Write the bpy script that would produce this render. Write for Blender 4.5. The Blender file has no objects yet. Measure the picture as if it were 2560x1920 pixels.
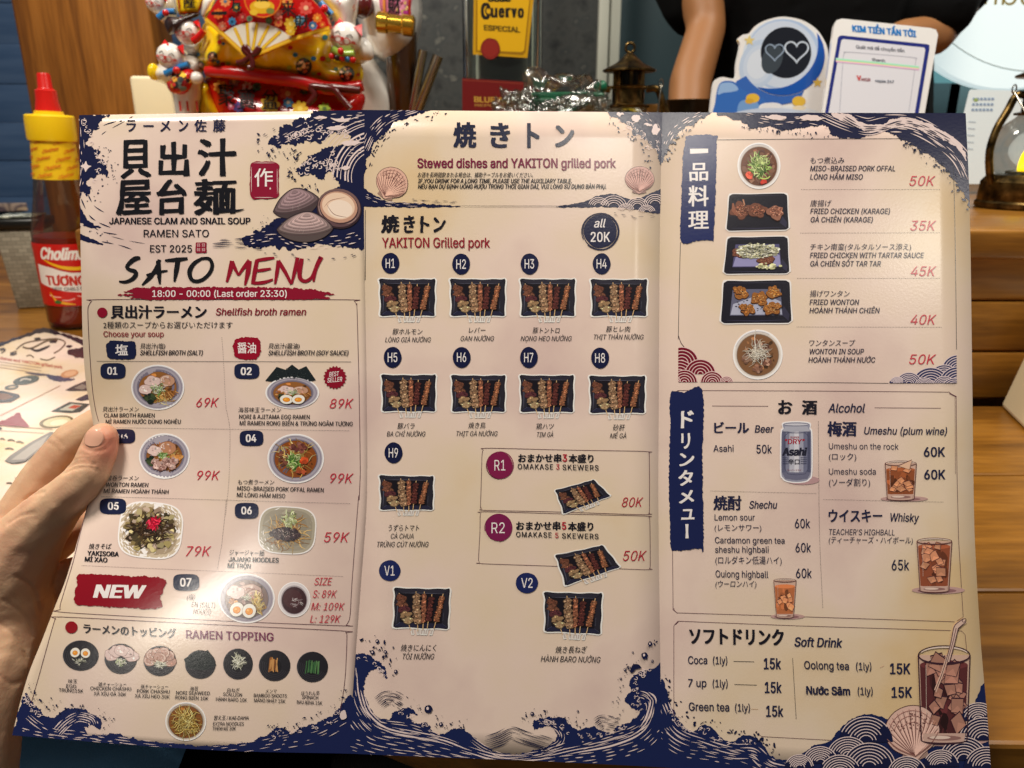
import bpy, bmesh, math, random
import numpy as np
from mathutils import Vector, Matrix, noise
from mathutils.geometry import delaunay_2d_cdt

# ---------------------------------------------------------------- scene, camera, light
scene = bpy.context.scene
COL = scene.collection
F = 1920.0                                   # focal length in photograph pixels (2560 wide)
PITCH = math.radians(18)
SP, CP = math.sin(PITCH), math.cos(PITCH)
FWD, UP = Vector((0, CP, -SP)), Vector((0, SP, CP))
cam_d = bpy.data.cameras.new('camera')
cam_d.lens = 27.0; cam_d.sensor_width = 36.0
cam_d.clip_start = 0.01; cam_d.clip_end = 50
cam_d.dof.use_dof = True; cam_d.dof.focus_distance = 0.288; cam_d.dof.aperture_fstop = 23
cam = bpy.data.objects.new('camera', cam_d); COL.objects.link(cam)
cam.rotation_euler = (math.pi/2 - PITCH, 0, 0)
scene.camera = cam
world = bpy.data.worlds.new('World'); scene.world = world; world.use_nodes = True
bg = world.node_tree.nodes['Background']
bg.inputs[0].default_value = (1.0, 0.96, 0.92, 1); bg.inputs[1].default_value = 0.13
scene.view_settings.view_transform = 'Standard'; scene.view_settings.look = 'None'
scene.view_settings.exposure = 0.0; scene.view_settings.gamma = 1.0
scene.view_settings.use_curve_mapping = False
scene.cycles.use_denoising = True
scene.cycles.max_bounces = 10; scene.cycles.transparent_max_bounces = 12
scene.cycles.caustics_reflective = False; scene.cycles.caustics_refractive = False
scene.cycles.sample_clamp_indirect = 6

def ray(px, py):
    return Vector(((px-1280)/F, 0, 0)) + FWD + UP*((960-py)/F)
def at(px, py, z):            # point on the sight line at camera depth z
    return ray(px, py)*z
def on_z(px, py, h):          # sight line meets the horizontal plane z=h
    r = ray(px, py); return r*(h/r.z)

def area(name, loc, target, size, power, col=(1, .93, .82), spread=None, sy=None):
    d = bpy.data.lights.new(name, 'AREA'); d.energy = power; d.color = col
    d.size = size
    if sy: d.shape = 'RECTANGLE'; d.size_y = sy
    if spread: d.spread = spread
    o = bpy.data.objects.new(name, d); COL.objects.link(o)
    o.location = loc
    o.rotation_euler = (Vector(target)-Vector(loc)).to_track_quat('-Z', 'Y').to_euler()
    return o

# ---------------------------------------------------------------- materials
def s2l(c):
    c = c/255.0
    return c/12.92 if c <= 0.04045 else ((c+0.055)/1.055)**2.4
def lin(c): return (s2l(c[0]), s2l(c[1]), s2l(c[2]), 1)

def mat(name, col=(128, 128, 128), rough=.5, metal=0, spec=.5, trans=0, ior=1.45, emit=None, es=0, coat=0, sss=0):
    m = bpy.data.materials.new(name); m.use_nodes = True
    b = m.node_tree.nodes['Principled BSDF']
    b.inputs['Base Color'].default_value = lin(col)
    b.inputs['Roughness'].default_value = rough
    b.inputs['Metallic'].default_value = metal
    b.inputs['Specular IOR Level'].default_value = spec
    b.inputs['Transmission Weight'].default_value = trans
    b.inputs['IOR'].default_value = ior
    b.inputs['Coat Weight'].default_value = coat
    if sss:
        b.inputs['Subsurface Weight'].default_value = sss
        b.inputs['Subsurface Radius'].default_value = (1, .35, .2)
        b.inputs['Subsurface Scale'].default_value = .004
    if emit:
        b.inputs['Emission Color'].default_value = lin(emit); b.inputs['Emission Strength'].default_value = es
    return m
def nodes(m): return m.node_tree.nodes, m.node_tree.links, m.node_tree.nodes['Principled BSDF']
def bump(m, scale, strength, dist=.001, detail=4, vec=None):
    n, l, b = nodes(m)
    t = n.new('ShaderNodeTexNoise'); t.inputs['Scale'].default_value = scale; t.inputs['Detail'].default_value = detail
    tc = n.new('ShaderNodeTexCoord')
    if vec:
        mp = n.new('ShaderNodeMapping'); mp.inputs['Scale'].default_value = vec
        l.new(tc.outputs['Object'], mp.inputs[0]); l.new(mp.outputs[0], t.inputs['Vector'])
    else: l.new(tc.outputs['Object'], t.inputs['Vector'])
    bp = n.new('ShaderNodeBump'); bp.inputs['Strength'].default_value = strength; bp.inputs['Distance'].default_value = dist
    l.new(t.outputs['Fac'], bp.inputs['Height']); l.new(bp.outputs[0], b.inputs['Normal'])
    return t, bp
def noisecol(m, stops, scale, detail=4, vec=None, dist=0.0):
    n, l, b = nodes(m)
    t = n.new('ShaderNodeTexNoise'); t.inputs['Scale'].default_value = scale; t.inputs['Detail'].default_value = detail
    t.inputs['Distortion'].default_value = dist
    tc = n.new('ShaderNodeTexCoord'); mp = n.new('ShaderNodeMapping')
    if vec: mp.inputs['Scale'].default_value = vec
    l.new(tc.outputs['Object'], mp.inputs[0]); l.new(mp.outputs[0], t.inputs['Vector'])
    r = n.new('ShaderNodeValToRGB'); cr = r.color_ramp
    while len(cr.elements) < len(stops): cr.elements.new(.5)
    for e, (p, c) in zip(cr.elements, stops): e.position = p; e.color = lin(c)
    l.new(t.outputs['Fac'], r.inputs[0]); l.new(r.outputs[0], b.inputs['Base Color'])
    return r, mp

PAPER_ROUGH = .21
m_paper = mat('coated_paper', (232, 206, 196), PAPER_ROUGH, spec=.5)
noisecol(m_paper, [(.30, (214, 186, 178)), (.43, (232, 208, 194)), (.55, (228, 206, 180)), (.68, (222, 192, 148))], 11, 7)
bump(m_paper, 1100, .07, .0002, 2)
m_ink = mat('coated_print', rough=PAPER_ROUGH, spec=.5)
bump(m_ink, 1100, .07, .0002, 2)
_n, _l, _b = nodes(m_ink)
_a = _n.new('ShaderNodeVertexColor'); _a.layer_name = 'Col'; _l.new(_a.outputs[0], _b.inputs['Base Color'])
m_paperback = mat('paper_back', (225, 205, 190), .5)

# ---------------------------------------------------------------- object helpers
def link(name, me, parent=None, mats=()):
    o = bpy.data.objects.new(name, me); COL.objects.link(o)
    for m in mats: me.materials.append(m)
    if parent: o.parent = parent
    return o
def tag(o, label=None, cat=None, group=None, kind=None):
    if label: o['label'] = label
    if cat: o['category'] = cat
    if group: o['group'] = group
    if kind: o['kind'] = kind
    return o
def empty(name, loc, label, cat, group=None, rz=0):
    o = bpy.data.objects.new(name, None); COL.objects.link(o); o.location = loc; o.rotation_euler = (0, 0, rz)
    o.empty_display_size = .01
    bpy.context.view_layer.update()
    return tag(o, label, cat, group)

def world_of(o):
    m = o.matrix_basis.copy()
    while o.parent: o = o.parent; m = o.matrix_basis @ m
    return m
# ---------------------------------------------------------------- the held menu: its real surface
def interp(tab, v):
    if v <= tab[0][0]:
        (a, x), (b, y) = tab[0], tab[1]
    elif v >= tab[-1][0]:
        (a, x), (b, y) = tab[-2], tab[-1]
    else:
        for i in range(len(tab)-1):
            if tab[i][0] <= v <= tab[i+1][0]: break
        # monotone cubic through neighbours
        (a, x), (b, y) = tab[i], tab[i+1]
        m0 = (y-x)/(b-a) if i == 0 else (y-tab[i-1][1])/(b-tab[i-1][0])
        m1 = (y-x)/(b-a) if i+2 >= len(tab) else (tab[i+2][1]-x)/(tab[i+2][0]-a)
        h = b-a; t = (v-a)/h
        return (2*t**3-3*t*t+1)*x+(t**3-2*t*t+t)*h*m0+(-2*t**3+3*t*t)*y+(t**3-t*t)*h*m1
    return x+(y-x)*(v-a)/(b-a)
E0 = [(288, 198), (600, 201), (727, 204), (853, 207), (959, 215), (1022, 226), (1080, 236), (1140, 238), (1220, 228), (1320, 203), (1453, 163), (1510, 140), (1608, 102), (1677, 74), (1750, 52), (1840, 30)]
E1 = [(275, 911), (560, 910), (800, 914), (1000, 917), (1250, 917), (1452, 903), (1654, 888), (1885, 872)]
E2 = [(281, 1656), (560, 1650), (1000, 1647), (1260, 1646), (1600, 1650), (1918, 1654)]
E3 = [(283, 2414), (511, 2424), (900, 2430), (1225, 2434), (1350, 2437), (1594, 2451), (1757, 2465), (1920, 2476), (1962, 2479)]
EDGES = [E0, E1, E2, E3]
CX = [[(198, 288), (548, 282), (911, 275)], [(911, 275), (1290, 278), (1656, 281)], [(1656, 281), (2414, 283)]]
CB = [[(30, 1838), (315, 1861), (570, 1877), (872, 1884)], [(872, 1884), (1092, 1893), (1334, 1902), (1654, 1918)], [(1654, 1918), (2479, 1962)]]
SC = 1.22
ZC = [((.2435, .2435), (.216, .229)), ((.2435, .2425), (.229, .2285)), ((.2425, .236), (.2285, .2225))]   # depth (top l,r),(bottom l,r)
class Lut:
    def __init__(s, tab, a=-60, b=2620):
        s.a = a; s.t = [interp(tab, a+i*4) for i in range((b-a)//4+2)]
    def __call__(s, v):
        u = (v-s.a)/4; i = int(u)
        i = 0 if i < 0 else min(i, len(s.t)-2)
        return s.t[i]+(s.t[i+1]-s.t[i])*(u-i)
LE, LX, LB = [Lut(e) for e in EDGES], [Lut(e) for e in CX], [Lut(e) for e in CB]
_nrm = {}
def panel_st(k, px, py):
    for _ in range(2):
        tp, bt = LX[k](px), LB[k](px)
        t = (py-tp)/(bt-tp)
        t = min(1, max(0, t))
        py = tp+t*(bt-tp)
        l, r = LE[k](py), LE[k+1](py)
        s = (px-l)/(r-l)
        s = min(1, max(0, s))
        px = l+s*(r-l)
    return s, t, px, py
def menu_depth(k, s, t):
    (a, b), (c, d) = ZC[k]
    w = (1-t)*((1-s)/a+s/b)+t*((1-s)/c+s/d)
    z = 1/w
    if k == 0:
        z += .011*math.exp(-((t-.5)/.2)**2)*max(0, 1-s/.75)**2
    return z*SC
def menu_pt(k, px, py, off=0.0):
    s, t, x, y = panel_st(k, px, py)
    p = at(x, y, menu_depth(k, s, t))
    if off:
        key = (k, int(x/8), int(y/8))
        if key in _nrm: return p+_nrm[key]*off
        d = 4.0
        def q(ax, ay):
            # unclamped neighbour inside the panel
            s2, t2, x2, y2 = panel_st(k, ax, ay); return at(x2, y2, menu_depth(k, s2, t2))
        sx = d if s < .5 else -d; sy = d if t < .5 else -d
        u = (q(x+sx, y)-p)*(1 if sx > 0 else -1); v = (q(x, y+sy)-p)*(1 if sy > 0 else -1)
        n = v.cross(u).normalized()
        if n.dot(p) > 0: n = -n
        _nrm[key] = n
        p = p+n*off
    return p

# ---------------------------------------------------------------- printing: flat coloured shapes laid on a surface
_glyph = {}
try:        # the sans that ships inside Blender; the built-in face otherwise
    import os
    _f = os.path.join(bpy.utils.system_resource('DATAFILES', path='fonts'), 'Inter.woff2')
    SANS = bpy.data.fonts.load(_f) if os.path.exists(_f) else None
except Exception: SANS = None
CAPH = .685
def glyphs(body, bold=0.0, sp=1.0):
    if bold < .003: bold = 0.0
    key = (body, bold, sp)
    if key in _glyph: return _glyph[key]
    if bold:      # heavier weight: the same outline stamped a little to each side
        vs, fs = glyphs(body, 0.0, sp); V, T = [], []
        st = [(a*bold, c*bold*.45) for a in (-1, 1) for c in (-1, 1)]
        if bold > .03: st += [(a*bold*1.05, 0) for a in (-1, 1)]+[(0, 0)]
        for k, (dx, dy) in enumerate(st):
            b = len(V); V += [(x+dx, y+dy, k) for x, y, *_ in vs]; T += [tuple(b+i for i in f) for f in fs]
        _glyph[key] = (V, T)
        return _glyph[key]
    c = bpy.data.curves.new('t', 'FONT'); c.body = body; c.size = 1; c.resolution_u = 3; c.fill_mode = 'NONE'
    c.space_character = sp
    if SANS and not is_cjk(body): c.font = SANS
    o = bpy.data.objects.new('t', c); COL.objects.link(o)
    dg = bpy.context.evaluated_depsgraph_get()
    me = bpy.data.meshes.new_from_object(o.evaluated_get(dg))
    V = [(v.co.x, v.co.y) for v in me.vertices]; nx = {}
    for e in me.edges: nx.setdefault(e.vertices[0], []).append(e.vertices[1]); nx.setdefault(e.vertices[1], []).append(e.vertices[0])
    bpy.data.objects.remove(o); bpy.data.curves.remove(c); bpy.data.meshes.remove(me)
    loops, seen = [], set()
    for i in sorted(nx):                     # outlines as ordered loops
        if i in seen: continue
        lp = [i]; seen.add(i); cur = i; step = None
        nb = [j for j in nx[i] if j not in seen]
        if nb: cur = i+1 if i+1 in nb else nb[0]
        while cur not in seen:
            lp.append(cur); seen.add(cur); n_ = [j for j in nx[cur] if j not in seen]
            if not n_: break
            cur = n_[0]
        if len(lp) > 2: loops.append([V[j] for j in lp])
    loops.sort(key=lambda l: min(p[0] for p in l))
    groups, right = [], -1e9
    for l in loops:                          # outlines that overlap sideways belong to one character
        if groups and min(p[0] for p in l) < right-1e-4: groups[-1].append(l); right = max(right, max(p[0] for p in l))
        else: groups.append([l]); right = max(p[0] for p in l)
    vs, fs = [], []
    for g in groups:
        flat, ed, seg = [], [], []
        for l in g:
            b = len(flat); n = len(l); flat += l; ed += [(b+i, b+(i+1) % n) for i in range(n)]; seg += [(*l[i], *l[(i+1) % n]) for i in range(n)]
        P, _, T, _, _, _ = delaunay_2d_cdt([Vector(p) for p in flat], ed, [], 0, 1e-6)
        S = np.array(seg); x0, y0, x1, y1 = S.T
        ix = {}
        for t in T:
            cx = sum(P[i].x for i in t)/3; cy = sum(P[i].y for i in t)/3
            up = (y0 <= cy) & (y1 > cy); dn = (y1 <= cy) & (y0 > cy); hit = up | dn
            if not hit.any(): continue
            xx = x0[hit]+(cy-y0[hit])/(y1[hit]-y0[hit])*(x1[hit]-x0[hit])
            w = int((up[hit] & (xx > cx)).sum())-int((dn[hit] & (xx > cx)).sum())
            if w:
                q = []
                for i in t:
                    if i not in ix: ix[i] = len(vs); vs.append((P[i].x, P[i].y))
                    q.append(ix[i])
                fs.append(tuple(q))
    _glyph[key] = (vs, fs)
    return vs, fs
def _cap():
    global CAPH
    vs, fs = glyphs('H'); CAPH = max(v[1] for v in vs)
def is_cjk(s): return any(ord(ch) > 0x2E80 for ch in s)

_cap()
def cat_rom(pts, closed=False, step=6.0):
    n = len(pts); out = []
    for i in range(n if closed else n-1):
        g = lambda j: pts[j % n] if closed else pts[min(max(j, 0), n-1)]
        p0, p1, p2, p3 = g(i-1), g(i), g(i+1), g(i+2)
        L = math.hypot(p2[0]-p1[0], p2[1]-p1[1]); k = max(1, int(L/step))
        for j in range(k):
            t = j/k; t2 = t*t; t3 = t2*t
            out.append(tuple(.5*(2*p1[a]+(p2[a]-p0[a])*t+(2*p0[a]-5*p1[a]+4*p2[a]-p3[a])*t2+(3*p1[a]-p0[a]-3*p2[a]+p3[a])*t3) for a in (0, 1)))
    if not closed: out.append(tuple(pts[-1][:2]))
    return out
def rough(pts, amp, seed=0, step=4.0, fine=.35, freq=.03):
    d = cat_rom(pts, True, step); n = len(d); out = []
    for i in range(n):
        a, b = d[i-1], d[(i+1) % n]
        tx, ty = b[0]-a[0], b[1]-a[1]; L = math.hypot(tx, ty) or 1
        x, y = d[i]
        v = noise.noise(Vector((x*freq, y*freq, seed*7.3)))*1.1+fine*noise.noise(Vector((x*freq*4, y*freq*4, seed*3.1)))
        v2 = noise.noise(Vector((x*freq*2, y*freq*2, seed*5.7+50)))
        out.append((x+(-ty/L*v+tx/L*v2*.6)*amp, y+(tx/L*v+ty/L*v2*.6)*amp))
    return out

class Print:
    """collects flat inked shapes, then lays them on a surface as one mesh"""
    def __init__(s, fn=None, maxe=26.0):
        s.v = []; s.f = []; s.c = []; s.z = 0; s.fn = fn or (lambda x, y: (x, y)); s.maxe = maxe
    def sub(s, fn):
        base = s.fn; q = Print.__new__(Print); q.__dict__ = s.__dict__.copy(); q.fn = lambda x, y: base(*fn(x, y)); q.root = getattr(s, 'root', s)
        return q
    def _z(s):
        r = getattr(s, 'root', s); r.z += 1; return r.z
    def tris(s, pts, tr, col, z=None):
        z = s._z() if z is None else z
        b = len(s.v); s.v.extend((p[0], p[1], z+(p[2]*.7 if len(p) > 2 else 0)) for p in pts)
        for t in tr: s.f.append(tuple(b+i for i in t)); s.c.append(col)
        return z
    def poly(s, pts, col, holes=(), z=None):
        P = [s.fn(*p) for p in pts]
        loops = [[Vector((x, y, 0)) for x, y in P]]+[[Vector((*s.fn(*p), 0)) for p in h] for h in holes]
        flat = [(v.x, v.y) for lp in loops for v in lp]
        fs = []; b = 0
        for lp in loops: fs.append(list(range(b, b+len(lp)))); b += len(lp)
        vs, _, tr, _, _, _ = delaunay_2d_cdt([Vector(v) for v in flat], [], fs, 1, 1e-4)
        return s.tris([(v.x, v.y) for v in vs], tr, col, z)
    def ell(s, cx, cy, rx, ry, col, rot=0, n=28, a0=0, a1=360, wob=0, seed=0, z=None):
        c, q = math.cos(math.radians(rot)), math.sin(math.radians(rot)); pts = []
        full = a1-a0 >= 360
        for i in range(n if full else n+1):
            a = math.radians(a0+(a1-a0)*i/n)
            k = 1+wob*noise.noise(Vector((math.cos(a)*1.7+seed*3.7, math.sin(a)*1.7, seed*1.3)))
            x, y = rx*k*math.cos(a), ry*k*math.sin(a)
            pts.append(s.fn(cx+x*c-y*q, cy+x*q+y*c))
        m = s.fn(cx, cy)
        if full: return s.tris(pts+[m], [(i, (i+1) % n, n) for i in range(n)], col, z)
        return s.tris(pts+[m], [(i, i+1, n+1) for i in range(n)], col, z)
    def ring(s, cx, cy, rx, ry, w, col, a0=0, a1=360, n=36, rot=0, z=None):
        c, q = math.cos(math.radians(rot)), math.sin(math.radians(rot)); pts = []
        for i in range(n+1):
            a = math.radians(a0+(a1-a0)*i/n)
            for k in (w, 0):
                x, y = (rx-k)*math.cos(a), (ry-k)*math.sin(a)
                pts.append(s.fn(cx+x*c-y*q, cy+x*q+y*c))
        return s.tris(pts, [t for i in range(n) for t in ((2*i, 2*i+1, 2*i+3), (2*i, 2*i+3, 2*i+2))], col, z)
    def stroke(s, pts, w, col, taper=0, smooth=True, closed=False, step=8, z=None):
        """w: width, or a list of widths along the stroke; taper 1 = pointed at both ends"""
        d = cat_rom(pts, closed, step) if smooth else list(pts)
        if closed: d = d+d[:1]
        n = len(d); out = []
        for i in range(n):
            a, b = d[max(i-1, 0)], d[min(i+1, n-1)]
            if closed and i in (0, n-1): a, b = d[n-2], d[1]
            tx, ty = b[0]-a[0], b[1]-a[1]; L = math.hypot(tx, ty) or 1
            u = i/(n-1) if n > 1 else 0
            ww = w if not isinstance(w, (list, tuple)) else w[min(int(u*(len(w)-1)), len(w)-2)]*(1-(u*(len(w)-1)-min(int(u*(len(w)-1)), len(w)-2)))+w[min(int(u*(len(w)-1)), len(w)-2)+1]*(u*(len(w)-1)-min(int(u*(len(w)-1)), len(w)-2))
            if taper: ww *= max(.12, 1-taper*abs(2*u-1)**2)
            out.append(s.fn(d[i][0]-ty/L*ww/2, d[i][1]+tx/L*ww/2)); out.append(s.fn(d[i][0]+ty/L*ww/2, d[i][1]-tx/L*ww/2))
        return s.tris(out, [t for i in range(n-1) for t in ((2*i, 2*i+1, 2*i+3), (2*i, 2*i+3, 2*i+2))], col, z)
    def dots(s, a, b, gap, r, col, n=None):
        L = math.hypot(b[0]-a[0], b[1]-a[1]); k = int(L/gap); z = s._z()
        for i in range(k):
            u = i/k; x, y = a[0]+(b[0]-a[0])*u, a[1]+(b[1]-a[1])*u
            p = [s.fn(x-r, y-r*.6), s.fn(x+r, y-r*.6), s.fn(x+r, y+r*.6), s.fn(x-r, y+r*.6)]
            s.tris(p, [(0, 1, 2), (0, 2, 3)], col, z)
    def text(s, body, x0, x1, yb, h, col, y1=None, bold=0.0, it=0.0, sp=1.0):
        """Latin: h is the capital height above the base line. CJK: h is the glyph height above yb"""
        if y1 is None: y1 = yb
        if is_cjk(body) and h < 50 and bold < .03: bold *= .4
        vs, fs = glyphs(body, bold, sp)
        if not vs: return
        if is_cjk(body): b0, b1 = -.085, .84
        else: b0, b1 = 0, CAPH
        xs = [v[0]-0 for v in vs]; xa, xb = min(xs), max(xs)
        sy = h/(b1-b0); kx = (x1-x0)/(xb-xa); dy = (y1-yb)/(x1-x0)
        out = []
        for x, y, *q in vs:
            Y = (y-b0)*sy; X = (x-xa)*kx
            px = x0+X+it*(Y-h*.5)-dy*Y; py = yb+X*dy-Y
            out.append((*s.fn(px, py), *q))
        s.tris(out, fs, col); s._z(); s._z(); s._z(); s._z()
    def spaced(s, body, boxes, col, bold=.03, it=0, jit=0, seed=1):
        rnd = random.Random(seed)
        for ch, (x0, y0, x1, y1) in zip(body, boxes):
            vs, fs = glyphs(ch, bold)
            xs = [v[0] for v in vs]; ys = [v[1] for v in vs]
            xa, xb, ya, yb = min(xs), max(xs), min(ys), max(ys)
            out = []
            for x, y, *q in vs:
                u = (x-xa)/(xb-xa or 1); v = (y-ya)/(yb-ya or 1)
                X = x0+u*(x1-x0); Y = y1-v*(y1-y0)
                if jit: X += jit*noise.noise(Vector((X*.04, Y*.04, seed))); Y += jit*noise.noise(Vector((X*.04, Y*.04, seed+9)))-jit*.8*(u-.5)
                out.append((*s.fn(X+it*(y1-Y), Y), *q))
            s.tris(out, fs, col); s._z(); s._z(); s._z(); s._z()
    def rrect(s, x0, y0, x1, y1, r, col, wob=0, seed=0, n=6, z=None):
        pts = []
        for cx, cy, a in ((x1-r, y0+r, -90), (x1-r, y1-r, 0), (x0+r, y1-r, 90), (x0+r, y0+r, 180)):
            for i in range(n+1):
                b = math.radians(a+90*i/n); pts.append((cx+r*math.cos(b), cy+r*math.sin(b)))
        if wob: pts = rough(pts, wob, seed)
        return s.poly(pts, col, z=z)
    def build(s, name, surf, parent, mats=None, base=.00006, dz=.0000025, label=None):
        s = getattr(s, 'root', s)
        V, T, C, W = list(s.v), [], [], s.maxe
        for f, c in zip(s.f, s.c):
            for i in range(1, len(f)-1): T.append((f[0], f[i], f[i+1])); C.append(c)
        for _ in range(7):                       # split long edges so that the print follows the paper
            mid = {}; T2 = []; C2 = []; any_ = False
            def m(a, b):
                k = (a, b) if a < b else (b, a)
                if k not in mid:
                    mid[k] = len(V); V.append(((V[a][0]+V[b][0])/2, (V[a][1]+V[b][1])/2, V[a][2]))
                return mid[k]
            for t, c in zip(T, C):
                a, b, d = t
                la = math.hypot(V[a][0]-V[b][0], V[a][1]-V[b][1]) > W
                lb = math.hypot(V[b][0]-V[d][0], V[b][1]-V[d][1]) > W
                lc = math.hypot(V[d][0]-V[a][0], V[d][1]-V[a][1]) > W
                k = la+lb+lc
                if not k: T2.append(t); C2.append(c); continue
                any_ = True
                if k == 3:
                    x, y, w = m(a, b), m(b, d), m(d, a); n = [(a, x, w), (x, b, y), (w, y, d), (x, y, w)]
                else:
                    while not (la and (k == 1 or lb)): a, b, d, la, lb, lc = b, d, a, lb, lc, la
                    x = m(a, b)
                    if k == 1: n = [(a, x, d), (x, b, d)]
                    else:
                        y = m(b, d); n = [(x, b, y), (a, x, y), (a, y, d)]
                T2 += n; C2 += [c]*len(n)
            T, C = T2, C2
            if not any_: break
        inv = world_of(parent).inverted() if parent else Matrix()
        dz = min(dz, .0003/max(1, s.z)) if base < .0002 and dz < .000003 else dz
        pts = [surf(x, y, base+z*dz) for x, y, z in V]
        # orient every face towards the viewer side of the surface
        o0 = [surf(*V[t[0]][:2], base+.001)-surf(*V[t[0]][:2], base) for t in T[:1]]
        me = bpy.data.meshes.new(name)
        out = []
        for t in T:
            a, b, d = t
            cr = (V[b][0]-V[a][0])*(V[d][1]-V[a][1])-(V[b][1]-V[a][1])*(V[d][0]-V[a][0])
            out.append((a, b, d) if cr < 0 else (a, d, b))
        me.from_pydata([inv @ p for p in pts], [], out)
        at_ = me.attributes.new('Col', 'FLOAT_COLOR', 'CORNER')
        cache = {}
        buf = []
        for c in C:
            if c not in cache: cache[c] = lin(c)
            buf.extend(cache[c]*3)
        at_.data.foreach_set('color', buf)
        o = link(name, me, parent, mats or [m_ink])
        if label: o['label'] = label
        return o
# ---------------------------------------------------------------- menu paper
menu = empty('menu', at(1280, 1880, .28), 'large pink trifold ramen menu held open in front of the counter', 'menu')
panels = []
for k in range(3):
    NX, NY = (44, 64) if k == 0 else (10, 24)
    vs, fs = [], []
    for j in range(NY+1):
        for i in range(NX+1):
            s, t = i/NX, j/NY
            x = CX[k][0][0]*(1-t)*(1-s)+CX[k][-1][0]*(1-t)*s+CB[k][0][0]*t*(1-s)+CB[k][-1][0]*t*s
            for _ in range(6):
                y = interp(CX[k], x)*(1-t)+interp(CB[k], x)*t
                x = interp(EDGES[k], y)*(1-s)+interp(EDGES[k+1], y)*s
            vs.append(at(x, y, menu_depth(k, s, t)))
    n = len(vs)
    W = NX+1
    nb = [p+p.normalized()*.0003 for p in vs]
    vs += nb
    for j in range(NY):
        for i in range(NX):
            a = j*W+i; fs.append((a, a+W, a+W+1, a+1)); fs.append((n+a, n+a+1, n+a+W+1, n+a+W))
    rim = [i for i in range(W)]+[j*W+NX for j in range(1, NY+1)]+[NY*W+i for i in range(NX-1, -1, -1)]+[j*W for j in range(NY-1, 0, -1)]
    for a, b in zip(rim, rim[1:]+rim[:1]): fs.append((a, b, n+b, n+a))
    me = bpy.data.meshes.new('panel'); inv = menu.matrix_world.inverted()
    me.from_pydata([inv @ p for p in vs], [], fs)
    o = link('panel', me, menu, [m_paper]); me.shade_smooth()
    o['label'] = ['left panel with ramen dishes, curled at its held edge', 'middle panel with grilled skewers', 'right panel with side dishes and drinks'][k]
    panels.append(o)
bpy.context.view_layer.update()

def tilefn(x0, y0, s): return lambda x, y: (x0+x/s, y0+y/s)
TA, TB, TC, TD = tilefn(0, 0, 2.37), tilefn(800, 0, 2.37), tilefn(1660, 0, 2.37), tilefn(0, 600, 2.37)
TE, TF = tilefn(0, 1250, 2.458), tilefn(850, 1250, 2.4765)
TG, TH, TI, TJ = tilefn(1660, 900, 2.458), tilefn(1660, 1350, 2.458), tilefn(850, 560, 2.37), tilefn(1660, 300, 2.37)
def surf_of(k): return lambda x, y, off: menu_pt(k, x, y, off)
def put(pr, name, k, layer=0, label=None):
    return pr.build(name, surf_of(k), panels[k], base=.00005+layer*.00004, label=label)

NAVY, INK, RED, PRICE, PALE, WHITE = (20, 25, 62), (24, 22, 34), (132, 14, 40), (196, 44, 66), (232, 210, 206), (240, 232, 230)
NAVY2, NAVYB = (30, 32, 66), (21, 33, 80); LINE = (96, 52, 66); PURP = (128, 34, 78)  # NAVYB: bluer ink tone with some bluish glare mixed in
R = random.Random(5)

def specks(p, cx, cy, rx, ry, n, col, r0=2, r1=7, seed=1, bias=None):
    rnd = random.Random(seed); z = p._z()
    for _ in range(n):
        x, y = cx+rx*rnd.uniform(-1, 1), cy+ry*rnd.uniform(-1, 1)
        r = rnd.uniform(r0, r1)*rnd.uniform(.5, 1)
        p.ell(x, y, r*rnd.uniform(.8, 2), r, col, rnd.uniform(0, 180), n=8, z=z)
def along_specks(p, pts, n, spread, col, r0=2, r1=6, seed=1):
    rnd = random.Random(seed); d = cat_rom(pts, False, 6); z = p._z()
    for _ in range(n):
        x, y = rnd.choice(d); r = rnd.uniform(r0, r1)*rnd.uniform(.4, 1)
        p.ell(x+rnd.gauss(0, spread), y+rnd.gauss(0, spread), r*rnd.uniform(1, 2.4), r, col, rnd.uniform(0, 180), n=8, z=z)
def flow(p, pts, offs, w, col, seed=1, dash=(.08, .3), gap=(.02, .08), jit=3):
    """carved lines running beside a guide curve"""
    rnd = random.Random(seed); d = cat_rom(pts, False, 5); n = len(d)
    for o in offs:
        i = int(rnd.uniform(0, .06)*n)
        while i < n-3:
            L = max(4, int(n*rnd.uniform(*dash))); seg = []
            jj = rnd.uniform(-jit, jit)
            for j in range(i, min(i+L, n-1), 2):
                a, b = d[max(j-1, 0)], d[min(j+1, n-1)]
                tx, ty = b[0]-a[0], b[1]-a[1]; l = math.hypot(tx, ty) or 1
                k = o+jj
                seg.append((d[j][0]-ty/l*k, d[j][1]+tx/l*k))
            if len(seg) > 2: p.stroke(seg, w*rnd.uniform(.6, 1.3), col, taper=.95, step=6)
            i += L+int(n*rnd.uniform(*gap))
def foam(p, pts, n, r0, r1, col, seed=1, spread=8):
    rnd = random.Random(seed); d = cat_rom(pts, False, 6)
    for _ in range(n):
        x, y = rnd.choice(d); r = rnd.uniform(r0, r1); a = rnd.uniform(0, 360)
        p.ring(x+rnd.gauss(0, spread), y+rnd.gauss(0, spread), r, r*rnd.uniform(.7, 1), r*.35, col, a, a+rnd.uniform(150, 280), n=9)

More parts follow.
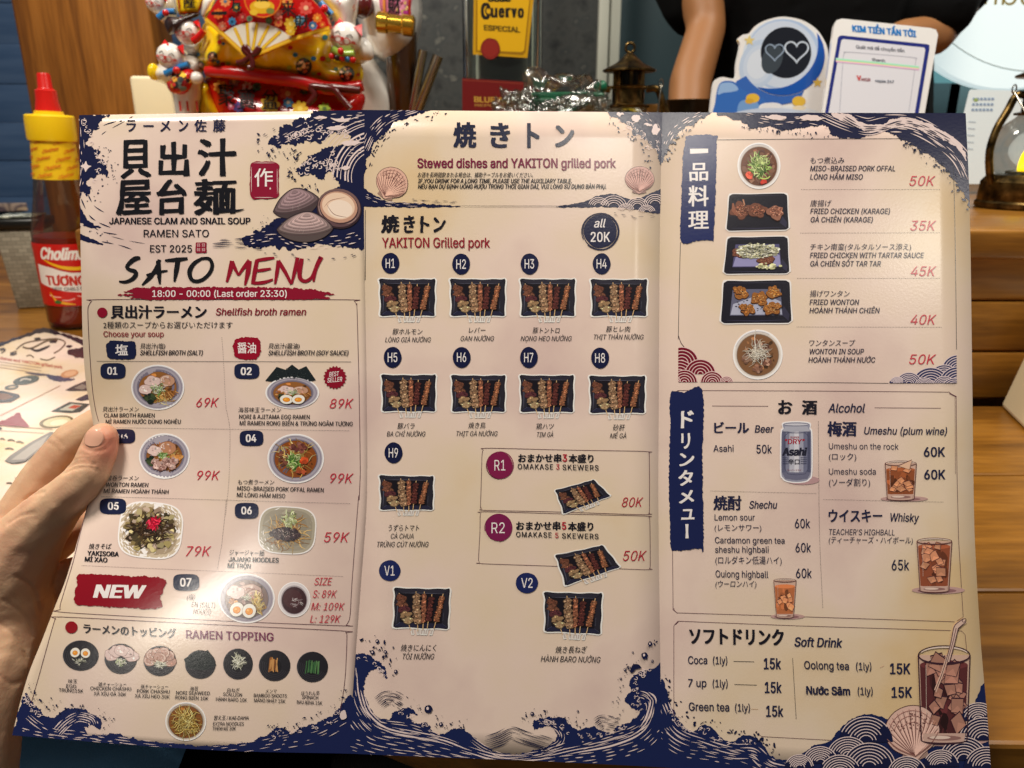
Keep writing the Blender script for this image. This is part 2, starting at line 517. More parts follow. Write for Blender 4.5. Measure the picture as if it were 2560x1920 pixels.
# ---- waves printed on the left panel
p = Print(TA)
p.poly(rough([(465, 680), (560, 680), (650, 684), (610, 715), (575, 752), (545, 795), (520, 850), (552, 876), (592, 902), (578, 935), (612, 950), (642, 1000), (628, 1042), (590, 1030), (562, 1062), (520, 1062), (532, 1120), (514, 1158), (492, 1142), (465, 1165), (460, 900)], 17, 1, step=3, fine=.7, freq=.035), NAVY)
p.poly(rough([(470, 1210), (500, 1280), (560, 1330), (600, 1350), (540, 1350), (490, 1330), (465, 1310)], 10, 2, freq=.05), NAVY)
p.poly(rough([(470, 1385), (510, 1400), (580, 1430), (610, 1450), (540, 1440), (490, 1425), (465, 1420)], 7, 3, freq=.06), NAVY)
for pts, w in (([(560, 770), (640, 735), (730, 712)], 9), ([(600, 800), (660, 760), (790, 690)], 6), ([(520, 1150), (560, 1220), (620, 1260)], 8), ([(480, 1180), (540, 1290), (660, 1350)], 7), ([(600, 1430), (700, 1450), (790, 1480)], 5), ([(520, 1320), (600, 1370), (700, 1390)], 5), ([(640, 950), (665, 985), (660, 1010)], 6), ([(660, 1400), (760, 1425), (880, 1445)], 3)):
    flow(p, pts, (0,), w, NAVY, seed=int(w*7), dash=(.2, .5), gap=(.05, .15), jit=2)
along_specks(p, [(600, 870), (650, 950), (670, 1050), (600, 1100), (560, 1200)], 40, 22, NAVY, 2, 5, 4)
along_specks(p, [(470, 1200), (520, 1350), (640, 1400)], 20, 16, NAVY, 2, 4, 6)
foam(p, [(500, 720), (530, 800), (570, 900), (610, 980), (560, 1040)], 26, 8, 15, PALE, 3, 10)
p.poly(rough([(480, 985), (500, 975), (510, 955), (520, 978), (545, 985), (520, 1000), (508, 1020), (498, 998)], 3, 4), PALE)
flow(p, [(480, 700), (490, 850), (500, 1000), (480, 1120)], (-6, 8, 20), 4, PALE, 5, (.05, .15), (.05, .2))
put(p, 'wave_print', 0)
p = Print(TA)
p.poly(rough([(2170, 640), (1900, 640), (1850, 685), (1760, 718), (1690, 745), (1635, 790), (1600, 830), (1612, 862), (1655, 880), (1700, 850), (1765, 862), (1830, 830), (1890, 850), (1960, 800), (2050, 800), (2170, 850)], 20, 11, step=3, fine=.7), NAVY)
p.poly(rough([(2170, 850), (2000, 862), (1900, 890), (1822, 930), (1780, 970), (1758, 1012), (1790, 1040), (1850, 1032), (1900, 1062), (1960, 1012), (1990, 1045), (2010, 1090), (2050, 1150), (2100, 1180), (2170, 1180)], 18, 12, step=3, fine=.7), NAVY)
p.poly(rough([(1440, 1420), (1560, 1350), (1650, 1290), (1750, 1250), (1900, 1180), (2000, 1110), (2170, 1120), (2170, 1455), (2060, 1465), (1900, 1450), (1750, 1478), (1600, 1462), (1520, 1470)], 16, 13, fine=.6), NAVY)
for i, r in enumerate((150, 172, 190, 214, 236, 262, 300)):
    p.ring(2230, 1050, r, r*1.05, 4+i % 3*3, PALE, 168+i*3, 262, n=40)
for i, r in enumerate((330, 352, 380)): p.ring(2230, 1060, r, r*1.02, 4, PALE, 215, 268, n=40)
foam(p, [(1640, 820), (1720, 800), (1850, 790), (1980, 770), (2100, 790)], 60, 8, 17, PALE, 7, 20)
foam(p, [(1790, 1000), (1860, 980), (1950, 960), (2000, 1020)], 44, 8, 16, PALE, 8, 18)
flow(p, [(1640, 840), (1800, 760), (1950, 700), (2150, 690)], (-20, -5, 12, 30), 5, PALE, 9, (.03, .12), (.03, .1))
flow(p, [(1800, 990), (1900, 930), (2050, 900), (2150, 900)], (-10, 10, 26), 5, PALE, 10, (.03, .12), (.03, .1))
for a, b, c, d in ((1990, 760, 60, 14), (2080, 850, 70, 16), (1900, 700, 40, 9), (2050, 1000, 30, 12)):
    p.poly(rough([(a-c, b), (a, b-d), (a+c, b-d*.3), (a, b+d)], 9, a), PALE)
p.poly(rough([(1960, 700), (2010, 706), (2030, 690), (2042, 706), (2080, 700), (2050, 722), (2000, 722)], 3, 8), PALE)
flow(p, [(1480, 1420), (1650, 1400), (1800, 1440), (2000, 1430), (2140, 1400)], (-30, -12, 0, 14, 28), 5, PALE, 13, (.03, .1), (.03, .1))
flow(p, [(1260, 1455), (1400, 1450), (1560, 1465)], (-12, 0, 12), 5, NAVY, 14, (.2, .5), (.03, .1))
flow(p, [(1300, 1420), (1420, 1412), (1500, 1395)], (0, 10), 4, NAVY, 15, (.3, .6), (.05, .1))
flow(p, [(1560, 1500), (1760, 1510), (1960, 1535), (2120, 1480)], (0, 14), 6, NAVY, 16, (.02, .07), (.04, .1))
flow(p, [(1960, 1530), (2080, 1520), (2150, 1490)], (0,), 7, NAVY, 17, (.1, .2), (.1, .2))
along_specks(p, [(1545, 800), (1535, 870), (1600, 910), (1700, 900), (1760, 920), (1730, 990), (1740, 1080), (1870, 1110)], 60, 16, NAVY, 3, 7, 18)
flow(p, [(1640, 765), (1570, 810), (1530, 860), (1545, 905), (1630, 915)], (0, 12), 5, NAVY, 19, (.05, .12), (.06, .14))
along_specks(p, [(1500, 1380), (1600, 1310), (1560, 1440)], 24, 20, NAVY, 2, 5, 20)
put(p, 'wave_print', 0)
p = Print(TE)
p.poly(rough([(60, 1500), (95, 1370), (135, 1230), (165, 1175), (205, 1250), (290, 1335), (335, 1330), (390, 1292), (480, 1280), (570, 1310), (622, 1370), (612, 1412), (560, 1382), (520, 1400), (560, 1445), (700, 1435), (800, 1462), (1000, 1492), (1300, 1512), (1500, 1492), (1640, 1440), (1682, 1400), (1760, 1412), (1800, 1432), (1850, 1392), (1950, 1370), (2050, 1310), (2110, 1240), (2170, 1225), (2150, 1600), (1400, 1590), (775, 1560)], 13, 21, step=3, fine=.6), (24, 34, 82))  # bottom wave ink, bluer because glare is mixed into the colour
flow(p, [(330, 1420), (400, 1350), (480, 1310), (570, 1330), (600, 1380)], (-6, 8, 22, 36, 50), 6, PALE, 22, (.2, .6), (.02, .06))
flow(p, [(150, 1300), (230, 1370), (330, 1420), (520, 1440), (800, 1480), (1100, 1510)], (-14, 4, 20), 5, PALE, 23, (.03, .12), (.02, .07))
flow(p, [(120, 1400), (300, 1440), (500, 1460), (760, 1490)], (0, 14), 5, PALE, 24, (.04, .1), (.03, .08))
flow(p, [(1300, 1530), (1550, 1500), (1750, 1460), (1950, 1420), (2120, 1330)], (-16, 0, 18, 36, 60), 4, PALE, 25, (.02, .09), (.03, .1))
foam(p, [(150, 1210), (210, 1290), (270, 1330)], 20, 7, 14, PALE, 26, 9); foam(p, [(1660, 1440), (1850, 1410), (2000, 1370), (2100, 1280)], 26, 6, 12, PALE, 27, 14)
p.poly(rough([(2090, 1310), (2120, 1290), (2130, 1330), (2100, 1350)], 6, 3), PALE)
along_specks(p, [(190, 1120), (240, 1230), (330, 1270), (560, 1290), (660, 1350), (660, 1410)], 55, 16, NAVY, 2, 7, 28)
along_specks(p, [(1660, 1390), (1800, 1380), (1900, 1350), (2050, 1270), (2120, 1170)], 40, 16, NAVY, 2, 6, 29)
put(p, 'wave_print', 0)

# clams
p = Print(TA)
def clam(cx, cy, rx, ry, rot, c0, seed=1):
    """a closed clam seen from the side: domed ridged shell over a thin lower one"""
    u = p.sub((lambda c, q: lambda x, y: (cx+rx*x*c-ry*y*q, cy+rx*x*q+ry*y*c))(math.cos(math.radians(rot)), math.sin(math.radians(rot))))
    low = cat_rom([(-1, .1), (-.8, .5), (-.3, .82), (.2, .86), (.7, .6), (1.02, .1), (.5, .3), (-.5, .35)], True, .1)
    top = [(-1.02, .12), (-.9, -.2), (-.6, -.62), (-.2, -.92), (.12, -1), (.42, -.86), (.75, -.5), (1, -.05), (1.02, .12), (.6, .36), (0, .46), (-.6, .38)]
    u.poly([(x*1.02, y*1.03) for x, y in low], (40, 26, 34)); u.poly(low, tuple(int(c*.5) for c in c0))
    u.poly([(x*1.03, y*1.04-.01) for x, y in cat_rom(top, True, .1)], (44, 30, 38))
    sx, sy = .1, -.9                           # the beak: growth ridges spread from it
    for i in range(13):
        k = 1-i*.07; lum = .62+.55*math.sin(min(1, i/9)*1.9)
        c = tuple(min(240, int(v*lum*(1.05 if i % 2 else .84))) for v in c0)
        u.poly([(sx+(x-sx)*k, sy+(y-sy)*k) for x, y in cat_rom(top, True, .1)], c)
        if i % 2 == 0: u.stroke([(sx+(x-sx)*k, sy+(y-sy)*k) for x, y in top[8:]+top[:1]], .025, (84, 58, 64), taper=.6, step=.1)
    rnd = random.Random(seed)
    for i in range(46):
        a = rnd.uniform(.5, 2.7); r0, r1 = rnd.uniform(.3, .9), rnd.uniform(.12, .3)
        f = lambda r: (sx+math.cos(a)*r*1.15, sy+math.sin(a)*r*1.3)
        if r0+r1 < 1.0: u.stroke([f(r0), f(r0+r1)], .022, rnd.choice([(92, 66, 72), (226, 208, 200), (120, 92, 94)]), taper=.9)
clam(1755, 1212, 136, 92, -16, (150, 124, 128), 2)
p.ell(2010, 1238, 134, 118, (52, 36, 42), 14); p.ell(2010, 1230, 128, 110, (120, 92, 90), 14); p.ell(2008, 1232, 118, 98, (70, 50, 54), 14)
p.ell(2008, 1228, 112, 92, (196, 150, 128), 14); p.ell(2006, 1222, 98, 78, (236, 204, 178), 14); p.ell(2016, 1240, 74, 54, (244, 222, 204), 8)
p.stroke([(1935, 1210), (1980, 1270), (2060, 1290)], 4, (150, 110, 96), taper=.9); p.stroke([(1920, 1230), (1960, 1190), (2050, 1170)], 4, (176, 130, 110), taper=.9)
p.ring(2010, 1232, 122, 103, 4, (170, 140, 134), 20, 170, rot=14)
p.poly(cat_rom([(1895, 1270), (1930, 1320), (2000, 1345), (2070, 1335), (2120, 1290), (2090, 1320), (2010, 1330), (1940, 1300)], True, 8), (98, 72, 76))
clam(1808, 1352, 160, 94, -2, (178, 152, 150), 5)
put(p, 'clam_picture', 0, 2)

# ---- wave prints of the middle panel
p = Print(TB)
p.poly(rough([(255, 640), (650, 640), (600, 672), (520, 700), (450, 722), (400, 770), (345, 822), (305, 882), (275, 962), (250, 1010)], 15, 31, step=3, fine=.6), NAVY)
p.poly(rough([(1690, 640), (2060, 640), (2060, 1000), (2025, 985), (2000, 920), (1960, 860), (1900, 812), (1850, 790), (1832, 742), (1790, 722), (1742, 692)], 15, 32, step=3, fine=.6), NAVY)
p.poly(rough([(250, 1120), (330, 1160), (400, 1192), (520, 1202), (700, 1214), (830, 1224), (600, 1230), (400, 1226), (250, 1218)], 6, 33, fine=.6, freq=.05), NAVY)
p.poly(rough([(1400, 1224), (1560, 1196), (1650, 1160), (1742, 1150), (1850, 1180), (1950, 1150), (2050, 1120), (2050, 1262), (1850, 1240), (1700, 1226), (1500, 1230)], 5, 34, fine=.6, freq=.05), NAVY2)
flow(p, [(290, 900), (340, 800), (430, 720), (600, 660)], (-60, -44, -30, -16, -4), 5, PALE, 35, (.08, .25), (.03, .1))
flow(p, [(280, 990), (320, 880), (400, 780), (560, 700), (680, 680)], (8, 20, 32), 6, NAVY, 36, (.03, .08), (.05, .14))
along_specks(p, [(310, 930), (390, 800), (600, 700), (760, 660)], 40, 12, NAVY, 2, 6, 37)
foam(p, [(1800, 720), (1880, 780), (1990, 880)], 30, 7, 13, PALE, 38, 14)
for a, b, c, d in ((1870, 700, 30, 22), (1990, 770, 22, 30), (1780, 680, 20, 10), (1940, 740, 26, 9)): p.poly(rough([(a-c, b), (a, b-d), (a+c, b+d*.2), (a, b+d)], 12, a, freq=.06), PALE)
flow(p, [(1900, 660), (1980, 740), (2025, 850)], (-18, 0, 14), 4, PALE, 39, (.05, .2), (.05, .1))
along_specks(p, [(1720, 720), (1810, 790), (1900, 860), (1950, 950), (1960, 1010)], 40, 14, NAVY, 2, 8, 40)
flow(p, [(270, 1165), (400, 1205), (620, 1215)], (-12, -2, 8), 4, PALE, 41, (.05, .2), (.03, .1))
flow(p, [(540, 1180), (700, 1190), (820, 1192)], (0, 8), 3, NAVY, 42, (.1, .3), (.05, .1))
for cx, cy, r in ((1650, 1225, 62), (1740, 1232, 80), (1880, 1230, 66), (1985, 1215, 70), (1812, 1252, 50), (1935, 1262, 52)):
    for q in (1, .82, .64, .46): p.ring(cx, cy, r*q, r*q*.9, 4, PALE, 195, 345, n=20)
p.stroke([(800, 1221), (1100, 1222), (1520, 1222)], 2.6, INK, taper=.6)
flow(p, [(1740, 1262), (1880, 1285), (2010, 1270)], (0, 10), 3, NAVY, 43, (.06, .15), (.06, .1))
put(p, 'wave_print', 1)
p = Print(TF)
p.poly(rough([(30, 940), (95, 958), (160, 955), (222, 990), (280, 1042), (287, 1102), (240, 1052), (190, 1062), (160, 1112), (150, 1182), (172, 1262), (222, 1332), (300, 1358), (350, 1302), (430, 1285), (482, 1332), (432, 1322), (462, 1380), (540, 1380), (580, 1432), (640, 1450), (720, 1412), (800, 1442), (880, 1512), (980, 1562), (1100, 1572), (1222, 1542), (1322, 1502), (1346, 1450), (1302, 1402), (1240, 1412), (1202, 1422), (1200, 1370), (1272, 1346), (1382, 1352), (1462, 1422), (1560, 1402), (1660, 1442), (1722, 1402), (1800, 1370), (1852, 1322), (1802, 1282), (1762, 1232), (1802, 1182), (1790, 1132), (1852, 1062), (1940, 1042), (2030, 1040), (2030, 1720), (20, 1680)], 11, 51, step=3, fine=.6, freq=.04), NAVYB)
flow(p, [(110, 1060), (120, 1200), (170, 1330), (280, 1420), (450, 1460), (640, 1500), (800, 1560), (1000, 1610), (1250, 1600), (1450, 1560), (1700, 1510), (1880, 1420), (1950, 1250), (1900, 1190)], (-30, -12, 6), 9, PALE, 52, (.1, .3), (.01, .03), 2)
flow(p, [(90, 1350), (200, 1460), (420, 1510), (600, 1550), (820, 1600), (1050, 1650)], (-20, 0, 22, 46), 5, PALE, 53, (.04, .12), (.02, .08))
flow(p, [(1100, 1640), (1350, 1600), (1600, 1570), (1850, 1500), (1960, 1400)], (-14, 8, 30, 52), 5, PALE, 54, (.04, .12), (.02, .08))
flow(p, [(110, 1180), (150, 1290), (240, 1370), (420, 1400), (600, 1460)], (-16, 0), 5, PALE, 55, (.05, .2), (.02, .08))
flow(p, [(85, 1000), (100, 1150), (140, 1290), (240, 1400), (420, 1440), (620, 1480)], (-8, 10, 26, 44), 4, PALE, 152, (.04, .16), (.02, .08))
flow(p, [(60, 1500), (300, 1560), (700, 1610), (1000, 1640)], (-26, -4, 20, 40), 4, PALE, 153, (.04, .12), (.03, .09))
flow(p, [(1250, 1360), (1340, 1400), (1380, 1460), (1350, 1520), (1240, 1560)], (-10, 6, 20), 5, PALE, 154, (.1, .3), (.02, .06))
flow(p, [(1840, 1190), (1900, 1210), (1930, 1280), (1900, 1370), (1820, 1430), (1700, 1470), (1500, 1530)], (-14, 0, 14, 30), 5, PALE, 155, (.06, .2), (.02, .06))
flow(p, [(800, 1470), (900, 1540), (1050, 1590), (1250, 1570), (1400, 1520)], (-16, 0, 14), 5, PALE, 156, (.08, .25), (.02, .05))
foam(p, [(130, 980), (210, 1010), (270, 1070)], 16, 7, 13, PALE, 56, 9); foam(p, [(380, 1310), (440, 1350), (540, 1400), (600, 1440)], 20, 6, 11, PALE, 57, 9)
foam(p, [(1230, 1380), (1350, 1380), (1450, 1450), (1640, 1450), (1760, 1410)], 34, 6, 12, PALE, 58, 9)
foam(p, [(1900, 1070), (1840, 1120), (1830, 1200), (1860, 1290)], 34, 7, 13, PALE, 59, 16)
for pts in ([(210, 1225), (270, 1185), (350, 1185), (425, 1225)], [(880, 1470), (970, 1440), (1060, 1400), (1160, 1430), (1320, 1480)], [(1560, 1360), (1610, 1330), (1680, 1335), (1740, 1350)]):
    flow(p, pts, (0, 12, 24, 36, 48, 60, 72, 84), 5, NAVY, int(pts[0][0]), (.25, .7), (.03, .1))
along_specks(p, [(120, 860), (220, 900), (300, 980), (340, 1080)], 34, 20, NAVY, 2, 8, 61)
for x, y, r in ((232, 874, 12), (203, 943, 14), (282, 940, 11), (346, 1062, 12), (548, 1293, 24), (626, 1388, 13), (330, 912, 6), (1920, 890, 14), (1885, 962, 20), (1812, 942, 6), (1764, 1050, 9), (1738, 1105, 7), (1190, 1322, 12), (1472, 1306, 7), (1933, 996, 9)):
    p.ell(x, y, r, r*1.05, NAVY, wob=.25, seed=x, n=14); p.ell(x-r*.2, y-r*.2, r*.35, r*.45, PALE, n=8)
along_specks(p, [(450, 1260), (560, 1330), (650, 1400), (780, 1390)], 36, 18, NAVY, 2, 6, 62)
along_specks(p, [(1130, 1340), (1300, 1320), (1450, 1370), (1540, 1370)], 40, 14, NAVY, 2, 7, 63)
along_specks(p, [(1960, 850), (1880, 1000), (1770, 1040), (1740, 1160), (1700, 1280), (1760, 1290)], 46, 18, NAVY, 2, 6, 64)
p.poly(rough([(1795, 1060), (1810, 1020), (1850, 1018), (1866, 1040), (1830, 1045), (1812, 1066)], 4, 5), NAVY)
put(p, 'wave_print', 1)

# ---- wave prints of the right panel
p = Print(TJ)
p.poly(rough([(-20, -60), (270, -60), (205, 8), (110, 55), (45, 130), (12, 205), (-20, 230)], 10, 71, step=3, fine=.6), NAVY)
p.poly(rough([(400, -60), (1840, -60), (1850, 540), (1812, 515), (1795, 470), (1760, 420), (1700, 332), (1640, 262), (1560, 202), (1480, 152), (1400, 112), (1300, 68), (1200, 100), (1080, 108), (1000, 90), (980, 52), (900, 32), (800, 50), (700, 60), (620, 32), (520, 50), (470, 12)], 13, 72, step=3, fine=.6), NAVY)
p.poly(rough([(990, -40), (1100, -30), (1180, 20), (1280, 25), (1350, -5), (1450, -10), (1560, 20), (1650, 60), (1720, 110), (1770, 170), (1790, 240), (1740, 170), (1660, 120), (1560, 75), (1460, 40), (1380, 45), (1290, 70), (1200, 65), (1110, 25), (1040, 0)], 9, 73, fine=.5), PALE)
flow(p, [(900, -30), (1060, 40), (1200, 80), (1320, 60), (1460, 70), (1600, 140), (1720, 240), (1790, 380)], (-92, -74, -30, -18, -6, 10), 6, PALE, 74, (.05, .2), (.02, .06))
flow(p, [(1060, -20), (1180, 40), (1300, 38), (1420, 10), (1560, 45), (1700, 120)], (-4, 8, 16), 5, NAVY, 75, (.06, .2), (.02, .06))
flow(p, [(480, -20), (650, 10), (850, 0), (1000, 40)], (-20, -8, 6, 18), 5, PALE, 76, (.03, .12), (.04, .1))
p.poly(rough([(600, -20), (660, -30), (720, -12), (650, 0)], 8, 5), PALE); p.poly(rough([(800, -10), (860, -30), (960, -10), (880, 6)], 8, 6), PALE)
flow(p, [(20, 160), (60, 80), (140, 20), (240, -30)], (-24, -12, 0), 5, PALE, 77, (.06, .2), (.05, .1))
along_specks(p, [(10, 240), (50, 140), (120, 80), (230, 10)], 30, 12, NAVY, 2, 8, 78)
along_specks(p, [(460, 40), (620, 60), (800, 80), (980, 90)], 40, 10, NAVY, 2, 7, 79)
along_specks(p, [(1420, 140), (1560, 230), (1680, 310), (1740, 420), (1800, 520)], 60, 16, NAVY, 2, 9, 80)
put(p, 'wave_print', 2)
p = Print(TH)
p.poly(rough([(-20, 880), (40, 1012), (100, 1120), (172, 1180), (222, 1142), (282, 1142), (332, 1192), (372, 1232), (432, 1230), (482, 1202), (560, 1212), (622, 1272), (662, 1332), (762, 1352), (852, 1312), (922, 1262), (1020, 1232), (1090, 1150), (1190, 1082), (1300, 1075), (1400, 1120), (1500, 1250), (1700, 1260), (1860, 1150), (1910, 1000), (1990, 910), (2060, 1600), (-20, 1600)], 7, 81, step=4, fine=.5, freq=.04), NAVYB)
flow(p, [(10, 1000), (90, 1150), (250, 1220), (420, 1270), (560, 1280), (680, 1370), (900, 1400)], (-16, 2, 22, 44, 70), 6, PALE, 82, (.04, .16), (.02, .07))
flow(p, [(0, 1150), (120, 1240), (300, 1270), (500, 1310), (700, 1400)], (-10, 12, 34, 60, 84), 4, PALE, 182, (.03, .12), (.03, .08))
foam(p, [(40, 1040), (120, 1160), (240, 1170), (340, 1230), (560, 1240)], 40, 6, 12, PALE, 83, 10)
along_specks(p, [(10, 860), (60, 1000), (160, 1120), (300, 1120), (420, 1190), (560, 1190), (680, 1290), (740, 1330)], 70, 16, NAVY, 2, 9, 84)
for cx, cy, r in ((1240, 1240, 165), (1130, 1330, 130), (960, 1370, 110), (1260, 1400, 165), (830, 1400, 90), (1930, 1110, 120), (1960, 1230, 150), (1840, 1350, 150), (1700, 1390, 110), (1080, 1440, 130), (1490, 1440, 120), (1980, 1400, 140)):
    p.ell(cx, cy, r, r*.95, NAVY, a0=180, a1=360, n=24)
    for q in range(7):
        f = 1-q*.12
        if r*f > 20: p.ring(cx, cy, r*f, r*f*.95, 5.5, PALE, 188+R.uniform(0, 25), 352-R.uniform(0, 40), n=26)
put(p, 'wave_print', 2)
# ---------------------------------------------------------------- printed food pictures
def lighten(c, k): return tuple(max(0, min(255, int(v*k))) for v in c)
def unit(p, cx, cy, rx, ry, rot=0):
    c, q = math.cos(math.radians(rot)), math.sin(math.radians(rot))
    return p.sub(lambda x, y: (cx+rx*(x*c-y*q), cy+ry*(x*q+y*c)))
def blotch(u, cx, cy, rx, ry, n, pal, r0, r1, seed=1, wob=.5):
    rnd = random.Random(seed)
    for _ in range(n):
        a, k = rnd.uniform(0, 6.283), math.sqrt(rnd.random())
        r = rnd.uniform(r0, r1)
        u.ell(cx+rx*k*math.cos(a), cy+ry*k*math.sin(a), r*rnd.uniform(.6, 1.5), r, lighten(rnd.choice(pal), rnd.uniform(.75, 1.2)), rnd.uniform(0, 180), n=9, wob=wob, seed=rnd.random()*9)
def strands(u, cx, cy, rx, ry, n, pal, w=.03, ln=.5, seed=1, curl=.5):
    rnd = random.Random(seed)
    for _ in range(n):
        a, k = rnd.uniform(0, 6.283), math.sqrt(rnd.random())*.8
        x, y = cx+rx*k*math.cos(a), cy+ry*k*math.sin(a); h = rnd.uniform(0, 6.283); pts = []
        for j in range(4):
            pts.append((x, y)); h += rnd.uniform(-curl, curl)*2
            x += ln/3*math.cos(h)*rx*1.4; y += ln/3*math.sin(h)*ry*1.4
        u.stroke(pts, w*rnd.uniform(.7, 1.3), lighten(rnd.choice(pal), rnd.uniform(.75, 1.15)), taper=.6, step=.06)
def bowl(u, broth, rim=((196, 190, 198), (150, 142, 158), (172, 164, 176), (126, 118, 136)), inner=.74, oy=.02):
    u.ell(0, 0, 1.05, 1.05, (248, 244, 244), n=40)
    for k, c in zip((1, .965, .92, .83), rim): u.ell(0, 0, k, k, c, n=40)
    u.ell(0, oy, inner+.03, inner+.03, lighten(rim[3], .8), n=40)
    u.ell(0, oy, inner, inner, broth, n=40)
    blotch(u, 0, oy, inner*.85, inner*.85, 30, [broth, lighten(broth, 1.3), lighten(broth, .7)], .04, .12, 3)
    u.ring(0, 0, .99, .99, .03, (214, 210, 216), 200, 300)
def pork(u, x, y, r, col=(206, 164, 150), seed=1, ry=None):
    ry = ry or r*.9
    u.ell(x, y, r*1.06, ry*1.06, (120, 78, 62), wob=.15, seed=seed); u.ell(x, y, r, ry, col, wob=.15, seed=seed)
    u.ring(x, y, r*.86, ry*.86, r*.14, (226, 198, 184), seed*40, seed*40+210, n=18); u.ring(x, y, r*.5, ry*.5, r*.12, (168, 118, 104), seed*70, seed*70+230, n=16)
    blotch(u, x, y, r*.7, ry*.7, 10, [(190, 140, 124), (230, 204, 194)], r*.05, r*.13, seed)
def chicken(u, x, y, r, seed=1):
    u.ell(x, y, r*1.05, r*.88, (150, 112, 104), wob=.2, seed=seed); u.ell(x, y, r, r*.82, (226, 198, 192), wob=.2, seed=seed)
    blotch(u, x, y, r*.7, r*.55, 8, [(236, 216, 210), (212, 176, 172)], r*.06, r*.16, seed)
def egg(u, x, y, r, rot=0):
    u.ell(x, y, r*1.05, r*1.25, (150, 120, 90), rot); u.ell(x, y, r, r*1.2, (240, 236, 226), rot)
    u.ell(x, y+r*.1, r*.58, r*.62, (206, 120, 30), rot); u.ell(x, y+r*.08, r*.5, r*.54, (238, 152, 44), rot); u.ell(x-r*.15, y-r*.05, r*.18, r*.18, (250, 186, 90))
def nori(u, pts, seed=1):
    u.poly(rough([(a*100, b*100) for a, b in pts], 3, seed), (34, 42, 44)) if False else u.poly(pts, (30, 37, 40))
    xs = [a for a, b in pts]; ys = [b for a, b in pts]
    blotch(u, (min(xs)+max(xs))/2, (min(ys)+max(ys))/2, (max(xs)-min(xs))*.36, (max(ys)-min(ys))*.3, 60, [(52, 62, 62), (24, 30, 34), (66, 74, 72)], .012, .035, seed)
NOOD = [(222, 192, 116), (200, 162, 86), (236, 214, 150), (170, 128, 66)]
GREEN = [(120, 160, 84), (160, 190, 120), (206, 220, 172), (92, 130, 62)]
WHT = [(226, 224, 204), (240, 238, 224), (206, 206, 180)]
DKG = [(44, 58, 40), (30, 42, 34), (60, 72, 46)]
BAMB = [(182, 122, 64), (150, 92, 46), (204, 148, 88)]

